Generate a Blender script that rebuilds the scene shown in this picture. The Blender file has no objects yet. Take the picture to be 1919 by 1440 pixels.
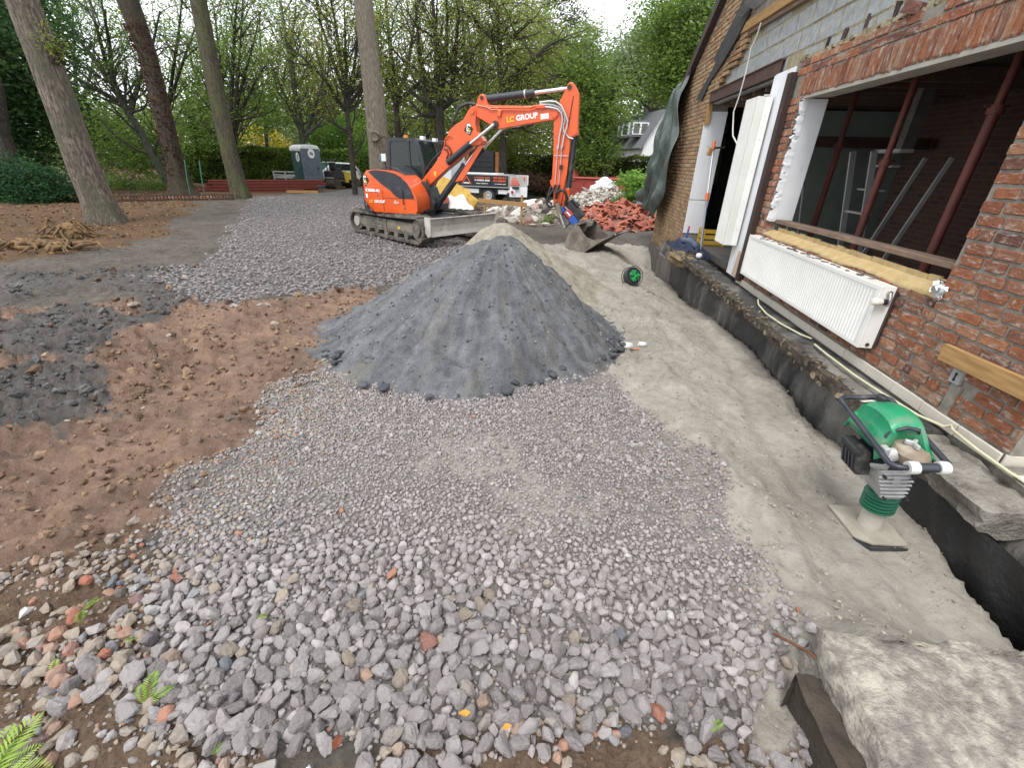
import bpy, bmesh, math, random
import numpy as np
from mathutils import Vector, Matrix, Euler
C = bpy.context.scene.collection
SC = bpy.context.scene
R = math.radians
PI = math.pi
random.seed(7); RNG = np.random.default_rng(7)

# ---------------------------------------------------------------- camera, sky, sun, exposure
CAM_H = 1.75
CAM_AXES = ((0.99374, 0.10891, 0.02489), (0.07179, -0.4519, -0.88917), (-0.0856, 0.88539, -0.45689))   # right, down, forward in world axes
cam_d = bpy.data.cameras.new('camera')
cam = bpy.data.objects.new('camera', cam_d); C.objects.link(cam)
cam_d.sensor_width = 36; cam_d.lens = 15.33; cam_d.clip_start = 0.05; cam_d.clip_end = 600
def set_cam(M):
    r = Vector(M[0]); d = Vector(M[1]); f = Vector(M[2])
    m = Matrix((r, -d, -f)).transposed().to_4x4()
    m.translation = (0, 0, CAM_H)
    cam.matrix_world = m
set_cam(CAM_AXES)
SC.camera = cam

world = bpy.data.worlds.new('World'); SC.world = world; world.use_nodes = True
wn = world.node_tree.nodes; wl = world.node_tree.links
SUN_EL, SUN_AZ = R(58), R(200)
sky = wn.new('ShaderNodeTexSky'); sky.sky_type = 'NISHITA'; sky.sun_disc = False
sky.sun_elevation = SUN_EL; sky.sun_rotation = SUN_AZ; sky.air_density = 1.6; sky.dust_density = 3.0
ov = wn.new('ShaderNodeMix'); ov.data_type = 'RGBA'; ov.inputs[0].default_value = 0.86
wl.new(sky.outputs[0], ov.inputs[6]); ov.inputs[7].default_value = (9.6, 10.0, 10.5, 1)   # closed cloud cover
bg = wn['Background']; wl.new(ov.outputs[2], bg.inputs[0]); bg.inputs[1].default_value = 0.108
sun_d = bpy.data.lights.new('sun', 'SUN'); sun_d.energy = 1.6; sun_d.angle = R(24); sun_d.color = (1, .97, .92)
sun = bpy.data.objects.new('sun', sun_d); C.objects.link(sun)
# NISHITA rotation runs clockwise from +Y
sdir = Vector((math.sin(SUN_AZ) * math.cos(SUN_EL), math.cos(SUN_AZ) * math.cos(SUN_EL), math.sin(SUN_EL)))
sun.rotation_euler = (-sdir).to_track_quat('-Z', 'Y').to_euler()
vs = SC.view_settings; vs.view_transform = 'Standard'; vs.look = 'None'; vs.exposure = 0.76; vs.gamma = 1.0; vs.use_curve_mapping = False
SC.cycles.use_denoising = True; SC.cycles.denoiser = 'OPENIMAGEDENOISE'; SC.cycles.denoising_input_passes = 'RGB_ALBEDO_NORMAL'; SC.cycles.denoising_prefilter = 'NONE'; SC.cycles.use_adaptive_sampling = False; SC.cycles.max_bounces = 6; SC.cycles.diffuse_bounces = 3; SC.cycles.transparent_max_bounces = 8

# ---------------------------------------------------------------- helpers
def tag(o, label=None, cat=None, group=None, kind=None):
    if label: o['label'] = label
    if cat: o['category'] = cat
    if group: o['group'] = group
    if kind: o['kind'] = kind
    return o
def thing(name, label, cat, loc=(0, 0, 0), rz=0, group=None):
    o = bpy.data.objects.new(name, None); C.objects.link(o); o.empty_display_size = .1
    o.location = loc; o.rotation_euler = (0, 0, rz)
    return tag(o, label, cat, group)
def link(name, me, parent=None, loc=None, mats=None, rot=None, scale=None):
    o = bpy.data.objects.new(name, me); C.objects.link(o)
    if mats is not None:
        for m in (mats if isinstance(mats, (list, tuple)) else [mats]): me.materials.append(m)
    if parent: o.parent = parent
    if loc is not None: o.location = loc
    if rot is not None: o.rotation_euler = rot
    if scale is not None: o.scale = scale
    return o
def np_mesh(name, V, F, attrs=None, smooth=False):
    """V (n,3), F (m,k) arrays -> mesh, fast"""
    me = bpy.data.meshes.new(name); V = np.asarray(V, dtype=np.float32); F = np.asarray(F, dtype=np.int32)
    me.vertices.add(len(V)); me.vertices.foreach_set('co', V.ravel())
    k = F.shape[1]; me.loops.add(F.size); me.loops.foreach_set('vertex_index', F.ravel())
    me.polygons.add(len(F)); me.polygons.foreach_set('loop_start', np.arange(0, F.size, k, dtype=np.int32))
    me.polygons.foreach_set('use_smooth', np.full(len(F), smooth, dtype=bool))
    me.update(calc_edges=True)
    for an, (dom, arr) in (attrs or {}).items():
        a = me.attributes.new(an, 'FLOAT', dom); a.data.foreach_set('value', np.asarray(arr, dtype=np.float32))
    return me
class MB:
    def __init__(s): s.v = []; s.f = []; s.m = []
    def add(s, v, f, mi=0):
        b = len(s.v); s.v += [tuple(p) for p in v]; s.f += [tuple(i + b for i in q) for q in f]; s.m += [mi] * len(f); return s
    def box(s, c, d, rot=None, mi=0, jit=0):
        x, y, z = d[0] / 2, d[1] / 2, d[2] / 2
        P = [Vector(p) for p in ((-x,-y,-z),(x,-y,-z),(x,y,-z),(-x,y,-z),(-x,-y,z),(x,-y,z),(x,y,z),(-x,y,z))]
        if jit: P = [p + Vector((random.uniform(-jit, jit), random.uniform(-jit, jit), random.uniform(-jit, jit))) for p in P]
        if rot is not None:
            M = rot if isinstance(rot, Matrix) else Euler(rot).to_matrix()
            P = [M @ p for p in P]
        return s.add([p + Vector(c) for p in P], [(0,3,2,1),(4,5,6,7),(0,1,5,4),(1,2,6,5),(2,3,7,6),(3,0,4,7)], mi)
    def ext(s, a, b, mi=0):   # box from min to max corner
        return s.box([(a[i] + b[i]) / 2 for i in range(3)], [abs(b[i] - a[i]) for i in range(3)], None, mi)
    def hexa(s, P, mi=0): return s.add(P, [(0,3,2,1),(4,5,6,7),(0,1,5,4),(1,2,6,5),(2,3,7,6),(3,0,4,7)], mi)
    def tube(s, pts, r, n=8, mi=0, caps=True, flat=1.0):
        pts = [Vector(p) for p in pts]; L = len(pts)
        rr = r if isinstance(r, (list, tuple, np.ndarray)) else [r] * L
        rings = []; up = None
        for i, p in enumerate(pts):
            t = (pts[min(i + 1, L - 1)] - pts[max(i - 1, 0)]).normalized()
            if up is None:
                up = Vector((0, 0, 1)) if abs(t.z) < .9 else Vector((1, 0, 0))
            a = t.cross(up).normalized(); b = a.cross(t).normalized(); up = b
            rings.append([p + (a * math.cos(2*PI*k/n) + b * math.sin(2*PI*k/n) * flat) * rr[i] for k in range(n)])
        V = [q for g in rings for q in g]; Fc = []
        for i in range(L - 1):
            for k in range(n):
                k2 = (k + 1) % n; Fc.append((i*n+k, i*n+k2, (i+1)*n+k2, (i+1)*n+k))
        if caps: Fc += [tuple(range(n - 1, -1, -1)), tuple((L-1)*n + k for k in range(n))]
        return s.add(V, Fc, mi)
    def cyl(s, p0, p1, r0, r1=None, n=12, mi=0): return s.tube([p0, p1], [r0, r0 if r1 is None else r1], n, mi)
    def prism(s, poly, fn, d0, d1, mi=0):
        """poly [(u,v)], fn(u,v,d)->3D"""
        n = len(poly); V = [fn(u, v, d0) for u, v in poly] + [fn(u, v, d1) for u, v in poly]
        return s.add(V, [tuple(range(n)), tuple(range(2*n - 1, n - 1, -1))] + [(i, n + i, n + (i+1) % n, (i+1) % n) for i in range(n)], mi)
    def lathe(s, prof, n=16, M=None, mi=0):
        M = M or Matrix.Identity(4); V = []; Fc = []
        for r, z in prof:
            for k in range(n): V.append(M @ Vector((r*math.cos(2*PI*k/n), r*math.sin(2*PI*k/n), z)))
        for i in range(len(prof) - 1):
            for k in range(n): k2 = (k+1) % n; Fc.append((i*n+k, i*n+k2, (i+1)*n+k2, (i+1)*n+k))
        Fc += [tuple(range(n-1, -1, -1)), tuple((len(prof)-1)*n + k for k in range(n))]
        return s.add(V, Fc, mi)
    def build(s, name, mat, parent=None, smooth=None, bevel=0, off=None, seg=2, fix=True):
        me = bpy.data.meshes.new(name); V = s.v
        if off is not None: V = [(p[0]-off[0], p[1]-off[1], p[2]-off[2]) for p in V]
        me.from_pydata(V, [], s.f)
        for m in (mat if isinstance(mat, (list, tuple)) else [mat]): me.materials.append(m)
        if any(s.m): me.polygons.foreach_set('material_index', s.m)
        if fix:
            bm = bmesh.new(); bm.from_mesh(me); bmesh.ops.recalc_face_normals(bm, faces=bm.faces[:]); bm.to_mesh(me); bm.free()
        me.update()
        o = link(name, me, parent)
        if smooth is not None:
            me.polygons.foreach_set('use_smooth', [True] * len(me.polygons)); me.set_sharp_from_angle(angle=R(smooth))
        if bevel:
            b = o.modifiers.new('bevel', 'BEVEL'); b.width = bevel; b.segments = seg; b.limit_method = 'ANGLE'; b.angle_limit = R(35)
        return o
def kids(o): return [c for c in bpy.data.objects if c.parent == o]
def copy_tree(o, parent=None, ch=None):
    ch = ch if ch is not None else kids(o)
    c = o.copy(); C.objects.link(c)
    if parent: c.parent = parent
    for k in ch: copy_tree(k, c)
    return c
def rotz(a): return Matrix.Rotation(a, 3, 'Z')

# value noise in numpy
def _hash(ix, iy, s):
    n = (ix.astype(np.int64) * 374761393 + iy.astype(np.int64) * 668265263 + s * 1442695041) & 0xFFFFFFFF
    n = ((n ^ (n >> 13)) * 1274126177) & 0xFFFFFFFF
    return ((n ^ (n >> 16)) & 0xFFFF) / 65535.0
def vn(x, y, s=0):
    x0 = np.floor(x); y0 = np.floor(y); fx = x - x0; fy = y - y0
    fx = fx*fx*(3-2*fx); fy = fy*fy*(3-2*fy)
    a = _hash(x0, y0, s); b = _hash(x0+1, y0, s); c = _hash(x0, y0+1, s); d = _hash(x0+1, y0+1, s)
    return (a*(1-fx)+b*fx)*(1-fy) + (c*(1-fx)+d*fx)*fy
def fbm(x, y, s=0, o=4, g=.5):
    t = 0; a = 1; n = 0
    for i in range(o):
        t = t + a * vn(x * 2**i + 17.3*i, y * 2**i - 9.1*i, s + i); n += a; a *= g
    return t / n
def sstep(a, b, x): t = np.clip((x - a) / (b - a), 0, 1); return t*t*(3-2*t)

# ---------------------------------------------------------------- materials
def _nt(name):
    m = bpy.data.materials.new(name); m.use_nodes = True
    return m, m.node_tree.nodes, m.node_tree.links, m.node_tree.nodes['Principled BSDF']
def ramp(N, stops, interp='LINEAR'):
    r = N.new('ShaderNodeValToRGB'); e = r.color_ramp.elements; r.color_ramp.interpolation = interp
    while len(e) < len(stops): e.new(.5)
    for i, (p, c) in enumerate(stops): e[i].position = p; e[i].color = (*c[:3], 1)
    return r
def noise(N, L, co, scale, detail=6, rough=.55, dist=0):
    n = N.new('ShaderNodeTexNoise'); n.inputs['Scale'].default_value = scale; n.inputs['Detail'].default_value = detail
    n.inputs['Roughness'].default_value = rough; n.inputs['Distortion'].default_value = dist
    if co is not None: L.new(co, n.inputs['Vector'])
    return n
def mixc(N, L, f, a, b):
    m = N.new('ShaderNodeMix'); m.data_type = 'RGBA'
    for i, x in ((0, f), (6, a), (7, b)):
        if hasattr(x, 'is_linked'): L.new(x, m.inputs[i])
        elif i == 0: m.inputs[0].default_value = x
        else: m.inputs[i].default_value = (*x[:3], 1)
    return m.outputs[2]
def math_(N, L, op, a, b=None, clamp=False):
    m = N.new('ShaderNodeMath'); m.operation = op; m.use_clamp = clamp
    for i, x in enumerate((a, b)):
        if x is None: continue
        if hasattr(x, 'is_linked'): L.new(x, m.inputs[i])
        else: m.inputs[i].default_value = x
    return m.outputs[0]
def mat(name, col, col2=None, scale=6, rough=.8, bump=0, bscale=None, metal=0, dirt=None, dscale=3, dlo=.5, dhi=.7, spec=.5, coat=0, stretch=None, trans=0, lo=.35, hi=.65, bdist=.01, coord='Object', alpha=None):
    m, N, L, P = _nt(name)
    tc = N.new('ShaderNodeTexCoord'); co = tc.outputs[coord]
    if stretch:
        mp = N.new('ShaderNodeMapping'); mp.inputs['Scale'].default_value = stretch; L.new(co, mp.inputs[0]); co = mp.outputs[0]
    c2 = col2 or tuple(x * .75 for x in col)
    nz = noise(N, L, co, scale); rp = ramp(N, [(lo, c2), (hi, col)]); L.new(nz.outputs[0], rp.inputs[0]); out = rp.outputs[0]
    if dirt:
        dn = noise(N, L, co, dscale, 8, .65); dr = ramp(N, [(dlo, (0,0,0)), (dhi, (1,1,1))]); L.new(dn.outputs[0], dr.inputs[0])
        out = mixc(N, L, dr.outputs[0], out, dirt)
        rr = N.new('ShaderNodeMapRange'); rr.inputs[3].default_value = rough; rr.inputs[4].default_value = .9
        L.new(dr.outputs[0], rr.inputs[0]); L.new(rr.outputs[0], P.inputs['Roughness'])
    else: P.inputs['Roughness'].default_value = rough
    L.new(out, P.inputs['Base Color']); P.inputs['Metallic'].default_value = metal
    P.inputs['Specular IOR Level'].default_value = spec; P.inputs['Coat Weight'].default_value = coat
    P.inputs['Transmission Weight'].default_value = trans
    if alpha is not None: P.inputs['Alpha'].default_value = alpha
    if bump:
        bn = noise(N, L, co, bscale or scale * 4, 8, .6); b = N.new('ShaderNodeBump'); b.inputs['Strength'].default_value = bump; b.inputs['Distance'].default_value = bdist
        L.new(bn.outputs[0], b.inputs['Height']); L.new(b.outputs[0], P.inputs['Normal'])
    return m
def tint_mat(name, stops, attr=None, rough=.9, scale=20, vary=.25, bump=.4, bscale=60, patch=None, pscale=8, plo=.55, phi=.65, bdist=.01):
    """colour picked by per-piece random: attribute `attr` on joined meshes or Object Info random on single ones"""
    m, N, L, P = _nt(name)
    if attr: a = N.new('ShaderNodeAttribute'); a.attribute_name = attr; fac = a.outputs['Fac']; 
    else: oi = N.new('ShaderNodeObjectInfo'); fac = oi.outputs['Random']
    rp = ramp(N, stops); L.new(fac, rp.inputs[0])
    tc = N.new('ShaderNodeTexCoord'); co = tc.outputs['Object']
    if not attr:   # shift the grain per object
        ad = N.new('ShaderNodeVectorMath'); ad.operation = 'ADD'; L.new(co, ad.inputs[0]); sc = math_(N, L, 'MULTIPLY', fac, 91.7); L.new(sc, ad.inputs[1]); co = ad.outputs[0]
    nz = noise(N, L, co, scale, 8, .6)
    hv = N.new('ShaderNodeHueSaturation'); mr = N.new('ShaderNodeMapRange'); mr.inputs[1].default_value = .3; mr.inputs[2].default_value = .7; mr.inputs[3].default_value = 1-vary; mr.inputs[4].default_value = 1+vary
    L.new(nz.outputs[0], mr.inputs[0]); L.new(mr.outputs[0], hv.inputs['Value']); L.new(rp.outputs[0], hv.inputs['Color']); out = hv.outputs[0]
    if patch:
        pn = noise(N, L, co, pscale, 8, .7); pr = ramp(N, [(plo, (0,0,0)), (phi, (1,1,1))]); L.new(pn.outputs[0], pr.inputs[0]); out = mixc(N, L, pr.outputs[0], out, patch)
    L.new(out, P.inputs['Base Color']); P.inputs['Roughness'].default_value = rough; P.inputs['Specular IOR Level'].default_value = .3
    if bump:
        bn = noise(N, L, co, bscale, 8, .65); b = N.new('ShaderNodeBump'); b.inputs['Strength'].default_value = bump; b.inputs['Distance'].default_value = bdist
        L.new(bn.outputs[0], b.inputs['Height']); L.new(b.outputs[0], P.inputs['Normal'])
    return m
def leaf_mat(name, stops, attr='tint', trans=.55, rough=.55):
    m, N, L, P = _nt(name)
    a = N.new('ShaderNodeAttribute'); a.attribute_name = attr
    rp = ramp(N, stops); L.new(a.outputs['Fac'], rp.inputs[0]); L.new(rp.outputs[0], P.inputs['Base Color'])
    P.inputs['Roughness'].default_value = rough; P.inputs['Specular IOR Level'].default_value = .3
    tb = N.new('ShaderNodeBsdfTranslucent'); L.new(rp.outputs[0], tb.inputs[0]); mx = N.new('ShaderNodeMixShader'); mx.inputs[0].default_value = trans
    L.new(P.outputs[0], mx.inputs[1]); L.new(tb.outputs[0], mx.inputs[2]); L.new(mx.outputs[0], N['Material Output'].inputs[0])
    return m
def plain(name, col, rough=.6, metal=0, spec=.5, coat=0):
    m, N, L, P = _nt(name); P.inputs['Base Color'].default_value = (*col, 1); P.inputs['Roughness'].default_value = rough
    P.inputs['Metallic'].default_value = metal; P.inputs['Specular IOR Level'].default_value = spec; P.inputs['Coat Weight'].default_value = coat
    return m
# ================================================================ GROUND
def poly_sd(x, y, P):
    """signed distance (+ inside) to polygon P, vectorised"""
    P = np.array(P, float); n = len(P); d = np.full(x.shape, 1e9); ins = np.zeros(x.shape, bool)
    for i in range(n):
        a = P[i]; b = P[(i+1) % n]; e = b - a
        t = np.clip(((x-a[0])*e[0] + (y-a[1])*e[1]) / (e @ e), 0, 1)
        d = np.minimum(d, np.hypot(x - a[0] - t*e[0], y - a[1] - t*e[1]))
        c = ((a[1] > y) != (b[1] > y)); den = (b[1]-a[1]) if b[1] != a[1] else 1e-9
        ins ^= c & (x < (b[0]-a[0]) * (y-a[1]) / den + a[0])
    return np.where(ins, d, -d)
GRAVEL_NEAR = [(-2.3,3.4),(-2.24,2.89),(-2.1,2.29),(-2.15,1.83),(-2.0,1.43),(-1.84,1.13),(-1.66,.93),(-1.5,.74),(-1.2,.62),(-.85,.58),(-.5,.64),(-.1,.74),(.2,.83),(.5,.86),(.75,.82),(.85,1.03),(1.03,1.37),(1.12,1.7),(1.06,2.28),(.87,3.02),(.61,3.6),(-.4,5.2),(-1.6,5.0)]
GRAVEL_FAR = [(-4.43,5.0),(-5.9,5.7),(-6.9,8.5),(-9.2,12.1),(-13.5,19.5),(-14.5,33),(-8,36),(-4.5,20),(-2.9,12.5),(-2.2,10.2),(-1.9,8.2),(-2.45,7.1),(-2.7,6.1)]
MUD = [(-2.0,3.5),(-1.95,2.2),(-1.95,1.4),(-1.75,.95),(-2.3,.75),(-3.2,.5),(-9,1.2),(-8,3.2),(-6.2,4.6),(-4.4,5.1),(-2.8,6.1),(-1.9,5.6),(-1.6,4.6)]
CLAY_A = [(-9,1.85),(-4.1,1.9),(-3.4,2.2),(-3.4,2.8),(-4.3,3.4),(-4.5,4.3),(-5.0,5.2),(-5.6,6.3),(-6.3,6.7),(-9,5.6)]
SAND = [(0,5.4),(.45,3.6),(.7,2.4),(.8,1.6),(.75,1.0),(.8,.2),(4,-1),(4,11.5),(2.4,12.3),(1.9,12.6),(0,11.6),(-1.6,10.4),(-2.4,8.6),(-2.6,7.0),(-1.6,5.6)]
SOIL_NEAR = [(-.6,.70),(-.2,.80),(.25,.88),(.7,.88),(1.0,.85),(1.1,-.5),(-4,-.5),(-4.2,.9),(-2.6,1.0),(-2.15,1.5),(-1.75,1.35),(-1.5,.9),(-1.4,.72),(-1.0,.64)]
LITTER = [(-60,3.5),(-9.3,6.2),(-9.0,9),(-10.2,10.8),(-11.5,13),(-14.5,17.5),(-15.5,24),(-15,40),(-17,70),(-90,70),(-90,3)]
def zones(x, y):
    wob = (fbm(x*1.7, y*1.7, 31, 4) - .5) * 1.1; wob2 = (fbm(x*6, y*6, 41, 3) - .5) * .5
    k = np.clip(.22 + np.hypot(x, y) * .05, .2, 1.0)
    w = lambda P, s=1.0, a=.18: sstep(-a, a, (poly_sd(x, y, P) / k + (wob + wob2) * s))
    return dict(near=w(GRAVEL_NEAR, .9, .34), far=w(GRAVEL_FAR, .9), mud=w(MUD, .8), clay=w(CLAY_A, 1.7, .45)*sstep(.37, .53, fbm(x*1.25, y*1.7, 211, 5, .62)),
                sand=w(SAND, .6), fines=np.exp(-(((x+.15)/.8)**2 + ((y-2.15)/.6)**2)) * sstep(.30, .62, fbm(x*2.6, y*2.6, 171, 4)), soil=w(SOIL_NEAR, 1.0), litter=w(LITTER, 1.2))
def rut(x, y):   # streaks that run along the dragged mud
    u = (x * .80 + y * .60); v = (-x * .60 + y * .80)
    return fbm(u * 1.3, v * 9, 51, 4)
def ground_z(x, y, z=None, Z=None):
    Z = Z or zones(x, y); r = np.hypot(x, y)
    b = -.09 * sstep(5, 11, y) - .25 * sstep(12, 30, y) + .10 * sstep(-7, -14, x) * sstep(40, 10, y) + (fbm(x*.35, y*.35, 5, 3) - .5) * .16 * sstep(1, 4, r)
    # the trodden bank of the far gravel bed
    b = b + .10 * Z['far'] * sstep(12, 17, y)
    # trench along the house: sand falls from the gravel edge, then a pit under the slab near the camera
    tr = sstep(.9, 2.1, x - .05 * (y - 3))
    b = b - tr * (.08 + .25 * sstep(5, 8.5, y)) * sstep(14, 9, y) * sstep(-1.0, 1.2, y)
    edge = 2.24 + .05 * np.sin(y*3.1) + (fbm(x*0 + 3, y*2.2, 77, 3) - .5) * .12 - .10 * sstep(2.2, 1.2, y)
    pit = sstep(edge - .02, edge + .13, x) * sstep(-.4, .3, y) * sstep(12, 10.5, y)
    b = b - pit * 1.1
    # spoil hole beside the far house corner
    b = b - .35 * np.exp(-(((x-1.9)/.45)**2 + ((y-11.3)/1.3)**2))
    # raised bank where sand was pushed up against the gravel
    b = b + .05 * np.exp(-((x - 1.12 - .02*np.sin(y*4))/.16)**2) * sstep(.6, 1.4, y) * sstep(6, 4, y)
    ramp_ = sstep(1.62, 1.04, y + (fbm(x*3.5, y*3.5, 71, 4)-.5)*.42) * sstep(.96, 1.12, x + (fbm(x*5, y*5, 73, 3)-.5)*.16) * sstep(2.3, 1.5, x + (y-1)*1.1 + (fbm(x*4, y*4, 74, 3)-.5)*.3)
    b = b + np.maximum(.255 - b, 0) * ramp_ * (x < 2.45) * sstep(.95, 1.04, y)
    # the shoe of the rammer stands on a beaten patch
    fade = 1 / (1 + (r / 25)**2)
    n = (fbm(x*22, y*22, 1, 4) - .5)
    d = .022 * n * (1 - Z['sand'] * .45)
    d = d + Z['mud'] * ((rut(x, y) - .5) * .15 + (fbm(x*7, y*7, 9, 5, .62) - .5) * .08)
    cl = np.abs(fbm(x*4.6, y*4.6, 13, 5, .68) - .5) * 2
    d = d + Z['clay'] * ((.45 - cl) * .15 + .02 + (fbm(x*14, y*14, 113, 3) - .5)*.08)
    lump = fbm(x*4.2, y*4.2, 131, 5, .6)
    d = d + Z['mud'] * (1 - Z['clay']) * sstep(.5, .72, lump) * sstep(-2.6, -3.4, x + .25*(4-y)) * .09 + Z['mud'] * sstep(-2.4, -3.6, x)*(fbm(x*11, y*11, 133, 4, .6)-.5)*.10
    d = d + Z['litter'] * (fbm(x*4, y*4, 15, 5) - .5) * .14
    d = d + Z['soil'] * (fbm(x*9, y*9, 19, 5, .6) - .5) * .09
    # sand: shovel and boot marks, wheel grooves along the wall
    d = d + Z['sand'] * ((fbm(x*5.5, y*2.4, 23, 4) - .5) * .045 + (fbm(x*26, y*26, 29, 3) - .5)*.012 + .012*np.sin((x - .12*y)*21 + 3*fbm(x, y, 3))*sstep(3.2, 2.6, y)*sstep(1.4, 1.9, x) - .03*sstep(.62, .72, vn(x*3.3, y*2.1, 88)) + .018*sstep(.55, .75, fbm(x*12, y*7, 91, 3)) + sstep(1.55, 1.25, x - .07*(y-2))*(.05*(fbm(x*8, y*8, 181, 4, .6)-.5) + .035*sstep(.55, .7, fbm(x*4, y*2, 183, 3))) - .025*np.exp(-((x - 1.62 - .08*(y-2) - .05*np.sin(y*1.7))/.07)**2)*sstep(1.6, 2.2, y))
    d = d + Z['mud'] * (1 - Z['near']) * ((fbm(x*17, y*17, 141, 3, .6) - .5) * .045 - .03*sstep(.60, .75, fbm(x*4.5, y*4.5, 143, 4, .6)))
    rest_ = np.clip(1 - Z['near'] - Z['far'] - Z['mud'] - Z['sand'] - Z['clay'], 0, 1); d = d + rest_ * ((fbm(x*2.6, y*2.6, 151, 5, .6) - .5) * .12)
    return b + d * fade * (1 - .9*np.exp(-(((x-1.86)**2 + (y-2.03)**2)/.22**2)**2))
NR, NC = 490, 520
t_ = np.linspace(0, 1, NR)
yy = np.concatenate([np.linspace(-6, .22, 26)[:-1], (.22 + 1.15) * (150 / 1.37) ** np.linspace(0, 1, NR - 25) - 1.15])
hw = 4.6 + 1.75 * np.maximum(yy, 0)
u = np.linspace(-1, 1, NC); u = .72*u + .28*u**3
GX = (u[None, :] * hw[:, None] - .35 * (2 + np.maximum(yy, 0))[:, None]); GY = np.repeat(yy[:, None], NC, 1)
GZn = zones(GX, GY); GZ = ground_z(GX, GY, Z=GZn)
idx = np.arange(NR * NC).reshape(NR, NC)
F = np.stack([idx[:-1, :-1], idx[:-1, 1:], idx[1:, 1:], idx[1:, :-1]], -1).reshape(-1, 4)
gm = np_mesh('ground', np.stack([GX, GY, GZ], -1).reshape(-1, 3), F, {k: ('POINT', v.ravel()) for k, v in GZn.items()}, smooth=True)
def ground_mat():
    m, N, L, P = _nt('ground_soils'); tc = N.new('ShaderNodeTexCoord'); co = tc.outputs['Object']
    def att(n): a = N.new('ShaderNodeAttribute'); a.attribute_name = n; return a.outputs['Fac']
    n1 = noise(N, L, co, 1.6, 8, .62); n2 = noise(N, L, co, 14, 8, .65); n3 = noise(N, L, co, 60, 6, .7)
    edge = math_(N, L, 'MULTIPLY', math_(N, L, 'SUBTRACT', n2.outputs[0], .5), 1.4)
    def W(n): return math_(N, L, 'SMOOTHSTEP' if False else 'ADD', att(n), 0)
    def fac(n):
        mr = N.new('ShaderNodeMapRange'); mr.interpolation_type = 'SMOOTHSTEP'; mr.inputs[1].default_value = .3; mr.inputs[2].default_value = .7
        L.new(math_(N, L, 'ADD', att(n), edge), mr.inputs[0]); return mr.outputs[0]
    def pal(nz, a, b, lo=.35, hi=.65):
        r = ramp(N, [(lo, a), (hi, b)]); L.new(nz.outputs[0], r.inputs[0]); return r.outputs[0]
    # base: trodden grey brown soil
    c = mixc(N, L, .5, pal(n1, (.050,.042,.036), (.135,.115,.095)), pal(n2, (.045,.038,.032), (.17,.148,.125)))
    c = mixc(N, L, fac('litter'), c, mixc(N, L, .55, pal(n1, (.060,.036,.020), (.135,.080,.045)), pal(n3, (.03,.018,.01), (.21,.125,.065), .3, .7)))
    mudn = N.new('ShaderNodeTexNoise'); mp = N.new('ShaderNodeMapping'); mp.inputs['Rotation'].default_value = (0, 0, R(-37)); mp.inputs['Scale'].default_value = (1.0, 6, 3)
    L.new(co, mp.inputs[0]); L.new(mp.outputs[0], mudn.inputs[0]); mudn.inputs['Scale'].default_value = 2.4; mudn.inputs['Detail'].default_value = 9; mudn.inputs['Roughness'].default_value = .68
    c = mixc(N, L, fac('mud'), c, mixc(N, L, .38, mixc(N, L, .4, pal(mudn, (.105,.062,.043), (.32,.205,.145), .36, .66), pal(n2, (.075,.045,.033), (.34,.225,.16), .34, .66)), mixc(N, L, .5, pal(n1, (.10,.066,.050), (.30,.20,.15), .38, .62), pal(n1, (.12,.095,.080), (.27,.17,.115), .48, .56))))
    c = mixc(N, L, fac('clay'), c, mixc(N, L, .5, pal(n1, (.052,.048,.046), (.115,.106,.100)), pal(n2, (.045,.041,.039), (.19,.168,.148), .3, .75)))
    grav = mixc(N, L, .55, pal(n2, (.11,.10,.096), (.33,.305,.30), .32, .66), pal(n3, (.07,.064,.062), (.36,.335,.33), .32, .68))
    vo = N.new('ShaderNodeTexVoronoi'); vo.inputs['Scale'].default_value = 21; L.new(co, vo.inputs['Vector'])
    vs_ = N.new('ShaderNodeSeparateColor'); L.new(vo.outputs['Color'], vs_.inputs[0]); vr = ramp(N, [(0, (.62,)*3), (1, (1.25,)*3)]); L.new(vs_.outputs[0], vr.inputs[0]); vd = ramp(N, [(.30, (1,1,1)), (.62, (.28,.27,.27))]); L.new(vo.outputs['Distance'], vd.inputs[0])  # cells darken towards the rim: shade painted into gaps between stones
    vm = N.new('ShaderNodeMix'); vm.data_type = 'RGBA'; vm.blend_type = 'MULTIPLY'; vm.inputs[0].default_value = 1; L.new(vr.outputs[0], vm.inputs[6]); L.new(vd.outputs[0], vm.inputs[7])
    vg = N.new('ShaderNodeMix'); vg.data_type = 'RGBA'; vg.blend_type = 'MULTIPLY'; vg.inputs[0].default_value = 1; L.new(mixc(N, L, .5, grav, (.34,.315,.31)), vg.inputs[6]); L.new(vm.outputs[2], vg.inputs[7]); grav = vg.outputs[2]
    c = mixc(N, L, fac('far'), c, grav)
    c = mixc(N, L, fac('sand'), c, mixc(N, L, .5, pal(n1, (.205,.184,.152), (.385,.355,.305), .36, .62), pal(n2, (.195,.175,.145), (.395,.365,.315), .3, .7)))
    c = mixc(N, L, fac('near'), c, mixc(N, L, .5, pal(n2, (.125,.112,.102), (.30,.272,.250)), pal(n3, (.07,.062,.056), (.33,.30,.275), .3, .7)))
    c = mixc(N, L, math_(N, L, 'MULTIPLY', fac('fines'), .85), c, mixc(N, L, .5, pal(n2, (.27,.245,.215), (.40,.37,.33)), pal(n3, (.21,.19,.165), (.42,.39,.35), .3, .7)))
    c = mixc(N, L, fac('soil'), c, mixc(N, L, .5, pal(n2, (.075,.047,.030), (.20,.130,.085)), pal(n3, (.05,.033,.022), (.24,.17,.12), .32, .7)))
    L.new(c, P.inputs['Base Color']); P.inputs['Roughness'].default_value = .92; P.inputs['Specular IOR Level'].default_value = .25
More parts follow.
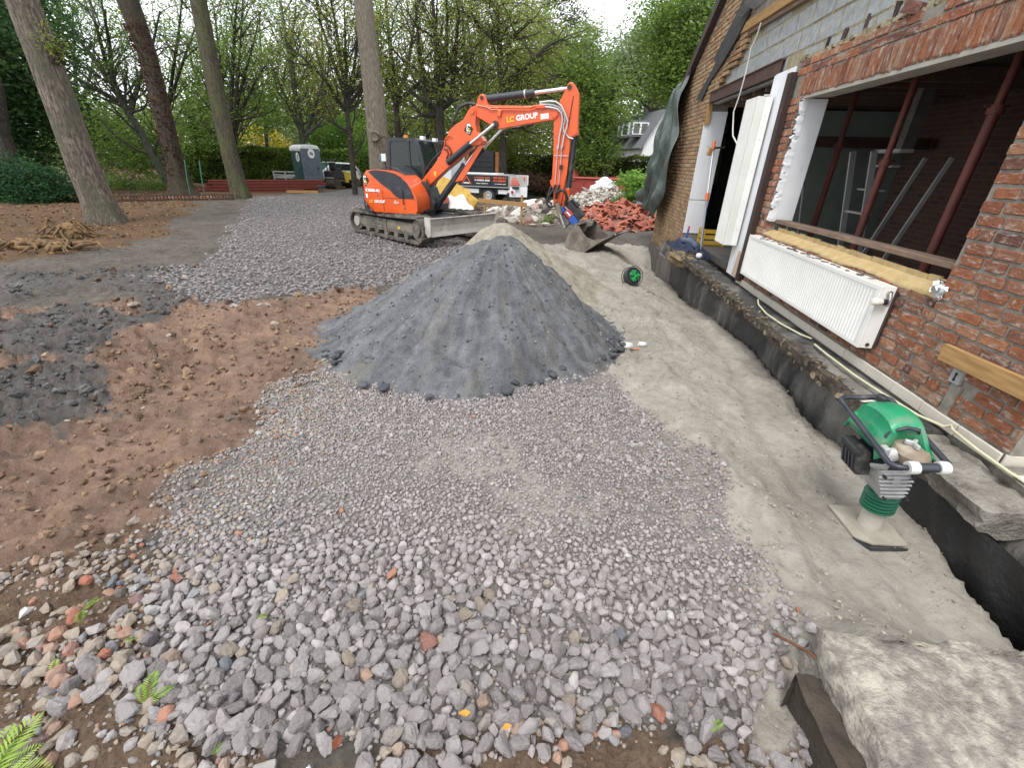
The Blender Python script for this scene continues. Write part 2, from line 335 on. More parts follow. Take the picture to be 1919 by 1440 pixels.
    b1 = N.new('ShaderNodeBump'); b1.inputs['Strength'].default_value = .9; b1.inputs['Distance'].default_value = .045; L.new(n2.outputs[0], b1.inputs['Height']); sm_ = math_(N, L, 'SUBTRACT', 1.0, math_(N, L, 'MULTIPLY', att('sand'), .35)); L.new(math_(N, L, 'MULTIPLY', sm_, .9), b1.inputs['Strength'])
    b2 = N.new('ShaderNodeBump'); b2.inputs['Strength'].default_value = .8; b2.inputs['Distance'].default_value = .014; L.new(n3.outputs[0], b2.inputs['Height']); L.new(math_(N, L, 'MULTIPLY', sm_, .8), b2.inputs['Strength']); L.new(b1.outputs[0], b2.inputs['Normal'])
    b3 = N.new('ShaderNodeBump'); b3.invert = True; b3.inputs['Distance'].default_value = .03; L.new(math_(N, L, 'MULTIPLY', att('far'), .9), b3.inputs['Strength']); L.new(vo.outputs['Distance'], b3.inputs['Height']); L.new(b2.outputs[0], b3.inputs['Normal'])
    L.new(b3.outputs[0], P.inputs['Normal'])
    return m
ground = link('ground', gm, mats=ground_mat()); tag(ground, kind='structure')
def gz(x, y): return float(ground_z(np.array([float(x)]), np.array([float(y)]))[0])

# ---------------------------------------------------------------- stones
def ico(sub):
    bm = bmesh.new(); bmesh.ops.create_icosphere(bm, subdivisions=sub, radius=1.0)
    V = np.array([v.co[:] for v in bm.verts]); Fc = np.array([[v.index for v in f.verts] for f in bm.faces]); bm.free(); return V, Fc
ICO = {1: ico(1), 2: ico(2), 3: ico(3)}
def rock_shape(sub, rng, rough=.05, round_=.62):
    V, Fc = ICO[sub]; K = rng.integers(9, 15); n = rng.normal(size=(K, 3)); n /= np.linalg.norm(n, axis=1)[:, None]; d = rng.uniform(round_ - .04, .90, K)
    dots = V @ n.T; r = np.min(np.where(dots > .12, d / np.maximum(dots, .12), 9), axis=1); r = np.minimum(r, 1.2)
    P = V * r[:, None]
    if sub >= 2:
        q = P * 2.3 + rng.uniform(0, 50); P = P * (1 + rough * (np.sin(q[:, 0]*2.1 + 1.3*np.cos(q[:, 1]*2.7)) + np.sin(q[:, 2]*3.1 + q[:, 0]*1.7) + 1.2*np.sin(q[:, 1]*4.7 + q[:, 2]*3.3))[:, None])
    return P * np.array([rng.uniform(1, 1.3), rng.uniform(.8, 1.0), rng.uniform(.68, .95)])
def clod_shape(sub, rng):
    V, Fc = ICO[sub]; o = rng.uniform(0, 40, 3); n = 0
    for f, a in ((1.6, .42), (3.4, .30), (7.1, .20)): q = V*f + o; n = n + a*(np.sin(q[:,0]*1.3 + 1.9*np.sin(q[:,1])) * np.cos(q[:,2]*1.2 + 1.4*np.sin(q[:,0]*.9)))
    return V * (1 + .75*n)[:, None] * np.array([1, rng.uniform(.7, 1), rng.uniform(.5, .8)])
def rand_rot(n, rng, tilt=.5):
    a = rng.uniform(0, 2*PI, n); b = rng.normal(0, tilt, n); c = rng.normal(0, tilt, n)
    ca, sa, cb, sb, cc, sc = np.cos(a), np.sin(a), np.cos(b), np.sin(b), np.cos(c), np.sin(c)
    Rz = np.zeros((n,3,3)); Rz[:,0,0]=ca; Rz[:,0,1]=-sa; Rz[:,1,0]=sa; Rz[:,1,1]=ca; Rz[:,2,2]=1
    Rx = np.zeros((n,3,3)); Rx[:,0,0]=1; Rx[:,1,1]=cb; Rx[:,1,2]=-sb; Rx[:,2,1]=sb; Rx[:,2,2]=cb
    Ry = np.zeros((n,3,3)); Ry[:,1,1]=1; Ry[:,0,0]=cc; Ry[:,0,2]=sc; Ry[:,2,0]=-sc; Ry[:,2,2]=cc
    return Rz @ Rx @ Ry
def scatter_mesh(name, pos, size, tint, sub, rng, nshape=14, tilt=.5, round_=.62, clod=False):
    VV = []; FF = []; TT = []; b = 0; n = len(pos); rot = rand_rot(n, rng, tilt); sh = rng.integers(0, nshape, n)
    for k in range(nshape):
        I = np.where(sh == k)[0]
        if not len(I): continue
        P = clod_shape(sub, rng) if clod else rock_shape(sub, rng, round_=round_); Fc = ICO[sub][1]
        W = np.einsum('nij,vj->nvi', rot[I], P) * size[I][:, None, None] + pos[I][:, None, :]
        VV.append(W.reshape(-1, 3)); nv = len(P)
        FF.append((Fc[None] + (np.arange(len(I)) * nv)[:, None, None] + b).reshape(-1, 3)); b += nv * len(I)
        TT.append(np.repeat(tint[I], len(Fc)))
    return np_mesh(name, np.concatenate(VV), np.concatenate(FF), {'tint': ('FACE', np.concatenate(TT))}, smooth=False)
STONE = [(0,(.195,.174,.168)),(.45,(.265,.239,.233)),(.80,(.32,.292,.285)),(.93,(.365,.336,.328)),(.945,(.25,.205,.165)),(.97,(.29,.24,.19)),(.98,(.32,.115,.065)),(.985,(.11,.115,.13)),(.993,(.14,.145,.16)),(1.0,(.52,.50,.47))]
m_gravel = tint_mat('gravel_stone', STONE, 'tint', scale=45, vary=.14, bump=.45, bscale=110, patch=(.29,.262,.25), pscale=9, plo=.5, phi=.75, bdist=.006)
m_stone = tint_mat('crushed_stone', STONE, None, scale=14, vary=.18, bump=.5, bscale=26, patch=(.31,.285,.275), pscale=4, plo=.5, phi=.75, bdist=.05)
srng = np.random.default_rng(11)
def mixtint(x, y, n, rng):
    t = rng.uniform(0, .93, n); odd = rng.random(n); e = .45*zones(x, y)['soil'] + sstep(1.15, .55, y) * .12 + sstep(-1.3, -1.9, x) * .42 + sstep(.85, 1.1, x)*.06 + .018
    return np.where(odd < e, np.where(rng.random(n) < .80, rng.uniform(.94, .976, n), rng.uniform(.976, 1.0, n)), t)
def place(n, x0, x1, y0, y1, smin, smax, power, rng, zone='near', thr=.45, sep=0.0):
    x = rng.uniform(x0, x1, n); y = rng.uniform(y0, y1, n); Z = zones(x, y)
    k = (Z[zone] if isinstance(zone, str) else zone(Z, x, y)) > np.clip(thr + rng.normal(0, .17, n), .12, .9)
    x, y = x[k], y[k]; s = smin + (smax - smin) * rng.random(len(x)) ** power
    return x, y, s
def pack(x, y, s, f=.78):
    """drop stones that would sit inside a bigger one (grid dart throwing)"""
    o = np.argsort(-s); keep = []; cell = .11; grid = {}
    for i in o:
        cx, cy = int(math.floor(x[i]/cell)), int(math.floor(y[i]/cell)); ok = True
        for a in (-1, 0, 1):
            for b in (-1, 0, 1):
                for j in grid.get((cx+a, cy+b), ()):
                    if (x[i]-x[j])**2 + (y[i]-y[j])**2 < (f*(s[i]+s[j]))**2: ok = False; break
                if not ok: break
            if not ok: break
        if ok: keep.append(i); grid.setdefault((cx, cy), []).append(i)
    return np.array(keep)
def pile_excl(x, y): return np.hypot((x+.65)/1.75, (y-4.7)/1.95) > 1.0
# front band: fist sized rubble
bigmap = lambda x, y: sstep(2.3, 1.0, y + .25*np.abs(x+.3)) 
X1, Y1, S1 = place(120000, -2.7, 1.25, .3, 3.4, .008, .029, 2.2, srng, lambda Z, x, y: np.maximum(Z['near']*(1 - .45*Z['soil']*(Z['near'] < .9)), .62*Z['soil']*(vn(x*5,y*5,3)>.58)), .42)
kk = srng.random(len(X1)) > .75*zones(X1, Y1)['fines']; X1, Y1, S1 = X1[kk], Y1[kk], S1[kk]
S1 = S1 * (.46 + .70 * bigmap(X1, Y1)) * np.where(Y1 < .62, .8, 1); 
k = pack(X1, Y1, S1, .74); X1, Y1, S1 = X1[k], Y1[k], S1[k]
d1 = np.sqrt(X1**2 + Y1**2 + 3.0); show = S1 / d1; vis = (np.abs(X1 + .05) < 1.25 * (Y1 + 1.2)) & (Y1 > .5)
order = np.argsort(-np.where(vis, show, 0)); TOP = order[:300]; rest = order[300:]
def sit(x, y, s, f=.42): return np.stack([x, y, ground_z(x, y) + s * f], -1)
shapes = []
for k in range(14):
    P = rock_shape(3, srng, .02); P = P * (1 + .06*(np.sin(P[:,0]*9 + k) * np.sin(P[:,1]*8 + 2*k) + .7*np.sin(P[:,2]*13 + P[:,0]*11)))[:, None]; me = np_mesh('stone', P, ICO[3][1], smooth=True); me.materials.append(m_stone); me.polygons.foreach_set('use_smooth', [False]*len(me.polygons)); shapes.append(me)
ptop = sit(X1[TOP], Y1[TOP], S1[TOP])
for i, p in zip(TOP, ptop):
    o = bpy.data.objects.new('stone', shapes[int(srng.integers(0, 14))]); C.objects.link(o); o.parent = ground
    s = float(S1[i]) * 1.06; o.location = p; o.scale = (s, s * float(srng.uniform(.8, 1.15)), s * float(srng.uniform(.85, 1.1))); o.rotation_euler = (float(srng.normal(0, .5)), float(srng.normal(0, .5)), float(srng.uniform(0, 6.28)))
mid = rest[S1[rest] / d1[rest] > .0085]; low = rest[S1[rest] / d1[rest] <= .0085]
o = link('rubble_stones', scatter_mesh('rubble_stones', sit(X1[mid], Y1[mid], S1[mid]), S1[mid]*1.05, mixtint(X1[mid], Y1[mid], len(mid), srng), 2, srng), ground, mats=m_gravel); tag(o, kind='stuff')
# small fill, near bed + scattered crumbs on the sand and soil
X2, Y2, S2 = place(15000, -2.9, 1.5, .3, 4.0, .004, .012, 1.5, srng, lambda Z, x, y: np.maximum(Z['near'], np.maximum(.46*Z['soil'], .425*(vn(x*7, y*7, 5) > .80)*(x < .2))), .42)
X2b, Y2b, S2b = place(6000, -2.8, 1.3, 2.2, 5.4, .008, .026, 2.0, srng, 'near', .4)
X2 = np.concatenate([X1[low], X2, X2b]); Y2 = np.concatenate([Y1[low], Y2, Y2b]); S2 = np.concatenate([S1[low], S2, S2b]); kk = S2/np.sqrt(X2**2 + Y2**2 + 3) > .0019; X2, Y2, S2 = X2[kk], Y2[kk], S2[kk]
o = link('gravel', scatter_mesh('gravel', sit(X2, Y2, S2), S2, mixtint(X2, Y2, len(X2), srng), 1, srng), ground, mats=m_gravel); tag(o, kind='stuff')
# brown rubble margin on the left and along the bottom
X5, Y5, S5 = place(9000, -3.4, 1.2, .25, 2.0, .006, .034, 3.4, srng, lambda Z, x, y: Z['soil']*(fbm(x*3, y*3, 63, 3) > .40), .45); k = pack(X5, Y5, S5, .75); X5, Y5, S5 = X5[k], Y5[k], S5[k]
T5 = np.where(srng.random(len(X5)) < .55, srng.uniform(.94, .978, len(X5)), np.where(srng.random(len(X5)) < .6, srng.uniform(0, .9, len(X5)), srng.uniform(.97, 1, len(X5))))
o = link('soil_stones', scatter_mesh('soil_stones', sit(X5, Y5, S5, .1), S5, T5, 2, srng), ground, mats=m_gravel); tag(o, kind='stuff')
# crumbs of damp sand
X6, Y6, S6 = place(7000, .4, 2.3, .9, 9, .003, .012, 3.2, srng, lambda Z, x, y: Z['sand']*(.5*sstep(1.7, 1.2, x - .07*(y-2)) + fbm(x*3.5, y*2.2, 67, 4) > .58)*(x < 2.2), .45)
m_crumb = tint_mat('sand_crumb', [(0,(.22,.195,.15)),(1,(.38,.345,.28))], 'tint', scale=40, vary=.15, bump=.3, bscale=120)
o = link('sand_crumbs', scatter_mesh('sand_crumbs', sit(X6, Y6, S6), S6, srng.random(len(X6)), 1, srng), ground, mats=m_crumb); tag(o, kind='stuff')
# far bed
X3, Y3, S3 = place(15000, -14, -1.8, 4.8, 20, .010, .042, 1.6, srng, 'far', .45); 
kk = srng.random(len(X3)) < np.clip(9 / Y3, 0, 1)**1.2; X3, Y3, S3 = X3[kk], Y3[kk], S3[kk]
o = link('gravel', scatter_mesh('gravel', sit(X3, Y3, S3), S3, srng.uniform(0, .5, len(X3)), 1, srng), ground, mats=m_gravel); tag(o, kind='stuff')
# clods in the mud and the blue clay
CLOD = [(0,(.054,.051,.050)),(.33,(.105,.101,.10)),(.45,(.15,.14,.13)),(.55,(.10,.062,.040)),(.8,(.24,.155,.105)),(.9,(.28,.19,.10)),(1,(.33,.30,.28))]
m_clod = tint_mat('soil_clod', CLOD, 'tint', scale=22, vary=.25, bump=.7, bscale=60, bdist=.015)
X4, Y4, S4 = place(4200, -8.5, -1.9, .6, 6.8, .007, .058, 5.5, srng, lambda Z, x, y: np.maximum(Z['clay']*(fbm(x*2.2, y*2.2, 62, 3) > .40), .5*Z['mud']*(fbm(x*1.5, y*1.5, 61, 3) > .58)), .45)
zc = zones(X4, Y4)['clay']; T4 = np.where(zc > .5, srng.uniform(0, .6, len(X4)), srng.uniform(.48, 1, len(X4)))
o = link('soil_clods', scatter_mesh('soil_clods', sit(X4, Y4, S4, -.05), S4*1.1, T4, 2, srng, 14, .6, .5, True), ground, mats=m_clod); tag(o, kind='stuff')
# brown crumbs that break up the torn soil, the litter edge and the trodden path
X7, Y7, S7 = place(26000, -9, -1.5, .5, 9, .006, .032, 2.9, srng, lambda Z, x, y: np.maximum(np.maximum(Z['mud'], .9*Z['clay'])*(.22 + 1.1*fbm(x*2.6, y*2.6, 161, 4)), .55*(1 - Z['near'] - Z['far'])*(fbm(x*1.3, y*1.3, 163, 3) > .5)), .70)
kk = S7/np.sqrt(X7**2 + Y7**2 + 3) > .0020; X7, Y7, S7 = X7[kk], Y7[kk], S7[kk]; z7 = zones(X7, Y7); T7 = np.where(z7['clay'] > .45, srng.uniform(0, .42, len(X7)), np.where(z7['mud'] > .45, srng.uniform(.56, .86, len(X7)), srng.uniform(.30, .62, len(X7))))
o = link('soil_crumbs', scatter_mesh('soil_crumbs', sit(X7, Y7, S7, .1), S7, T7, 1, srng), ground, mats=m_clod); tag(o, kind='stuff')
# ---------------------------------------------------------------- the two mounds
def mound(name, cx, cy, peak, slope, zb, mt, label, cat, seed, rough=.05, n=(150, 200), rmax=2.8, ridge=None):
    nr, na = n; rr = np.linspace(0, 1, nr)**.9 * rmax; aa = np.linspace(0, 2*PI, na, endpoint=False)
    RR, AA = np.meshgrid(rr, aa, indexing='ij'); x = cx + RR*np.cos(AA); y = cy + RR*np.sin(AA)
    sl = slope(AA)
    fl = (fbm(AA*7/PI*2.2, RR*.9, seed, 4) - .5)      # rills running down the slope
    z = peak - np.sqrt((RR*sl)**2 + .11**2) + .10 + fl*.075*sstep(.1, .6, RR) + (fbm(x*2.6, y*2.6, seed+3, 5, .6) - .5)*rough*4.2 + (fbm(x*13, y*13, seed+5, 4, .6) - .5)*rough*.75 - .05*sstep(.62,.7,fbm(x*3.1, y*3.1, seed+6, 3))
    g = ground_z(x, y); foot = .035 + .03*(fbm(x*3, y*3, seed+9, 3)-.5)
    h = z - g; h = np.where(h > foot*2, h, foot*2*np.exp(np.minimum(h - foot*2, 0)/.06)) - .012 - .03*sstep(rmax*.8, rmax, RR)
    z = g + h; keep = h > -.02
    V = np.stack([x, y, z], -1).reshape(-1, 3) - np.array([cx, cy, zb]); I = np.arange(nr*na).reshape(nr, na); J = np.roll(I, -1, 1)
    Fq = np.stack([I[:-1], I[1:], J[1:], J[:-1]], -1).reshape(-1, 4)
    kf = (h[:-1] > -.011) | (h[1:] > -.011); Fq = Fq[kf.reshape(-1)]
    o = link(name, np_mesh(name, V, Fq, {'hgt': ('POINT', h.ravel())}, smooth=True), None, (cx, cy, zb), mt)
    tag(o, label, cat); return o
def mound_mat(name, a, b, a2, b2, patch=None):
    m, N, L, P = _nt(name); tc = N.new('ShaderNodeTexCoord'); co = tc.outputs['Object']
    # streaks follow the fall line: noise on (angle, radius)
    sx = N.new('ShaderNodeSeparateXYZ'); L.new(co, sx.inputs[0]); at = math_(N, L, 'ARCTAN2', sx.outputs[1], sx.outputs[0])
    ln = N.new('ShaderNodeVectorMath'); ln.operation = 'LENGTH'; L.new(co, ln.inputs[0])
    cb = N.new('ShaderNodeCombineXYZ'); L.new(math_(N, L, 'MULTIPLY', at, 5.0), cb.inputs[0]); L.new(math_(N, L, 'MULTIPLY', ln.outputs['Value'], 1.0), cb.inputs[1])
    n1 = noise(N, L, cb.outputs[0], 1.5, 9, .66, .8); n2 = noise(N, L, co, 7, 8, .65); n3 = noise(N, L, co, 90, 4, .7)
    r1 = ramp(N, [(.40, a), (.60, b)]); L.new(n1.outputs[0], r1.inputs[0]); r2 = ramp(N, [(.35, a2), (.68, b2)]); L.new(n2.outputs[0], r2.inputs[0])
    c = mixc(N, L, .62, r1.outputs[0], r2.outputs[0])
    if patch:
        np_ = noise(N, L, cb.outputs[0], .9, 6, .6, .5); rp = ramp(N, [(.54, (0,0,0)), (.66, (1,1,1))]); L.new(np_.outputs[0], rp.inputs[0])
        c = mixc(N, L, math_(N, L, 'MULTIPLY', rp.outputs[0], .6), c, patch)
    r3 = ramp(N, [(.3, (.72,)*3), (.7, (1.2,)*3)]); L.new(n3.outputs[0], r3.inputs[0]); mm = N.new('ShaderNodeMix'); mm.data_type = 'RGBA'; mm.blend_type = 'MULTIPLY'; mm.inputs[0].default_value = 1
    L.new(c, mm.inputs[6]); L.new(r3.outputs[0], mm.inputs[7]); L.new(mm.outputs[2], P.inputs['Base Color']); P.inputs['Roughness'].default_value = .95; P.inputs['Specular IOR Level'].default_value = .2
    bb = N.new('ShaderNodeBump'); bb.inputs['Strength'].default_value = .8; bb.inputs['Distance'].default_value = .014; L.new(n3.outputs[0], bb.inputs['Height']); b1 = N.new('ShaderNodeBump'); b1.inputs['Strength'].default_value = .7; b1.inputs['Distance'].default_value = .05
    L.new(n2.outputs[0], b1.inputs['Height']); L.new(b1.outputs[0], bb.inputs['Normal']); L.new(bb.outputs[0], P.inputs['Normal'])
    return m
m_pile = mound_mat('stone_dust', (.080,.083,.089), (.215,.220,.228), (.075,.077,.083), (.20,.204,.212), (.185,.170,.135))
m_psand = mound_mat('pit_sand', (.25,.225,.175), (.41,.37,.30), (.23,.205,.16), (.42,.38,.31))
def slopeA(a):
    # a=0 is +x (towards the house), pi/2 away from the camera
    return .68 + .16*np.cos(a)*(np.cos(a) > 0) - .06*(-np.cos(a))*(np.cos(a) < 0)
dust = mound('stone_dust_pile', -.66, 4.75, 1.07, slopeA, 0, m_pile, 'large cone of dark blue-grey stone dust in front of the orange excavator', 'mound', 201)
sandp = mound('sand_pile', -.95, 7.0, .90, lambda a: .70 - .10*np.cos(a), 0, m_psand, 'heap of yellowish sand behind the grey stone dust cone', 'mound', 301, .05, (90, 140), 2.6)
# dark lumps that rolled to the foot of the cone
def pile_z(x, y):
    a = math.atan2(y-4.75, x+.66); return max(1.07 - math.hypot(x+.66, y-4.75)*float(slopeA(np.array([a]))[0]), gz(x, y) + .04)
LUMP = [(0,(.060,.064,.072)),(.5,(.095,.10,.11)),(1,(.15,.155,.165))]
m_lump = tint_mat('dust_lump', LUMP, None, scale=10, vary=.2, bump=.6, bscale=16, bdist=.05); lshape = []
for k in range(6):
    me = np_mesh('lump', clod_shape(2, srng), ICO[2][1], smooth=True); me.materials.append(m_lump); lshape.append(me)
for i in range(230):
    a = srng.uniform(PI*.9, PI*2.12) if i < 150 else srng.uniform(PI, 2*PI)
    rad = (1.10/float(slopeA(np.array([a]))[0])) * (srng.uniform(.88, 1.10) if i < 150 else srng.uniform(.12, .95)); x, y = -.66 + rad*math.cos(a), 4.75 + rad*math.sin(a)
    if i < 150 and srng.random() > 2.2*(fbm(np.array([a*3.1]), np.array([.5]), 191, 3)[0] - .22): continue
    s = float(.012 + .045*srng.random()**1.6 if i < 150 else .010 + .030*srng.random()**2); o = bpy.data.objects.new('lump', lshape[i % 6]); C.objects.link(o); o.parent = dust
    o.location = (x + .66, y - 4.75, pile_z(x, y) + s*.1); o.scale = (s, s, s*.8); o.rotation_euler = (0, 0, float(srng.uniform(0, 6)))

# chips lying on the flanks of the cone
nch = 1700; a_ = srng.uniform(PI*.85, PI*2.15, nch); r_ = 1.75*srng.random(nch)**.55; xc = -.66 + r_*np.cos(a_); yc = 4.75 + r_*np.sin(a_)
dv_ = np.zeros(len(dust.data.vertices)*3); dust.data.vertices.foreach_get('co', dv_); dv_ = dv_.reshape(-1, 3); rr_i = np.clip((np.hypot(xc+.66, yc-4.75)/2.8)**(1/.9)*149, 0, 149).astype(int); aa_i = ((np.arctan2(yc-4.75, xc+.66) % (2*PI))/(2*PI)*200).astype(int) % 200
zc_ = dv_[rr_i*200 + aa_i, 2]; sc_ = .003 + .017*srng.random(nch)**4
m_chip = tint_mat('dust_chip', [(0,(.07,.074,.08)),(.6,(.15,.155,.165)),(.9,(.24,.245,.255)),(1,(.26,.24,.20))], 'tint', scale=40, vary=.15, bump=.2, bscale=120)
o = link('dust_chips', scatter_mesh('dust_chips', np.stack([xc+.66, yc-4.75, zc_], -1), sc_, srng.random(nch), 1, srng), dust, mats=m_chip); tag(o, kind='stuff')
# ================================================================ HOUSE
BRICK = [(0,(.285,.104,.054)),(.18,(.35,.132,.064)),(.36,(.235,.086,.050)),(.5,(.31,.150,.090)),(.62,(.165,.072,.052)),(.67,(.11,.053,.043)),(.71,(.36,.160,.080)),(.84,(.35,.215,.145)),(1,(.275,.105,.057))]
BRICKY = [(0,(.27,.18,.095)),(.3,(.34,.23,.125)),(.5,(.23,.135,.08)),(.7,(.30,.16,.085)),(.85,(.36,.26,.15)),(1,(.20,.12,.075))]
m_brick = tint_mat('old_red_brick', BRICK, None, scale=3.2, vary=.28, bump=.6, bscale=9, patch=(.47,.40,.34), pscale=1.9, plo=.52, phi=.66, bdist=.06)
m_brick_s = tint_mat('old_red_brick_row', BRICK, 'tint', scale=24, vary=.28, bump=.6, bscale=70, patch=(.47,.40,.34), pscale=13, plo=.54, phi=.68, bdist=.008)
m_brick_y = tint_mat('yellow_brick', BRICKY, 'tint', scale=16, vary=.25, bump=.5, bscale=60, patch=(.20,.19,.06), pscale=1.1, plo=.60, phi=.75, bdist=.008)
m_mortar = mat('grey_mortar', (.27,.245,.205), (.175,.158,.132), 18, .95, .6, 90, bdist=.006)
m_block = mat('grey_block', (.36,.375,.375), (.25,.26,.262), 14, .95, .6, 120, dirt=(.36,.31,.19), dscale=5, dlo=.58, dhi=.72, bdist=.006)
m_ymort = mat('squeezed_mortar', (.36,.31,.20), (.24,.205,.13), 12, .95, .9, 60, bdist=.02)
m_white = mat('white_board', (.78,.79,.81), (.70,.71,.73), 3, .6, .1, 60, dirt=(.52,.48,.42), dscale=4, dlo=.60, dhi=.8)
m_plaster = mat('white_plaster', (.72,.71,.69), (.55,.53,.50), 6, .85, .5, 40, dirt=(.42,.37,.31), dscale=7, dlo=.56, dhi=.75)
m_rad = mat('white_enamel', (.80,.795,.76), (.74,.735,.70), 3, .28, 0, dirt=(.50,.44,.36), dscale=9, dlo=.64, dhi=.82)
m_wood = mat('pale_timber', (.44,.26,.10), (.30,.165,.06), 4, .75, .4, 30, stretch=(12, 1.2, 12), bdist=.004)
m_woodb = mat('weathered_timber', (.25,.17,.12), (.13,.085,.06), 5, .85, .5, 40, stretch=(14, 1.2, 14), bdist=.005)
m_dbrown = mat('brown_lacquer', (.045,.026,.022), (.028,.018,.016), 6, .5, .1)
m_steel_b = mat('rusty_primer', (.085,.042,.030), (.05,.028,.022), 6, .8, .3, 50)
m_foam = mat('insulation_foam', (.49,.365,.18), (.40,.29,.135), 12, .95, .4, 90, dirt=(.30,.215,.10), dscale=9, dlo=.56, dhi=.74, bdist=.005)
m_tilew = mat('beige_tile', (.62,.575,.49), (.56,.515,.435), 5, .35, 0, dirt=(.36,.31,.24), dscale=7, dlo=.6, dhi=.78)
m_conc = mat('broken_concrete', (.33,.305,.26), (.17,.15,.125), 9, .95, 1.0, 45, dirt=(.07,.06,.05), dscale=6, dlo=.55, dhi=.68, bdist=.03)
m_bitumen = mat('bitumen_coat', (.030,.030,.032), (.060,.058,.055), 4, .62, .6, 18, dirt=(.25,.23,.20), dscale=2.2, dlo=.46, dhi=.70, bdist=.03, stretch=(1, 1, .45))
m_slab = mat('slab_edge_crust', (.135,.105,.072), (.030,.026,.021), 14, .95, 1.0, 45, dirt=(.36,.29,.19), dscale=11, dlo=.57, dhi=.66, bdist=.05)
m_plinth = mat('cement_plinth', (.15,.135,.12), (.09,.082,.072), 4, .95, .6, 30, dirt=(.17,.16,.07), dscale=2, dlo=.55, dhi=.7, bdist=.02)
m_lead = mat('dark_roofing_felt', (.040,.038,.036), (.022,.022,.022), 8, .75, .4, 30)
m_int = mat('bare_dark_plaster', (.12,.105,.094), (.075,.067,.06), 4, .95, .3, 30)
m_int2 = mat('dusty_plaster', (.22,.20,.18), (.14,.13,.115), 5, .95, .4, 30)
m_green = mat('green_plasterboard', (.23,.28,.245), (.18,.22,.19), 3, .85, .1, 30)
m_intbrick = None
WX = 2.40
house = thing('brick_house', 'red brick house wall stripped open with two glassless openings along the trench', 'house', (2.4, 6, .4))
HO = (2.4, 6, .4)
def hb(mb, name, mt, **k): return mb.build(name, mt, house, off=HO, **k)
GABLE = lambda y: 2.62 + .56 * (12.3 - y)
# load-bearing body behind the facing bricks (mortar shows in the joints)
mb = MB(); x0, x1 = 2.412, 2.60
for y0, y1, z0, z1 in ((2.13, 2.99, -.2, 2.75), (2.99, 5.72, -.2, 1.03), (5.72, 6.05, .38, 2.75), (2.13, 5.72, 2.425, 2.75)):
    mb.ext((x0, y0, z0), (x1, y1, z1))
hb(mb, 'wall', m_mortar)
mb = MB(); mb.prism([(9.355, -1.2), (12.3, -1.2), (12.3, GABLE(12.3)), (7.2, GABLE(7.2)), (7.2, 3.55), (8.25, 3.40), (9.355, 2.88)], lambda u, v, d: (d, u, v), 2.413, 2.76); hb(mb, 'wall', m_mortar)
mb = MB(); mb.ext((2.475, 2.13, 2.752), (2.60, 9.35, 4.4)); hb(mb, 'block_wall', m_ymort)
# --- bricks
def brick_shape(rng):
    bm = bmesh.new(); bmesh.ops.create_cube(bm, size=1.0)
    for v in bm.verts: v.co += Vector((rng.uniform(-.03, .03), rng.uniform(-.022, .022), rng.uniform(-.055, .055)))
    bmesh.ops.bevel(bm, geom=bm.edges[:], offset=.075, segments=1, affect='EDGES'); bmesh.ops.triangulate(bm, faces=bm.faces[:])
    V = np.array([v.co[:] for v in bm.verts]); Fc = np.array([[v.index for v in f.verts] for f in bm.faces]); bm.free(); return V, Fc
brng = np.random.default_rng(5); bshapes = [brick_shape(brng) for _ in range(8)]
bmeshes = []
for V, Fc in bshapes:
    me = np_mesh('brick', V, Fc); me.materials.append(m_brick); bmeshes.append(me)
CO = .0744
def courses(rects, skip, rng, l0=.140, l1=.185, j=.015, x=WX, dep=.085, c=CO):
    out = []
    for (y0, y1, z0, z1) in rects:
        n = int(round((z1 - z0) / c)); hh = (z1 - z0) / max(n, 1)
        for k in range(n):
            y = y0 - rng.uniform(0, .12); z = z0 + (k + .5) * hh
            while y < y1:
                l = rng.uniform(l0, l1) if rng.random() > .14 else rng.uniform(.07, .1); a, b = max(y, y0), min(y + l, y1)
                if b - a > .03 and not skip((a+b)/2, z): out.append(((x + dep/2 + rng.normal(0, .0022), (a+b)/2, z + rng.normal(0, .0016)), (dep, b - a, hh - j + rng.normal(0, .0025))))
                y += l + j
    return out
RED = courses([(2.135, 2.99, .445, 2.425), (2.99, 5.72, .445, 1.040), (5.72, 6.07, .445, 2.425), (2.135, 5.98, 2.615, 2.764)], lambda y, z: (5.95 < y and z < 2.4 and z > 1.2 and False) or (2.53 < y < 2.66 and .62 < z < .72), brng)
# ragged top course and jamb toothing
RED = [b for b in RED if not (b[0][2] > 2.70 and brng.random() < .16)]
SOL = [((WX + .0425 + float(brng.normal(0, .003)), y, 2.518 + float(brng.normal(0, .003))), (.085, .052 + float(brng.normal(0, .003)), .183 + float(brng.normal(0, .004)))) for y in np.arange(2.16, 5.86, .0665)]
def bdist(b): return b[0][0]**2 + b[0][1]**2 + (b[0][2]-CAM_H)**2
RED.sort(key=bdist)
def brick_obs(lst, name):
    for c, d in lst:
        o = bpy.data.objects.new(name, bmeshes[int(brng.integers(0, 8))]); C.objects.link(o); o.parent = house
        o.location = (c[0]-HO[0], c[1]-HO[1], c[2]-HO[2]); fl = 1 if brng.random() < .5 else -1; o.scale = (d[0], fl*d[1], d[2]) if False else d
        o.rotation_euler = (float(brng.normal(0, .008)), PI if brng.random() < .5 else 0, float(brng.normal(0, .008)))
def brick_join(lst, name, mt, off=HO):
    VV = []; FF = []; TT = []; b = 0
    for c, d in lst:
        V, Fc = bshapes[int(brng.integers(0, 8))]; VV.append(V*np.array(d) + np.array(c) - np.array(off)); FF.append(Fc + b); b += len(V); TT.append(np.full(len(Fc), brng.random()))
    me = np_mesh(name, np.concatenate(VV), np.concatenate(FF), {'tint': ('FACE', np.concatenate(TT))}); o = link(name, me, house, mats=mt); tag(o, kind='stuff'); return o
inview = [b for b in RED if b[0][1] > 2.2]
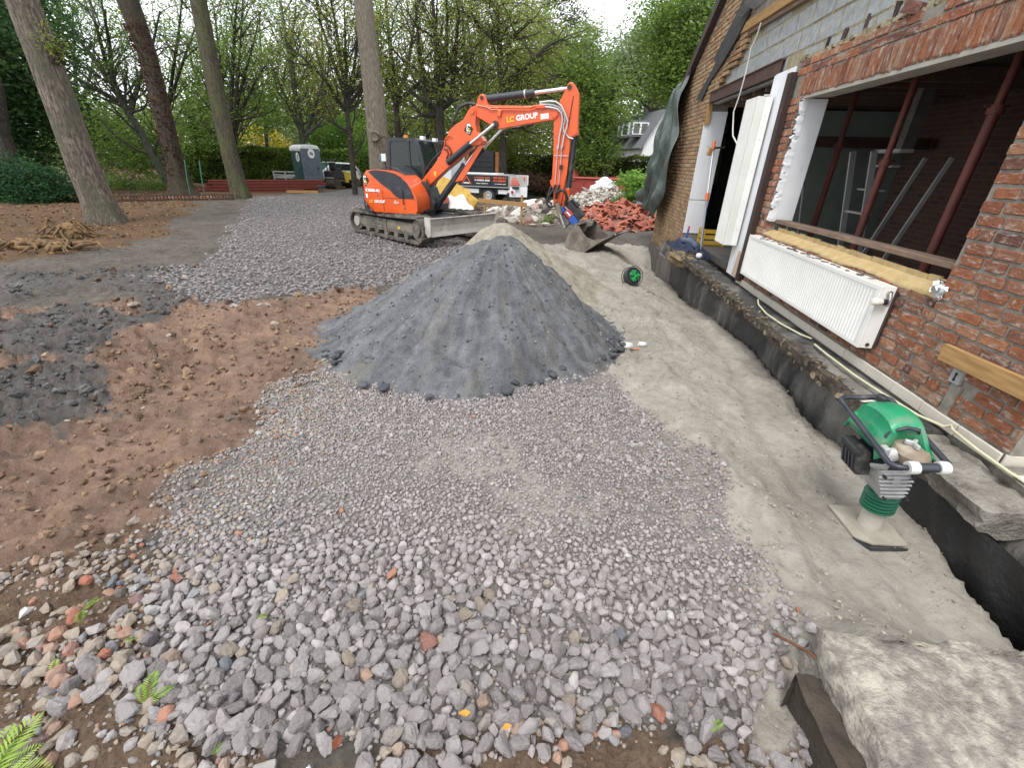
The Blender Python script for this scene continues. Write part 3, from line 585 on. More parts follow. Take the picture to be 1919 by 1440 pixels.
brick_obs(RED[:300], 'brick'); brick_join(RED[300:], 'brickwork', m_brick_s)
m_lint = m_brick
for c, d in SOL:
    o = bpy.data.objects.new('lintel_brick', bmeshes[int(brng.integers(0, 8))]); C.objects.link(o); o.parent = house
    o.location = [c[i]-HO[i] for i in range(3)]; o.scale = d; o.rotation_euler = (float(brng.normal(0, .02)), 0, float(brng.normal(0, .01)))
def in_gable(y, z):
    if z > GABLE(y) - .10 or y > 12.28: return False
    if z < 2.86: return y > 9.36
    return z > 2.88 + (9.35 - y) * .52 - .02 and y > 7.3
FAR = []
for b in courses([(7.3, 9.36, 2.87, 4.9), (9.362, 12.28, -.05, 4.9)], lambda y, z: not in_gable(y, z), brng, .13, .185, .014, WX, .085, .0680): FAR.append(b)
brick_join(FAR, 'brickwork', m_brick_y)
# red band between the felt strip and the blocks
RB = courses([(8.0, 9.36, 2.88, 3.45)], lambda y, z: z > 2.83 + (9.6 - y) * .455 or z < 2.93 + (8.9 - y)*.36, brng, x=WX + .008, c=.068)
brick_join(RB, 'brickwork', m_brick_y)
# --- concrete blocks above the openings
brng2 = np.random.default_rng(8); kz = 0
for z in np.arange(2.79, 4.2, .205):
    y = 2.05 + (.2 if kz % 2 else 0); kz += 1
    while y < 9.2:
        l = .395; a, b = max(y, 2.14), min(y + l, 9.25)
        top_ok = z + .1 < 3.44 + (6.2 - y)*-.045 + .05
        if b - a > .08 and top_ok and not (b > 7.9 and z > 2.85 + (9.2 - b) * .42) and not (z < 2.9 and 6.55 > (a+b)/2 > 6.0):
            m2 = MB().box((2.47 + .045, (a+b)/2, z), (.09 + float(brng2.normal(0, .004)), b - a - .018, .187), (0, 0, float(brng2.normal(0, .006))), jit=.004)
            hb(m2, 'concrete_block', m_block, bevel=.006, seg=1)
        y += l + .012
# mortar squeezed out and dark tie-hole blocks along the ragged brick top
mb = MB()
for y in np.arange(2.3, 6.1, .05): mb.box((2.452, y, 2.772 + random.uniform(-.012, .02)), (.075, .055, random.uniform(.02, .055)), (random.uniform(-.3, .3), 0, random.uniform(-.3, .3)), jit=.01)
hb(mb, 'mortar_ridge', m_ymort)
for y in (5.62, 5.33, 5.0, 4.62, 4.22, 3.7):
    hb(MB().box((2.472, y, 2.83 + random.uniform(-.02, .03)), (.03, random.uniform(.03,.05), random.uniform(.07, .13)), (.2, 0, 0), jit=.012), 'tie_hole_shade', m_dbrown)  # solid blocks, their dark colour stands in for shade inside the holes
hb(MB().box((2.43, 4.30, 2.795), (.10, .16, .06), (.3, 0, .3), jit=.01), 'broken_brick', m_brick)
# --- big window opening: soffit, reveal, sill, insulation
mb = MB(); mb.ext((2.486, 2.99, 2.408), (2.66, 5.74, 2.424)); mb.ext((2.41, 2.99, 2.395), (2.486, 5.74, 2.4235)); hb(mb, 'soffit_board', mat('shaded_board', (.40,.375,.32), (.33,.31,.265), 4, .9, .2))  # shade under the lintel is put into this darker board colour
hb(MB().ext((2.465, 5.690, 1.20), (2.66, 5.712, 2.394)), 'plaster_reveal', m_white)
# torn plaster crust beside the reveal: ragged sheet with a broken edge
prng = random.Random(3); n = 90; V = []; Fc = []
for k in range(n + 1):
    z = 1.19 + 1.205*k/n; w = .035 + .045*float(fbm(np.array([z*5.0]), np.array([2.0]), 5, 5, .65)[0])*2.0 - .03*(1 if (k*7) % 23 < 3 else 0); th = .010 + .012*float(vn(np.array([z*31.]), np.array([1.]), 8)[0])
    V += [(2.468, 5.712, z), (2.470 - w, 5.710, z + prng.uniform(-.006, .006)), (2.470 - w*.98, 5.700 - th, z), (2.468, 5.700 - th, z)]
for k in range(n):
    for q in range(4): Fc.append((k*4+q, k*4+(q+1) % 4, (k+1)*4+(q+1) % 4, (k+1)*4+q))
mb = MB().add(V, Fc)
for k in range(22):
    z = prng.uniform(1.2, 2.3); mb.box((2.43 + prng.uniform(-.03, .02), 5.690, z), (prng.uniform(.02, .06), .008, prng.uniform(.012, .03)), (prng.uniform(-.2, .2), prng.uniform(-.9, .9), prng.uniform(-.5, .1)), jit=.006)
hb(mb, 'torn_plaster', m_white)
mb = MB()
for k in range(46): mb.box((2.415 + prng.uniform(0, .03), 5.712, 1.2 + 1.2*k/46), (.05, .02, .05), (prng.uniform(-.4, .4), prng.uniform(-.8, .8), prng.uniform(-.3, .3)), jit=.012)
hb(mb, 'cavity_mortar', m_plinth)
mb = MB(); mb.box((2.555, 4.345, 1.205), (.15, 2.74, .042), (R(-.6), R(3), 0)); hb(mb, 'window_sill', m_woodb, bevel=.006)
mb = MB(); mb.ext((2.515, 3.0, 1.03), (2.595, 5.72, 1.10)); hb(mb, 'cavity', m_int)
# mineral wool bedded in the cavity: rough sloped strip
n = 90; V = []; Fc = []
for i in range(n + 1):
    y = 2.96 + 3.10*i/n; a = .003*prng.uniform(-1, 1); e = .004*math.sin(i*.33) + .004*prng.uniform(-1, 1); cut = .03*max(0, math.sin(i*.21))
    V += [(2.406 + a, y, 1.035 + e - cut*.5), (2.403 + a, y, 1.048 + e), (2.415 + a, y, 1.060 + e), (2.495, y, 1.100 + e*.4), (2.498, y, 1.03)]
for i in range(n):
    for k in range(4): Fc.append((i*5+k, i*5+k+1, (i+1)*5+k+1, (i+1)*5+k))
mb = MB().add(V, Fc); hb(mb, 'insulation', m_foam, smooth=60)
mb = MB()
for i in range(26): mb.box((2.505, 3.0 + i*.102, 1.112 + prng.uniform(-.004, .006)), (.018, .102, .042 + prng.uniform(0, .01)), jit=.003)
hb(mb, 'mortar_strip', m_foam)
mb = MB()
for k in range(34): mb.box((2.395 + prng.uniform(-.01, .03), 2.97 + prng.uniform(-.03, .09), 1.09 + prng.uniform(-.05, .05)), (.03, .035, .004), (prng.uniform(-2, 2), prng.uniform(-2, 2), prng.uniform(-2, 2)))
hb(mb, 'torn_foil', plain('aluminium_foil', (.75,.76,.78), .25, .9))
# --- garden door opening
hb(MB().ext((2.40, 6.06, .40), (2.60, 6.60, 2.73)), 'white_panel', m_white, bevel=.004)
hb(MB().ext((2.33, 5.955, .42), (2.398, 6.055, 2.665)), 'door_post', m_dbrown, bevel=.004)
hb(MB().box((2.395, 6.2, .60), (.03, .2, .3), jit=.03), 'bare_plaster_patch', mat('pink_plaster', (.50,.39,.30), (.42,.32,.25), 8, .9, .4))
hb(MB().ext((2.40, 9.337, 1.17), (2.765, 9.355, 2.60)), 'jamb_board', m_white); hb(MB().ext((2.40, 9.338, .56), (2.76, 9.355, 1.158)), 'jamb_board', m_white)
hb(MB().ext((2.40, 9.30, 2.40), (2.48, 9.352, 2.72)), 'timber_pad', m_wood)
mb = MB(); mb.ext((2.415, 6.55, 2.735), (2.435, 9.40, 2.872)); mb.ext((2.40, 6.55, 2.720), (2.60, 9.40, 2.7348)); mb.ext((2.40, 6.55, 2.8722), (2.474, 9.40, 2.886)); hb(mb, 'steel_lintel', m_steel_b)
for k in range(7): hb(MB().ext((2.61, 6.4 + k*.46, 2.66), (5.4, 6.47 + k*.46, 2.80)), 'ceiling_joist', m_woodb)
# --- plank roof edge left over the blocks
hb(MB().box((2.41, 6.25, 3.46), (.06, 4.3, .115), (R(1.6), 0, 0)), 'roof_timber', m_wood, bevel=.004)
hb(MB().box((2.44, 6.2, 3.375), (.05, 4.0, .05), (R(1.6), 0, 0)), 'roof_timber', m_woodb, bevel=.003)
mb = MB(); FL = lambda u, v, d: (d, u, v)
mb.prism([(10.15, 2.87), (9.75, 2.80), (9.38, 3.05), (8.87, 3.20), (8.95, 3.42)], FL, 2.372, 2.396); hb(mb, 'flashing_strip', m_lead)
mb = MB(); mb.prism([(9.40, 3.36), (8.90, 3.18), (8.28, 3.44), (7.95, 3.66), (8.40, 3.90), (8.55, 3.78)], FL, 2.36, 2.39); hb(mb, 'flashing_strip', m_lead)
mb = MB()
for k in range(5): mb.box((2.33, 8.05 - k*.36, 3.69 + k*.015), (.16, .40, .012), (R(-4), R(20 + 6*k), R(3)), jit=.012)
hb(mb, 'zinc_sheet', mat('old_zinc', (.42,.47,.52), (.30,.34,.38), 5, .45, .2, metal=.6))
hb(MB().box((2.5, 6.2, 3.62), (.16, 4.6, .16), (R(1.6), 0, 0)), 'roofing_felt', m_lead)
# verge + roof
mb = MB(); mb.prism([(12.55, GABLE(12.55) - .06), (12.55, GABLE(12.55) + .12), (5.0, GABLE(5.0) + .12), (5.0, GABLE(5.0) - .06)], FL, 2.30, 2.405); hb(mb, 'roof_verge', mat('verge_tile', (.060,.034,.028), (.035,.025,.022), 9, .7, .4))
mb = MB(); mb.prism([(12.55, GABLE(12.55) + .02), (12.55, GABLE(12.55) + .10), (5.0, GABLE(5.0) + .10), (5.0, GABLE(5.0) + .02)], FL, 2.407, 8); hb(mb, 'roof', mat('roof_tile', (.12,.055,.04), (.08,.04,.03), 9, .8, .4))
# --- skirting tiles
for y0, y1 in [(2.145, 2.425), (2.43, 2.71), (2.715, 2.995), (3.0, 3.285), (3.29, 3.585), (3.59, 3.86), (3.865, 4.14), (4.145, 4.43), (4.435, 4.72), (4.725, 5.01), (5.015, 5.30), (5.305, 5.59), (5.595, 5.88), (5.885, 6.15)]:
    hb(MB().ext((2.386 + random.uniform(-.003, .001), y0, .366), (2.402, y1, .440 + random.uniform(-.002, .002))), 'skirting_tile', m_tilew, bevel=.003, seg=1)
for k in range(2): hb(MB().ext((2.405 + .29*k, 2.128, .366), (2.69 + .29*k, 2.142, .440)), 'skirting_tile', m_tilew, bevel=.003, seg=1)
bend = courses([(2.42, 3.4, .445, 2.425)], lambda y, z: False, brng, x=0)
brick_join([((c[1], 2.135 + .04, c[2]), (d[1], .085, d[2])) for c, d in bend], 'brickwork', m_brick_s)
# --- socket box in a mortar chase
hb(MB().ext((2.392, 2.535, .40), (2.41, 2.60, .63)), 'mortar_chase', m_mortar)
sb_ = hb(MB().ext((2.385, 2.555, .632), (2.41, 2.63, .712)), 'socket_box', mat('dusty_plastic', (.36,.36,.35), (.25,.25,.24), 12, .7, .2), bevel=.004)
mb = MB(); mb.cyl((2.383, 2.593, .690), (2.386, 2.593, .690), .009, n=8); mb.cyl((2.383, 2.593, .655), (2.386, 2.593, .655), .009, n=8); mb.ext((2.3825, 2.588, .66), (2.3845, 2.598, .686)); m = mb.build('socket_hole', plain('black', (.01,.01,.01), .6), sb_, off=HO)
# --- broken floor slab edge, cavity and foundation
def rough_strip(name, prof, y0, y1, dy, mt, amp, seed, fs=7, endf=None):
    """profile [(x,z)] swept along y with noise; gives a broken crust"""
    ys = np.arange(y0, y1 + 1e-6, dy); pr = np.array(prof); seg = np.linalg.norm(np.diff(np.vstack([pr, pr[:1]]), axis=0), axis=1); cu = np.concatenate([[0], np.cumsum(seg)])
    m = max(int(cu[-1] / (dy*1.2)), 10); tt = np.linspace(0, cu[-1], m, endpoint=False); pc = np.vstack([pr, pr[:1]])
    px = np.interp(tt, cu, pc[:, 0]); pz = np.interp(tt, cu, pc[:, 1]); cx, cz = px.mean(), pz.mean()
    YY, TT = np.meshgrid(ys, np.arange(m), indexing='ij'); a = 2*PI*TT/m
    d = (fbm(YY*fs, np.cos(a)*1.7 + np.sin(a)*2.9 + 9, seed, 5, .6) - .5) * amp*2 + (np.abs(fbm(YY*fs*.35, np.sin(a) + 4, seed + 4, 3) - .5)) * -amp*1.5
    dx, dz = px - cx, pz - cz; L = np.hypot(dx, dz); X = px[None] + dx/L*d; Zz = pz[None] + dz/L*d
    X = X + .0; V = np.stack([X, YY + (vn(YY*9, a, seed) - .5)*dy, Zz], -1); nr, nc = YY.shape; I = np.arange(nr*nc).reshape(nr, nc); J = np.roll(I, -1, 1)
    Fq = np.stack([I[:-1], I[1:], J[1:], J[:-1]], -1).reshape(-1, 4); V = V.reshape(-1, 3)
    c0, c1 = len(V), len(V) + 1; V = np.vstack([V, [[cx, y0, cz], [cx, y1, cz]]]); T = [(c0, I[0, k], J[0, k], J[0, k]) for k in range(0)]
    Fq = Fq.tolist(); VV = V.tolist(); allf = [tuple(f) for f in Fq] + [(c0, int(I[0, k]), int(J[0, k])) for k in range(nc)] + [(c1, int(J[-1, k]), int(I[-1, k])) for k in range(nc)]
    mb = MB(); mb.add(VV, allf); return hb(mb, name, mt, smooth=40)
rough_strip('floor_slab', [(2.03, .39), (2.13, .385), (2.15, .30), (2.11, .275), (2.035, .29)], 2.78, 8.6, .03, m_slab, .034, 21)
rough_strip('floor_slab', [(2.12, .345), (2.42, .355), (2.42, .22), (2.12, .22)], 2.5, 9.4, .06, m_bitumen, .016, 23)
rough_strip('floor_slab', [(2.08, .33), (2.40, .345), (2.42, .20), (2.22, .14), (2.11, .22)], 1.80, 2.86, .03, m_conc, .045, 25, 11)
rough_strip('floor_slab', [(2.33, .395), (3.6, .395), (3.6, .22), (2.42, .20), (2.35, .30)], .2, 2.115, .05, m_conc, .022, 27, 4)
for k in range(3):
    for j in range(3): hb(MB().ext((2.345 + .31*j, 1.70 - .31*k, .399), (2.645 + .31*j, 2.0 - .31*k, .411)), 'floor_tile', m_tilew, bevel=.003, seg=1)
mb = MB(); frs = random.Random(12)
for k in range(80):
    y = 2.9 + 5.6*frs.random(); mb.box((2.03 + .11*frs.random(), y, .395 + frs.uniform(-.012, .012)), (frs.uniform(.008, .03), frs.uniform(.01, .04), frs.uniform(.004, .012)), (frs.uniform(-.5, .5), frs.uniform(-.5, .5), frs.uniform(0, 3)), jit=.006)
for k in range(34):
    y = 2.9 + 3.5*frs.random(); mb.box((2.02 + frs.uniform(-.012, .01), y, .34 + frs.uniform(-.04, .04)), (.01, frs.uniform(.015, .05), frs.uniform(.015, .04)), (frs.uniform(-.4, .4), frs.uniform(-.4, .4), frs.uniform(-.4, .4)), jit=.008)
tag(hb(mb, 'slab_flakes', mat('crust_flakes', (.25,.195,.125), (.07,.056,.042), 11, .95, .6, 60)), kind='stuff')
# foundation wall: bitumen coat with runs and smears
ny, nz = 260, 46; ys = np.linspace(-.4, 10.4, ny); zs = np.linspace(-1.6, .30, nz); YY, ZZ = np.meshgrid(ys, zs, indexing='ij')
XX = 2.23 + (fbm(YY*1.3, ZZ*2, 301, 4) - .5)*.12 + (fbm(YY*7, ZZ*9, 305, 4) - .5)*.03 + .07*sstep(.02, .22, ZZ) + .10*sstep(2.4, 1.6, YY)
I = np.arange(ny*nz).reshape(ny, nz); Fq = np.stack([I[:-1, :-1], I[1:, :-1], I[1:, 1:], I[:-1, 1:]], -1).reshape(-1, 4)
o = link('foundation_wall', np_mesh('foundation_wall', np.stack([XX, YY, ZZ], -1).reshape(-1, 3) - np.array(HO), Fq, smooth=True), house, mats=m_bitumen)
mb = MB(); mb.ext((2.36, 9.36, -1.5), (2.412, 12.32, -.06)); hb(mb, 'plinth', m_plinth, bevel=.01)
mb = MB(); mb.ext((2.2, 9.0, -1.5), (2.37, 10.3, .02)); hb(mb, 'plinth', m_plinth, bevel=.03)
# black damp-proof sheet hanging in the pit
m_sheet = mat('black_membrane', (.012,.012,.013), (.02,.02,.021), 4, .35, .6, 12, bdist=.03)
n1, n2 = 60, 26; V = []; Fc = []
for i in range(n1):
    for j in range(n2):
        y = .2 + 2.4*i/(n1-1); s = j/(n2-1); V.append((2.17 + .05*math.sin(i*.23 + 2*s) * s + .14*s*s + .012*math.sin(i*.9 + j*.5), y, .21 - .95*s + .03*math.sin(i*.3)))
for i in range(n1-1):
    for j in range(n2-1): Fc.append((i*n2+j, i*n2+j+1, (i+1)*n2+j+1, (i+1)*n2+j))
hb(MB().add(V, Fc), 'damp_proof_sheet', m_sheet, smooth=70)
# --- interior: floor, back walls, ceiling
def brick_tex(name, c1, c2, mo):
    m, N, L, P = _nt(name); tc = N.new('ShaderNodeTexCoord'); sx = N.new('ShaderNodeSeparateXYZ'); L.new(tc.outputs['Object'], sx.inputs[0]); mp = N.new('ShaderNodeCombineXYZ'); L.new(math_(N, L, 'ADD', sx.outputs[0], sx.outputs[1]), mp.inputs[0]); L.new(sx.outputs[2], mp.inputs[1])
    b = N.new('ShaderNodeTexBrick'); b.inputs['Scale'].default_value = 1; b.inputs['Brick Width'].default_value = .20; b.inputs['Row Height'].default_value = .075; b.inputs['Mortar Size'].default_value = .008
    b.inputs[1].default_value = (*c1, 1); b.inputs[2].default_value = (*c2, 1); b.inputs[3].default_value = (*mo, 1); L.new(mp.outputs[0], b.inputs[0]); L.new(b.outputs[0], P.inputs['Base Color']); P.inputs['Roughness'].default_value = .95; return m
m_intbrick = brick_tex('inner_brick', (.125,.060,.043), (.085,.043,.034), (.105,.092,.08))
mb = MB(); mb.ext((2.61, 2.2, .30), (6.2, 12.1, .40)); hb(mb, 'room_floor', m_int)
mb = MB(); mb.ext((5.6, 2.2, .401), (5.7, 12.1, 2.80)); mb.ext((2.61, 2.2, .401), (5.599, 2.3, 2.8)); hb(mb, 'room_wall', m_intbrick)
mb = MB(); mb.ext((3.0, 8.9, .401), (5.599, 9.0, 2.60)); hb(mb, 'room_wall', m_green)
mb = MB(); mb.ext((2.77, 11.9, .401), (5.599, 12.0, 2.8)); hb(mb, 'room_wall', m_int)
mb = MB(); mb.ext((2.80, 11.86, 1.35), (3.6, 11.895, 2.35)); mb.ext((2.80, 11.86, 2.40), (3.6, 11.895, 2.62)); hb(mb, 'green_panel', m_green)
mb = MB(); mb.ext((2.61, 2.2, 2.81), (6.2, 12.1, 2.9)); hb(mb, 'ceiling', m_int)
hb(MB().ext((4.35, 7.0, 1.95), (4.50, 7.12, 2.8)), 'plaster_column', m_int2)
hb(MB().ext((2.7, 8.2, 2.05), (5.5, 8.32, 2.2)), 'ceiling_beam', m_steel_b)

# ================================================================ THINGS ON THE HOUSE
def radiator_h():
    t = thing('radiator', 'long white ribbed radiator hanging below the big window opening', 'radiator', (2.3, 4.57, .55)); O = (2.3, 4.57, .55)
    y0, y1, z0, z1, xf, xb = 3.32, 5.82, .555, 1.02, 2.285, 2.385
    # ribbed front: flutes pressed into the sheet
    V = []; Fc = []; n = 62; pts = []
    for i in range(n):
        a = y0 + .05 + (y1 - y0 - .10)*i/n; p = (y1 - y0 - .10)/n
        pts += [(a, 0), (a + p*.30, 0), (a + p*.42, .008), (a + p*.88, .008)]
    pts.append((y1 - .05, 0))
    for y, d in pts:
        V += [(xf, y, z0 + .022), (xf + d*.2, y, z0 + .034), (xf + d, y, z0 + .05), (xf + d, y, z1 - .06), (xf + d*.2, y, z1 - .045), (xf, y, z1 - .034)]
    for i in range(len(pts) - 1):
        for k in range(5): Fc.append((i*6+k, i*6+k+1, (i+1)*6+k+1, (i+1)*6+k))
    MB().add(V, Fc).build('front_panel', m_rad, t, off=O, smooth=25)
    mb = MB(); mb.ext((xf, y0, z1 - .0338), (xf + .012, y1, z1)); mb.ext((xf, y0, z0), (xf + .012, y1, z0 + .0218)); mb.ext((xf, y0, z0 + .022), (xf + .012, y0 + .05, z1 - .034)); mb.ext((xf, y1 - .05, z0 + .022), (xf + .012, y1, z1 - .034)); mb.build('frame', m_rad, t, off=O, bevel=.003)
    MB().ext((xb - .02, y0 + .01, z0 + .02), (xb, y1 - .01, z1 - .02)).build('back_panel', m_rad, t, off=O)
    for y in (y0, y1 - .004): MB().ext((xf + .0122, y, z0 + .003), (xb, y + .004, z1 - .002)).build('side_cover', m_rad, t, off=O)
    # top grille: bars and dirt between
    mb = MB()
    for i in range(84): a = y0 + .01 + i*(y1-y0-.02)/84; mb.ext((xf + .013, a, z1 - .006), (xb - .004, a + (.022 if i % 3 else .027), z1 - .001))
    mb.ext((xb - .004, y0 + .004, z1 - .006), (xb + .004, y1 - .004, z1)); mb.build('top_grille', m_rad, t, off=O)
    mb = MB()
    for q in range(26): y = y0 + random.uniform(.25, 2.3); mb.box((xf + random.uniform(.02, .09), y, z1 + .002), (random.uniform(.012, .035), random.uniform(.015, .06), .006), (0, 0, random.uniform(0, 3)), jit=.006)
    tag(mb.build('mortar_crumbs', m_plinth, t, off=O), kind='stuff')
    MB().ext((xf + .014, y0 + .006, z0 + .01), (xb - .022, y1 - .006, z1 - .05)).build('convector', m_int, t, off=O)
    m_ch = plain('chrome', (.55,.53,.50), .3, .9); m_kn = plain('knob_white', (.75,.72,.64), .4)
    mb = MB(); mb.cyl((xf + .06, y0 - .02, z1 - .04), (xf + .06, y0 + .006, z1 - .04), .016, n=12); mb.tube([(xf + .06, y0 - .018, z1 - .04), (xf + .06, y0 - .035, z1 - .07), (xf + .06, y0 - .03, z1 - .13)], .011, 10); mb.build('valve_body', m_ch, t, off=O, smooth=40)
    mb = MB(); mb.cyl((xf + .045, y0 - .034, z1 - .10), (xf + .015, y0 - .036, z1 - .10), .021, n=14); kb = mb.build('knob_collar', plain('knob_black', (.02,.02,.035), .4), t, off=O, smooth=40)
    mb = MB(); mb.lathe([(.019, 0), (.024, .006), (.026, .05), (.022, .066), (.010, .070)], 16, Matrix.Translation((xf + .015, y0 - .036, z1 - .10)) @ Matrix.Rotation(R(-90), 4, 'Y')); mb.build('thermostat_knob', m_kn, t, off=O, smooth=50)
    for z in (z0 + .03,): MB().cyl((xf + .06, y0 - .006, z), (xf + .06, y0 + .003, z), .014, n=12).build('plug', m_steel_b, t, off=O, smooth=40)
    MB().box((2.392, 3.325, .78), (.014, .05, .42)).build('wall_bracket', m_dbrown, t, off=O)
radiator_h()
def radiator_v():
    t = thing('radiator', 'tall narrow white radiator standing upright on the panel beside the door opening', 'radiator', (2.3, 6.5, .8)); O = (2.3, 6.5, .8)
    y0, y1, z0, z1, xf, xb = 6.40, 6.78, .79, 2.50, 2.20, 2.375
    V = []; Fc = []; n = 10; pts = []
    for i in range(n):
        a = y0 + .02 + (y1-y0-.04)*i/n; p = (y1-y0-.04)/n; pts += [(a, 0), (a + p*.35, 0), (a + p*.45, .012), (a + p*.9, .012)]
    pts = [(y0, 0)] + pts + [(y1, 0)]
    for y, d in pts: V += [(xf + .02, y, z0), (xf, y, z0 + .02), (xf + d, y, z0 + .05), (xf + d, y, z1 - .05), (xf, y, z1 - .02), (xf + .02, y, z1)]
    for i in range(len(pts)-1):
        for k in range(5): Fc.append((i*6+k, i*6+k+1, (i+1)*6+k+1, (i+1)*6+k))
    MB().add(V, Fc).build('front_panel', m_rad, t, off=O, smooth=25)
    mb = MB()
    for k in range(13): a = xf + .0022 + k*.0066; mb.ext((a, y0 - .001 - (.006 if k % 2 else 0), z0 + .01), (a + .0062, y1, z1 - .006))
    mb.build('ribs', m_rad, t, off=O)
    MB().ext((xf + .09, y0 - .004, z0 + .005), (xb, y1, z1 - .003)).build('side_cover', m_rad, t, off=O, bevel=.006)
    for z in (1.0, 1.35, 1.7, 2.05, 2.3): MB().cyl((2.33, y0 - .007, z), (2.33, y0 - .0035, z), .008, n=8).build('screw_cap', m_plaster, t, off=O)
    MB().ext((xf + .07, y0 - .01, z1 + .001), (xf + .14, y0 + .02, z1 + .012)).build('vent_clip', m_plaster, t, off=O)
radiator_v()
def prop(y, x, z1, zc, lab):
    t = thing('steel_prop', lab, 'building prop', (x, y, .4), group='steel props inside the house'); m = M_RED
    mb = MB(); mb.cyl((0, 0, 0), (0, 0, zc - .4), .036, n=12); mb.build('outer_tube', m, t, smooth=40)
    mb = MB(); mb.cyl((0, 0, zc - .4), (0, 0, 2.395), .028, n=12); mb.build('inner_tube', m, t, smooth=40)
    MB().cyl((0, 0, zc - .45), (0, 0, zc - .39), .052, n=12).build('collar', m, t, smooth=40)
    MB().cyl((-.09, 0, zc - .40), (.09, 0, zc - .395), .008, n=6).build('locking_pin', m_steel_b, t)
    MB().box((0, 0, .004), (.14, .14, .008)).build('base_plate', m, t); MB().box((0, 0, 2.40), (.14, .14, .008)).build('head_plate', m, t)
M_RED = mat('red_primer_paint', (.19,.047,.034), (.13,.036,.028), 6, .6, .2, dirt=(.12,.07,.055), dscale=5)
prop(6.26, 3.2, 2.4, 2.02, 'red steel prop behind the sill, farthest from the camera'); prop(5.31, 3.2, 2.4, 1.84, 'red steel prop behind the sill in the middle, beside the ladder'); prop(4.25, 3.2, 2.4, 2.2, 'red steel prop nearest the camera, at the right end of the sill')
def ladder():
    t = thing('step_ladder', 'aluminium folding step ladder standing inside behind the window sill', 'ladder', (3.9, 6.7, .4)); al = plain('aluminium', (.62,.62,.62), .5, .15)
    for y in (-.22, .22): MB().box((.0, y, .78), (.07, .028, 1.6), (0, R(-12), 0)).build('rail', al, t)
    for y in (-.22, .22): MB().box((.55, y, .75), (.05, .025, 1.56), (0, R(14), 0)).build('rail', al, t)
    for k in range(5): MB().box((-.10 + .062*k*1.0, 0, .28 + .28*k), (.10, .42, .022)).build('step', al, t)
    MB().box((.19, 0, 1.57), (.16, .48, .04)).build('top_platform', al, t)
ladder()
t = thing('survey_tripod', 'thin aluminium tripod legs just inside the near window jamb', 'tripod', (3.3, 7.1, .4)); al = plain('dull_aluminium', (.45,.46,.47), .5, .15)
for a in (0, 2.1, 4.2): MB().cyl((.25*math.cos(a), .25*math.sin(a), 0), (.03*math.cos(a), .03*math.sin(a), 1.15), .014, n=8).build('leg', al, t)
MB().cyl((0, 0, 1.13), (0, 0, 1.2), .045, n=10).build('head', al, t)
# support pole with orange grips
t = thing('support_pole', 'telescopic clamping pole with orange grips leaning in the door opening', 'pole', (2.42, 8.03, .40)); O = (2.42, 8.03, .40)
p0, p1 = Vector((2.42, 8.05, .42)), Vector((2.42, 8.55, 2.06)); L_ = lambda s: p0.lerp(p1, s)
MB().cyl(p0, L_(.52), .020, n=12).build('lower_tube', mat('grey_tube', (.30,.33,.37), (.22,.24,.28), 5, .4, metal=.5), t, off=O, smooth=40)
MB().cyl(L_(.52), L_(.98), .015, n=12).build('upper_tube', plain('bright_tube', (.7,.72,.75), .3, .6), t, off=O, smooth=40)
m_or = plain('orange_plastic', (.62,.12,.03), .45)
MB().cyl(L_(.49), L_(.56), .030, n=10).build('grip', m_or, t, off=O, smooth=40); MB().cyl(L_(.95), L_(1.03), .026, n=10).build('grip', m_or, t, off=O, smooth=40)
MB().box(L_(.97) + Vector((.09, -.02, .01)), (.18, .03, .03), (0, R(-6), .2)).build('clamp_bar', m_dbrown, t, off=O); MB().box(L_(.955) + Vector((-.06, -.03, -.03)), (.06, .05, .11), (0, .2, .3)).build('clamp_jaw', m_wood, t, off=O)
MB().cyl(p0, p0 + Vector((0, 0, -.02)), .03, n=10).build('foot', m_dbrown, t, off=O)
# loose cable
t = tag(MB().tube([Vector((2.36, y, z)) for y, z in ((7.39,3.40),(7.43,3.28),(7.55,3.17),(7.55,2.9),(7.60,2.64),(7.70,2.45),(7.57,2.23),(7.50,2.14),(7.22,2.02),(7.08,1.91),(7.0,1.88),(6.95,1.92))], .010, 8).build('loose_cable', plain('cable_white', (.62,.60,.55), .5), smooth=60), 'thin white cable dangling down from the roof timber in front of the door opening', 'cable')
# conduit along the slab, two lengths
m_cd = mat('cream_conduit', (.58,.56,.38), (.52,.50,.34), 8, .45)
tag(MB().tube([(2.30,5.16,.40),(2.25,5.0,.385),(2.22,4.7,.375),(2.24,4.4,.370),(2.29,4.1,.372),(2.33,3.98,.378)], .0085, 8).build('conduit', m_cd, smooth=60), 'short curved piece of cream conduit at the far end of the slab edge', 'conduit', 'cream conduit along the slab')
tag(MB().tube([(2.29,3.84,.375),(2.27,3.6,.380),(2.26,3.2,.383),(2.27,2.9,.390),(2.30,2.6,.395),(2.34,2.45,.41),(2.365,2.44,.43),(2.345,2.40,.42),(2.33,2.2,.415),(2.32,2.0,.42),(2.33,1.96,.42)], .0085, 8).build('conduit', m_cd, smooth=60), 'long cream conduit running past the green machine to the house corner', 'conduit', 'cream conduit along the slab')
# nailed plank
tag(MB().box((2.362, 2.39, .790), (.03, .66, .100), (R(-1.5), 0, 0)).build('timber_plank', m_wood, bevel=.003), 'pale timber plank fixed to the brick wall above the socket box', 'plank')
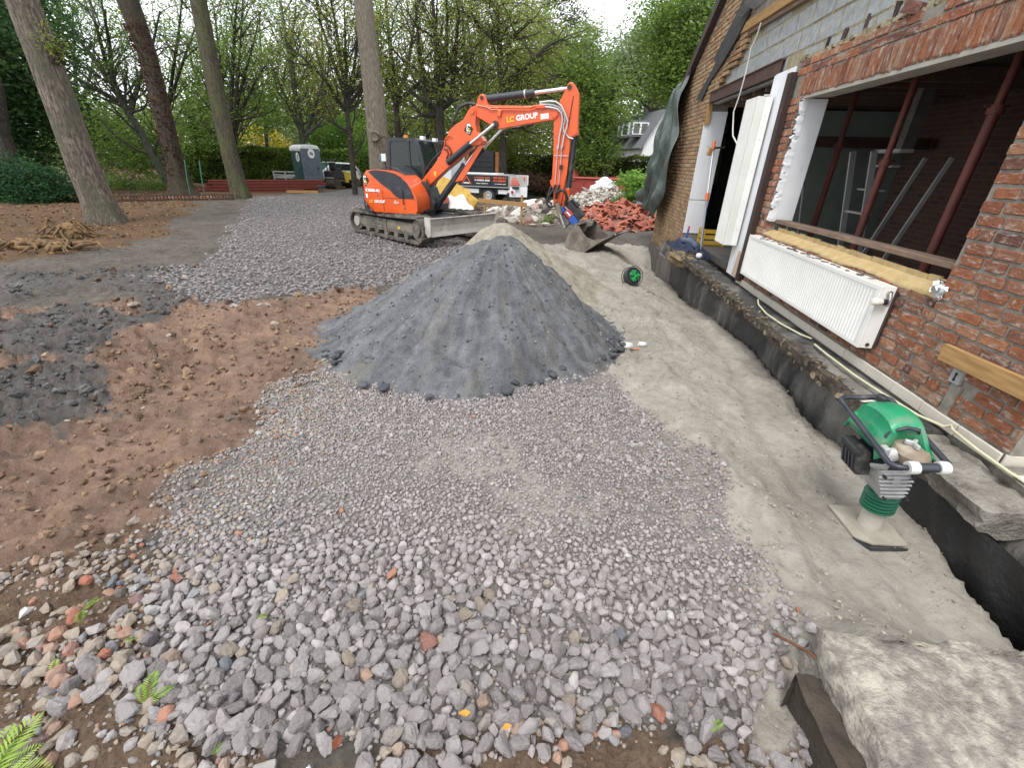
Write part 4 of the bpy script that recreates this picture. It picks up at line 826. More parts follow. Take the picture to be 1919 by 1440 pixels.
# clothes, brush, yellow crate on the slab end
cl = thing('work_jacket', 'dark blue work jacket heaped on the slab end below the door', 'jacket', (2.3, 8.5, .38))
n1, n2 = 40, 26; V = []; Fc = []
for i in range(n1):
    for j in range(n2):
        a, b = i/(n1-1), j/(n2-1); hgt = .16*math.sin(PI*a)**.6*math.sin(PI*b)**.6; w = .035*math.sin(a*17 + 5*math.sin(b*7)) + .03*math.sin(b*19 + a*6)
        V.append((-.22 + .46*b + .04*math.sin(a*9), -.75 + 1.5*a + .04*math.sin(b*8), -.02 + hgt*(1 + 3*w) + w*.8*math.sin(PI*a)))
for i in range(n1-1):
    for j in range(n2-1): Fc.append((i*n2+j, i*n2+j+1, (i+1)*n2+j+1, (i+1)*n2+j))
MB().add(V, Fc).build('body', mat('navy_cloth', (.020,.030,.075), (.012,.016,.035), 7, .85, .4, 60), cl, smooth=70)
MB().tube([(-.1,.1,.14),(0,-.15,.17),(.05,-.5,.12)], [.05,.06,.045], 10).build('sleeve', mat('grey_blue_cloth', (.10,.13,.18), (.04,.05,.10), 9, .9, .4, 60), cl, smooth=60)
t = thing('hand_brush', 'blue hand brush with a pink tip poking up from the jacket', 'brush', (2.37, 8.95, .40)); MB().tube([(0,0,0),(.02,.02,.14),(.03,.03,.27)], [.022,.02,.016], 10).build('handle', plain('blue_plastic', (.03,.06,.28), .4), t, smooth=50); MB().cyl((.03,.03,.27), (.033,.033,.33), .02, .016, 10).build('tip', plain('pink_plastic', (.62,.05,.18), .4), t, smooth=50)
t = thing('yellow_crate', 'yellow plastic crate standing inside the door opening', 'crate', (2.85, 9.0, .40))
mb = MB(); my = plain('yellow_plastic', (.52,.33,.05), .5)
for z in (.06, .16, .26): mb.ext((-.2, -.15, z - .035), (-.185, .15, z + .035)); mb.ext((-.185, -.15, z - .035), (.2, -.135, z + .035))
mb.build('side', my, t)
for x, y in ((-.19,-.14),(.19,-.14),(-.19,.14)): MB().ext((x-.02,y-.02,0),(x+.02,y+.02,.3)).build('corner_post', my, t)
MB().ext((-.18,-.13,.0),(.2,.15,.02)).build('floor', my, t)
t = thing('black_hose_coil', 'thin dark cable coil lying on the slab beside the jacket', 'cable', (2.2, 7.7, .40)); mb = MB()
mb.tube([(.09*math.cos(a)*(1+.1*math.sin(a*.7)), .16*math.sin(a), .012 + .004*a) for a in np.linspace(0, 15, 60)], .008, 6); mb.build('coil', m_dbrown, t, smooth=60)
tag(MB().lathe([(.001,0),(.04,.01),(.05,.04),(.04,.075),(.001,.085)], 14, Matrix.Translation((2.25, 7.5, .41))).build('plaster_cup', m_white, smooth=60), 'small white round cup beside the jacket on the slab', 'cup')
# clay soil and wool heaped at the slab end
tag(MB().add(*[[tuple(v*np.array([.22,.55,.13]) + np.array([2.2, 8.0, .27])) for v in rock_shape(3, srng, .06, .7)], [tuple(f) for f in ICO[3][1]]]).build('soil_lump', mat('yellow_soil', (.26,.19,.10), (.13,.09,.05), 8, .95, .9, 30, bdist=.03), smooth=50), 'lump of yellow brown rubble soil on the slab under the jacket', 'soil heap')
# tarpaulin over the far corner
def tarp():
    Le = [(12.7, 3.10), (12.75, 2.6), (12.8, 2.0), (13.0, 1.5), (13.5, 1.1), (13.9, .78)]; Ri = [(10.72, 3.42), (10.72, 3.0), (10.55, 2.4), (10.25, 1.95), (10.6, 1.15), (11.4, .60)]
    n1, n2 = 44, 60; V = []; ss = np.linspace(0, 1, 6)
    for j in range(n2):
        s = j/(n2-1); ly, lz = np.interp(s, ss, [p[0] for p in Le]), np.interp(s, ss, [p[1] for p in Le]); ry, rz = np.interp(s, ss, [p[0] for p in Ri]), np.interp(s, ss, [p[1] for p in Ri])
        for i in range(n1):
            a = i/(n1-1); f = .05*math.sin(a*23 + 4*s + 1.5*math.sin(s*6)) + .05*math.sin(a*9 - s*11) + .035*math.sin(s*19 + a*7) + .02*math.sin(a*41 + s*17)
            V.append((2.30 - .10*math.sin(PI*s) - .16*s + f*(.35 + s) + .04*a, ry + (ly-ry)*a, rz + (lz-rz)*a + .03*math.sin(a*11+s*4) + .05*math.sin(a*PI)))
    Fc = [(j*n1+i, j*n1+i+1, (j+1)*n1+i+1, (j+1)*n1+i) for j in range(n2-1) for i in range(n1-1)]
    o = MB().add(V, Fc).build('tarpaulin', mat('green_grey_tarp', (.085,.11,.10), (.055,.075,.068), 3, .42, .3, 14, dirt=(.16,.18,.17), dscale=3, dlo=.52, dhi=.75, bdist=.03), smooth=80)
    o.modifiers.new('thickness', 'SOLIDIFY').thickness = .006
    tag(o, 'dark green tarpaulin draped over the far corner of the brick house', 'tarpaulin')
tarp()
# ================================================================ TRENCH SIDE AND FOREGROUND THINGS
def rough_box(name, c, d, mt, amp, seed, parent=None, sub=30, label=None, cat=None, fs=6, edge=.04, rz=0):
    """box with broken, noise-worn faces and softened arrises"""
    bm = bmesh.new(); bmesh.ops.create_cube(bm, size=1.0); bmesh.ops.subdivide_edges(bm, edges=bm.edges[:], cuts=sub, use_grid_fill=True)
    V = np.array([v.co[:] for v in bm.verts]); Fc = np.array([[v.index for v in f.verts] for f in bm.faces]); bm.free()
    d = np.array(d); P = V * d; n = np.sign(V) * (np.abs(V) > .4999); n = n / np.maximum(np.linalg.norm(n, axis=1), 1)[:, None]
    e = (np.sort(.5 - np.abs(V), axis=1) * d.min())[:, 1]; wear = edge * np.exp(-e / (edge*.8))
    a, b = P[:, 0]*fs + P[:, 2]*fs*.7 + seed, P[:, 1]*fs - P[:, 2]*fs*.6
    D = (fbm(a, b, seed, 5, .6) - .5) * amp * 2 - wear * (.4 + 1.3*fbm(a*2, b*2, seed+3, 3)); P = P + n * D[:, None]
    o = link(name, np_mesh(name, P, Fc, smooth=True), parent, c, mt); o.rotation_euler = (0, 0, rz)
    o.data.set_sharp_from_angle(angle=R(42))
    return tag(o, label, cat)
m_cream = mat('worn_cream_concrete', (.54,.49,.405), (.27,.238,.205), 22, .95, 1.0, 60, dirt=(.19,.168,.15), dscale=5, dlo=.46, dhi=.62, bdist=.03, lo=.38, hi=.60)
m_earth = mat('dark_earth_face', (.075,.055,.040), (.035,.027,.02), 8, .95, .9, 30, bdist=.03)
blk = thing('foundation_block', 'broken cream concrete foundation block in the bottom right corner of the photo', 'concrete block', (1.85, .35, 0)); 
rough_box('block', (-.01, .06, -.10), (1.68, 1.44, .80), m_cream, .034, 5, blk, 50, fs=9, edge=.035)
rough_box('earth_face', (-.875, -.02, -.19), (.12, 1.36, .80), m_earth, .02, 9, blk, 24, edge=.03)
tag(MB().tube([(.955,1.20,.10),(1.0,1.08,.19),(1.03,.98,.235),(1.05,.90,.225)], .0055, 6).build('reinforcing_rod', mat('rust', (.20,.085,.04), (.12,.05,.025), 20, .9), smooth=60), 'thin rusty rod lying across the corner of the concrete block', 'rod')
tag(MB().tube([(1.10,.62,.20),(1.13,.58,.27),(1.14,.55,.30)], .009, 6).build('wood_splinter', m_wood, smooth=60), 'small orange wood splinter at the lower edge of the concrete block', 'splinter')
# ---------------------------------------------------------------- tamping rammer
def rammer():
    bx_, by_ = 1.86, 2.05; t = thing('tamping_rammer', 'green and grey tamping rammer standing on the sand beside the slab', 'rammer', (bx_, by_, gz(bx_, by_) + .008), 0)
    m_gr = mat('green_hood', (.018,.27,.125), (.012,.20,.09), 4, .38, .1, 40, dirt=(.20,.185,.15), dscale=5, dlo=.52, dhi=.74)
    m_al = mat('cast_aluminium', (.50,.50,.49), (.38,.38,.37), 10, .55, .3, 70, metal=.35, dirt=(.33,.30,.25), dscale=6, dlo=.5, dhi=.72)
    m_bk = mat('black_tube', (.022,.025,.034), (.04,.045,.055), 8, .38, .1, 40, dirt=(.20,.19,.17), dscale=7, dlo=.58, dhi=.78)
    m_dust = mat('dusty_plastic_tube', (.47,.45,.39), (.38,.36,.31), 6, .45, .2, 40, dirt=(.36,.31,.24), dscale=5, dlo=.45, dhi=.65)
    m_plate = mat('dusty_shoe', (.36,.33,.27), (.27,.245,.20), 7, .9, .4, 50)
    m_blk = mat('black_moulding', (.02,.02,.022), (.035,.035,.036), 9, .55, .2, 50, dirt=(.15,.14,.12), dscale=8, dlo=.55, dhi=.75)
    m_tan = mat('tan_filter', (.30,.235,.17), (.22,.17,.125), 8, .5, .1, dirt=(.40,.36,.29), dscale=8, dlo=.5, dhi=.7)
    mb = MB(); out = [(-.135,.16),(-.135,-.10),(-.08,-.165),(.11,-.145),(.135,.16)]
    mb.prism(out, lambda u, v, d: (u, v, d + (max(-v - .09, 0)*.35)), .0, .016); sh = mb.build('shoe', m_plate, t, bevel=.004)
    MB().prism([(-.136,-.10),(-.082,-.168),(.112,-.148),(.112,-.153),(-.084,-.174),(-.142,-.102)], lambda u, v, d: (u, v, d), -.004, .014).build('shoe_edge', m_bk, t)
    TILT = (R(1.6), R(-5.6), 0); up = []
    def B(mb, nm, mt, par=None, **k):
        o = mb.build(nm, mt, par or t, **k)
        if par is None: o.rotation_euler = TILT; up.append(o)
        return o
    B(MB().lathe([(.056,.016),(.058,.04),(.055,.045),(.054,.17),(.056,.18)], 20), 'leg', m_dust, smooth=40)
    for a in range(4): B(MB().cyl((.075*math.cos(a*1.57+.7), .075*math.sin(a*1.57+.7) - .0, .012), (.075*math.cos(a*1.57+.7), .075*math.sin(a*1.57+.7), .028), .010, n=6), 'bolt', m_plate)
    pr = [(.058, .155)]
    for k in range(5): z = .160 + k*.022; pr += [(.066, z), (.080, z + .007), (.080, z + .012), (.064, z + .019)]
    B(MB().lathe(pr + [(.062, .275)], 24), 'bellows', mat('green_rubber', (.015,.125,.07), (.012,.10,.055), 5, .45, 0, dirt=(.16,.17,.12), dscale=8, dlo=.6, dhi=.75), smooth=40)
    g0, g1 = .268, .50
    P = [(-.075,-.075,g0),(.085,-.075,g0),(.085,.08,g0),(-.075,.08,g0),(-.135,-.12,g1),(.125,-.12,g1),(.125,.12,g1),(-.135,.12,g1)]
    gb = B(MB().hexa(P), 'gearbox', m_al, bevel=.012)
    mb = MB()
    for k in range(6): z = g0 + .045 + k*.029; y = -.078 - .045*(z - g0)/(g1 - g0) - .010; mb.box((-.004 + .0, y, z), (.175 + .06*(z-g0)/(g1-g0)*2, .016, .012), (R(-11), 0, 0))
    mb.box((-.004, -.098, (g0+g1)/2 + .0), (.19, .008, .19), (R(11), 0, 0)); B(mb, 'fin_plate', m_al, bevel=.003, seg=1)
    MB().box((.0, -.120, .43), (.06, .012, .075), (R(11), 0, 0)).build('rib_boss', m_al, gb, bevel=.004)
    for sx, z in ((-.085,.31),(.085,.31),(-.105,.47),(.105,.47)): MB().cyl((sx, -.10 - .035*(z-g0)/(g1-g0), z), (sx, -.118 - .035*(z-g0)/(g1-g0), z), .012, n=8).build('bolt', m_bk, gb)
    B(MB().box((0, -.005, .525), (.27, .25, .05), jit=.004), 'mounting_plate', m_bk, bevel=.008)
    B(MB().box((.02, .02, .60), (.24, .26, .12)), 'engine', m_blk, bevel=.02)
    ex = B(MB().hexa([(-.27,-.06,.42),(-.15,-.06,.42),(-.15,.10,.42),(-.27,.10,.42),(-.255,-.07,.58),(-.14,-.07,.58),(-.14,.12,.58),(-.255,.12,.58)]), 'exhaust_box', m_blk, bevel=.012)
    for k in range(4): MB().box((-.272, -.035 + .035*k, .49), (.012, .014, .10), (0, R(5), 0)).build('exhaust_slot', m_bk, ex)
    # hood: fluid sheet, high ridge in the middle, falling to the front and right cheek
    n1, n2 = 26, 30; V = []; Fc = []
    for i in range(n1):
        for j in range(n2):
            a, b = i/(n1-1), j/(n2-1); x = -.160 + .345*a; y = .20 - .44*b
            prof = 1 - abs(2*a - 1.08)**3.0*.75; z = .735 + .055*math.sin(PI*min(b*1.15, 1))*prof - .055*(1-prof) - .14*max(b - .62, 0)**1.3*2.0 - .10*max(.10 - b, 0)*6
            if a < .22: z -= .045
            if a > .86: z -= .06*(a-.86)/.14; 
            if b > .70 and a < .80: y = max(y, -.10 - .02*math.sin(a*9))
            V.append((x, y, z))
    for i in range(n1-1):
        for j in range(n2-1): Fc.append((i*n2+j, i*n2+j+1, (i+1)*n2+j+1, (i+1)*n2+j))
    hd = B(MB().add(V, Fc), 'hood', m_gr, smooth=50); hd.modifiers.new('thickness', 'SOLIDIFY').thickness = -.012
    mb = MB(); mb.hexa([(-.155,-.06,.60),(.18,-.18,.60),(.18,.19,.60),(-.155,.19,.60),(-.155,-.05,.68),(.175,-.21,.64),(.175,.185,.715),(-.15,.185,.70)]); B(mb, 'fuel_tank', m_gr, bevel=.02)
    MB().lathe([(.02,.0),(.034,.004),(.034,.03),(.026,.036)], 16, Matrix.Translation((.03, .15, .77))).build('fuel_cap', m_blk, hd, smooth=40)
    MB().box((-.055, .165, .765), (.09, .035, .003), (R(-18), R(-3), 0)).build('sticker', plain('label_white', (.62,.58,.50), .6), hd)
    MB().box((.172, .12, .727), (.03, .07, .002), (0, R(35), 0)).build('sticker', plain('label_white2', (.62,.6,.55), .6), hd)
    B(MB().lathe([(.105,.585),(.112,.60),(.112,.655),(.095,.675),(.03,.682)], 24, Matrix.Translation((.045,-.165,0))), 'air_filter', m_tan, smooth=40)
    B(MB().lathe([(.116,.592),(.120,.598),(.120,.606),(.114,.611)], 24, Matrix.Translation((.045,-.165,0))), 'filter_ring', m_bk, smooth=40)
    mb = MB()
    for k in range(3): a = k*2.094 + .5; mb.box((.045 + .022*math.cos(a), -.165 + .022*math.sin(a), .695), (.055, .024, .026), (0, 0, a))
    B(mb, 'star_knob', m_al, bevel=.006)
    MB().lathe([(.036,-.035),(.038,0),(.034,.035)], 16, Matrix.Translation((-.10,-.17,.63)) @ Matrix.Rotation(R(80), 4, 'Y')).build('carburettor', m_al, None, smooth=40); 
    cb_ = bpy.context.scene.objects[-1] if False else [o for o in bpy.data.objects if o.name.startswith('carburettor')][0]; cb_.parent = t; cb_.rotation_euler = TILT
    B(MB().tube([(-.12,-.10,.66),(-.09,-.11,.73),(0,-.13,.765),(.09,-.13,.75),(.125,-.12,.68)], .010, 8), 'throttle_hose', m_bk, smooth=60)
    # guide handle: closed loop
    xL, xR, yF, yB, zz, r = -.21, .033, -.253, .255, .64, .045; loop = []
    for cx, cy, a0 in ((xR-r, yB-r, 0), (xL+r, yB-r, 90), (xL+r, yF+r, 180), (xR-r, yF+r, 270)):
        for k in range(6): a = R(a0 + 18*k); loop.append((cx + r*math.cos(a), cy + r*math.sin(a), zz + .075*(cy > 0)))
    loop.append(loop[0]); hn = B(MB().tube(loop, .0135, 10, caps=False), 'guide_handle', m_bk, smooth=60)
    MB().cyl((xL+.09, yF, zz), (xR-.04, yF, zz), .021, n=16).build('roller', m_bk, hn, smooth=40)
    for x in (xL + .075, xR - .045): MB().lathe([(.020,-.02),(.029,-.02),(.031,0),(.029,.02),(.020,.02)], 18, Matrix.Translation((x, yF, zz)) @ Matrix.Rotation(R(90), 4, 'Y')).build('roller_bearing', plain('grey_white', (.55,.55,.52), .5), hn, smooth=40)
    for x in (-.19, .15): B(MB().tube([(x, -.12, .53), (x, -.24, .60), (x*1.15, -.30, .675)], .014, 8), 'handle_bracket', m_al, smooth=50)
    B(MB().box((-.175, -.20, .675), (.045, .05, .045)), 'clamp', m_al, bevel=.006)
    # the machine is slimmer above the bellows and leans a little towards the yard
    for o in [q for q in bpy.data.objects if q.type == 'MESH' and (q.parent == t or (q.parent and q.parent.parent == t))]:
        nm = o.name.split('.')[0]
        if nm in ('guide_handle', 'roller', 'roller_bearing', 'shoe', 'shoe_edge', 'leg', 'bellows'): continue
        for v in o.data.vertices:
            if v.co.z < .2: continue
            k = min(max((v.co.z - .27)/.38, 0), 1); v.co = (.62*v.co.x - .068*k, .86*v.co.y + .045*k, v.co.z - .034*k)
rammer()
# ---------------------------------------------------------------- cable reel
def reel():
    x, y = 1.22, 7.35; t = thing('cable_reel', 'black cable reel with a green hub lying on the sand near the trench', 'cable reel', (x, y, gz(x, y) + .15)); M = Matrix.Rotation(R(28), 4, 'Z') @ Matrix.Rotation(R(68), 4, 'X')
    bl = mat('reel_cable', (.03,.032,.036), (.05,.052,.058), 30, .5); gr = mat('reel_green', (.03,.36,.10), (.02,.25,.07), 8, .4)
    mb = MB()
    for k in range(7):
        for q in range(2): mb.tube([M @ Vector(((.135 + q*.02)*math.cos(a), (.135 + q*.02)*math.sin(a), -.055 + .018*k)) for a in np.linspace(0, 2*PI, 28)], .011, 6, caps=False)
    mb.build('wound_cable', bl, t, smooth=60)
    MB().lathe([(.125,-.07),(.125,.07)], 20, M).build('drum', bl, t, smooth=40)
    mb = MB(); mb.lathe([(.09,.068),(.105,.075),(.10,.085),(.03,.095)], 20, M)
    mb.build('hub', gr, t, smooth=40)
    for k in range(6):
        a = k*1.047; p = M @ Vector((.075*math.cos(a), .075*math.sin(a), .098)); MB().box(p, (.085, .026, .02), (M.to_3x3() @ rotz(a))).build('hub_spoke', plain('black_gap', (.02,.05,.025), .5) if k % 2 else gr, t)
    mb = MB(); mb.tube([M @ Vector((.18*math.cos(a), .18*math.sin(a), z)) for z in (.08,) for a in np.linspace(0, 2*PI, 24)], .008, 6, caps=False); mb.tube([M @ Vector((.18*math.cos(a), .18*math.sin(a), -.08)) for a in np.linspace(0, 2*PI, 24)], .008, 6, caps=False); mb.build('rim', bl, t, smooth=60)
    pts = []
    for s in np.linspace(0, 1, 26): px, py = x + .12 + .42*s + .10*math.sin(s*9), y - .22 - .25*s + .12*math.cos(s*8); pts.append((px - x, py - y, gz(px, py) + .012 - (gz(x, y) + .15)))
    MB().tube([(.12, -.02, -.02)] + pts, .007, 6).build('loose_end', plain('cable_grey', (.16,.16,.16), .6), t, smooth=60)
reel(); bpy.data.objects['cable_reel'].scale = (.86, .86, .86); bpy.data.objects['cable_reel'].location.z -= .02
# white pipe offcuts on the sand
def pipe(x, y, l, r, a, lab):
    t = tag(MB().tube([(-l/2,0,0),(l/2,0,0)], r, 16, caps=False).build('pipe_offcut', mat('white_pvc', (.74,.74,.74), (.62,.61,.58), 5, .35), smooth=40), lab, 'pipe', 'white pipe offcuts on the sand'); t.location = (x, y, gz(x, y) + r*.85); t.rotation_euler = (0, R(4), a); t.modifiers.new('w', 'SOLIDIFY').thickness = .004; return t
pipe(.775, 4.38, .115, .036, R(10), 'larger white plastic pipe offcut beside the grey cone'); pipe(.97, 4.55, .085, .026, R(5), 'smaller white plastic pipe offcut, nearer the house')
o = tag(MB().tube([(-.05,0,0),(.05,.01,.005)], .012, 8).build('copper_stub', mat('copper_pink', (.50,.23,.13), (.38,.16,.09), 9, .5), smooth=40), 'short copper coloured stub between the white pipe offcuts', 'pipe stub'); o.location = (.88, 4.44, gz(.88, 4.44) + .012)
# ---------------------------------------------------------------- sprigs, leaves, scraps among the stones
m_sprig = leaf_mat('bright_needles', [(0,(.17,.30,.035)),(.5,(.26,.40,.06)),(1,(.38,.46,.10))], trans=.3)
def sprig(x, y, L, az, n, lab, lift=.25, grp=None):
    V = []; Fc = []; T = []; z0 = gz(x, y) + .02; rs = random.Random(int(x*1000 + y*77))
    for f in range(n):
        a = az + rs.uniform(-1.1, 1.1) if n > 1 else az; ll = L*rs.uniform(.7, 1.1); lf = lift*rs.uniform(.5, 1.3); tv = rs.random(); m = 16
        for k in range(m):
            s = (k + 1)/m; c = Vector((ll*s*math.cos(a), ll*s*math.sin(a), ll*lf*math.sin(PI*min(s*.75, 1)))); w = ll*.30*math.sin(PI*(.12 + .86*s))
            for sg in (-1, 1):
                d = Vector((math.cos(a + sg*1.05), math.sin(a + sg*1.05), .12*rs.uniform(-1, 1.5))); e = Vector((math.cos(a), math.sin(a), 0))*ll*.020
                b = len(V); V += [c - e, c + d*w*.5 - e*1.1, c + d*w, c + d*w*.5 + e*1.1]; V[-1] = V[-1] + Vector((0,0,.001)); Fc.append((b, b+1, b+2, b+3)); T.append(min(max(tv + rs.uniform(-.2,.2), 0), 1))
        b = len(V); st = [Vector((ll*s*math.cos(a), ll*s*math.sin(a), ll*lf*math.sin(PI*min(s*.75, 1)))) for s in (0, .35, .7, 1)]
        for k in range(3): q = len(V); V += [st[k] + Vector((0,0,.0015)), st[k+1] + Vector((0,0,.0015)), st[k+1] - Vector((0,0,.0015)), st[k] - Vector((0,0,.0015))]; Fc.append((q, q+1, q+2, q+3)); T.append(.1)
    me = np_mesh('needle_sprig', np.array([v[:] for v in V]), np.array(Fc), {'tint': ('FACE', T)}); o = link('needle_sprig', me, None, (x, y, z0), m_sprig); return tag(o, lab, 'sprig', grp)
sprig(-1.60, .44, .17, 1.0, 11, 'big clump of bright green needle fronds in the bottom left corner', .18)
for x, y, L, az, n, lab in [(-1.86, .98, .09, .3, 2, 'pale green needle sprig on the brown rubble at the left edge'), (-1.60, .90, .07, .2, 1, 'single green sprig just above a pinkish stone'), (-1.32, .70, .10, 1.4, 3, 'yellow green sprig between stones left of the rubble bed'), (-1.72, .74, .07, 2.2, 1, 'tiny green sprig near the left frame edge'), (-.60, .49, .09, .6, 2, 'green sprig at the bottom edge left of the middle'), (.22, .50, .08, 1.9, 2, 'dry green sprig in the brown soil at the bottom'), (.62, .86, .06, .4, 1, 'green sprig beside the stones at lower right'), (-1.15, 1.05, .05, .2, 1, 'tiny sprig among grey stones at left'), (-1.0, .60, .06, 1.0, 1, 'lone sprig between big stones at lower left')]:
    sprig(x, y, L, az, n, lab, .3)
def fallen(x, y, s, col, lab):
    V = [(0,-1,0),(.45,-.3,.12),(.5,.3,.1),(0,1,.25),(-.5,.25,.14),(-.42,-.35,.1),(0,0,.0)]; Fc = [(0,1,6),(1,2,6),(2,3,6),(3,4,6),(4,5,6),(5,0,6)]
    o = MB().add([Vector(v)*s for v in V], Fc).build('fallen_leaf', plain('leaf_' + lab[:6], col, .6)); o.location = (x, y, gz(x, y) + .045); o.rotation_euler = (random.uniform(-.5,.5), random.uniform(-.5,.5), random.uniform(0,6)); tag(o, lab, 'leaf')
fallen(-.21, .80, .022, (.55,.25,.03), 'orange leaf standing between grey stones'); fallen(-.06, .775, .018, (.52,.24,.03), 'folded orange leaf on the rubble, right of the other')
fallen(-.60, .66, .03, (.20,.06,.03), 'dark red leaf between stones at lower left')
o = tag(MB().box((0,0,0), (.012,.085,.02), jit=.004).build('painted_splinter', m_white), 'white painted wood splinter between stones at the bottom', 'splinter'); o.location = (-.68, .56, gz(-.68,.56) + .04); o.rotation_euler = (.3, .2, -.5)
o = rough_box('flat_slab_piece', (-.78, .545, gz(-.78, .545) + .02), (.07,.10,.02), mat('flat_grey', (.33,.31,.29), (.27,.25,.235), 9, .9, .5, 40), .003, 41, None, 10, 'flat grey slab fragment next to the white splinter', 'slab fragment', 20, .006, .4)
# ================================================================ EXCAVATOR
def text_mesh(s, size, align='LEFT', bold=0):
    cu = bpy.data.curves.new('text', 'FONT'); cu.body = s; cu.size = size; cu.align_x = align; cu.extrude = .0012; cu.offset = bold; cu.resolution_u = 3
    o = bpy.data.objects.new('text', cu); C.objects.link(o); bpy.context.view_layer.update()
    me = bpy.data.meshes.new_from_object(o.evaluated_get(bpy.context.evaluated_depsgraph_get())); bpy.data.objects.remove(o); bpy.data.curves.remove(cu); return me
def lettering(name, s, size, mt, parent, M, align='LEFT', bold=0):
    me = text_mesh(s, size, align, bold); me.materials.clear(); me.materials.append(mt); me.transform(M); return link(name, me, parent)
m_org = mat('excavator_orange', (.74,.105,.012), (.66,.085,.010), 2.5, .33, 0, dirt=(.33,.12,.06), dscale=4, dlo=.58, dhi=.80, coat=.3)
m_chr = mat('charcoal_panel', (.030,.034,.042), (.022,.025,.031), 4, .42, .1, 60, dirt=(.10,.10,.10), dscale=5, dlo=.55, dhi=.8)
m_blk2 = mat('black_parts', (.018,.018,.020), (.03,.03,.032), 8, .5, .2, 60, dirt=(.10,.09,.08), dscale=6, dlo=.55, dhi=.8)
m_rub = mat('dusty_rubber', (.085,.075,.062), (.045,.042,.038), 7, .9, .5, 40, dirt=(.20,.175,.145), dscale=4, dlo=.42, dhi=.68)
m_muds = mat('muddy_steel', (.18,.155,.125), (.09,.08,.07), 5, .8, .5, 40, dirt=(.27,.235,.19), dscale=4, dlo=.45, dhi=.7)
m_bladem = mat('worn_blade', (.58,.55,.51), (.42,.39,.36), 2.2, .5, .2, 30, dirt=(.20,.19,.18), dscale=2.5, dlo=.55, dhi=.72, metal=.25)
m_chrome = plain('chrome_rod', (.72,.72,.72), .18, .95)
m_silver = plain('silver_hose', (.50,.50,.50), .4, .3)
m_hose = plain('black_hose', (.016,.016,.018), .5)
m_yel = plain('yellow_letter', (.75,.50,.02), .5); m_wht = plain('white_letter', (.82,.82,.82), .5); m_bkl = plain('black_decal', (.012,.012,.012), .4)
def glass(name, col=(.03,.04,.04), a=.72):
    m, N, L, P = _nt(name); P.inputs['Base Color'].default_value = (*col, 1); P.inputs['Roughness'].default_value = .04; P.inputs['Alpha'].default_value = a; P.inputs['Specular IOR Level'].default_value = .6; return m
m_glass = glass('cab_glass')
EX = thing('excavator', 'orange tracked excavator with charcoal panels, its arm reaching over to the right', 'excavator', (-3.8, 11.9, -.06))
UA, TA = R(-10), R(-36)
def UP(mb, name, mt, par=None, **k):
    o = mb.build(name, mt, par or EX, **k)
    if par is None: o.rotation_euler = (0, 0, UA)
    return o
def UT(mb, name, mt, par=None, **k):
    o = mb.build(name, mt, par or EX, **k)
    if par is None: o.rotation_euler = (0, 0, TA)
    return o
PN = lambda u, v, d: (u, d, v)      # side profile (u,z) extruded along n
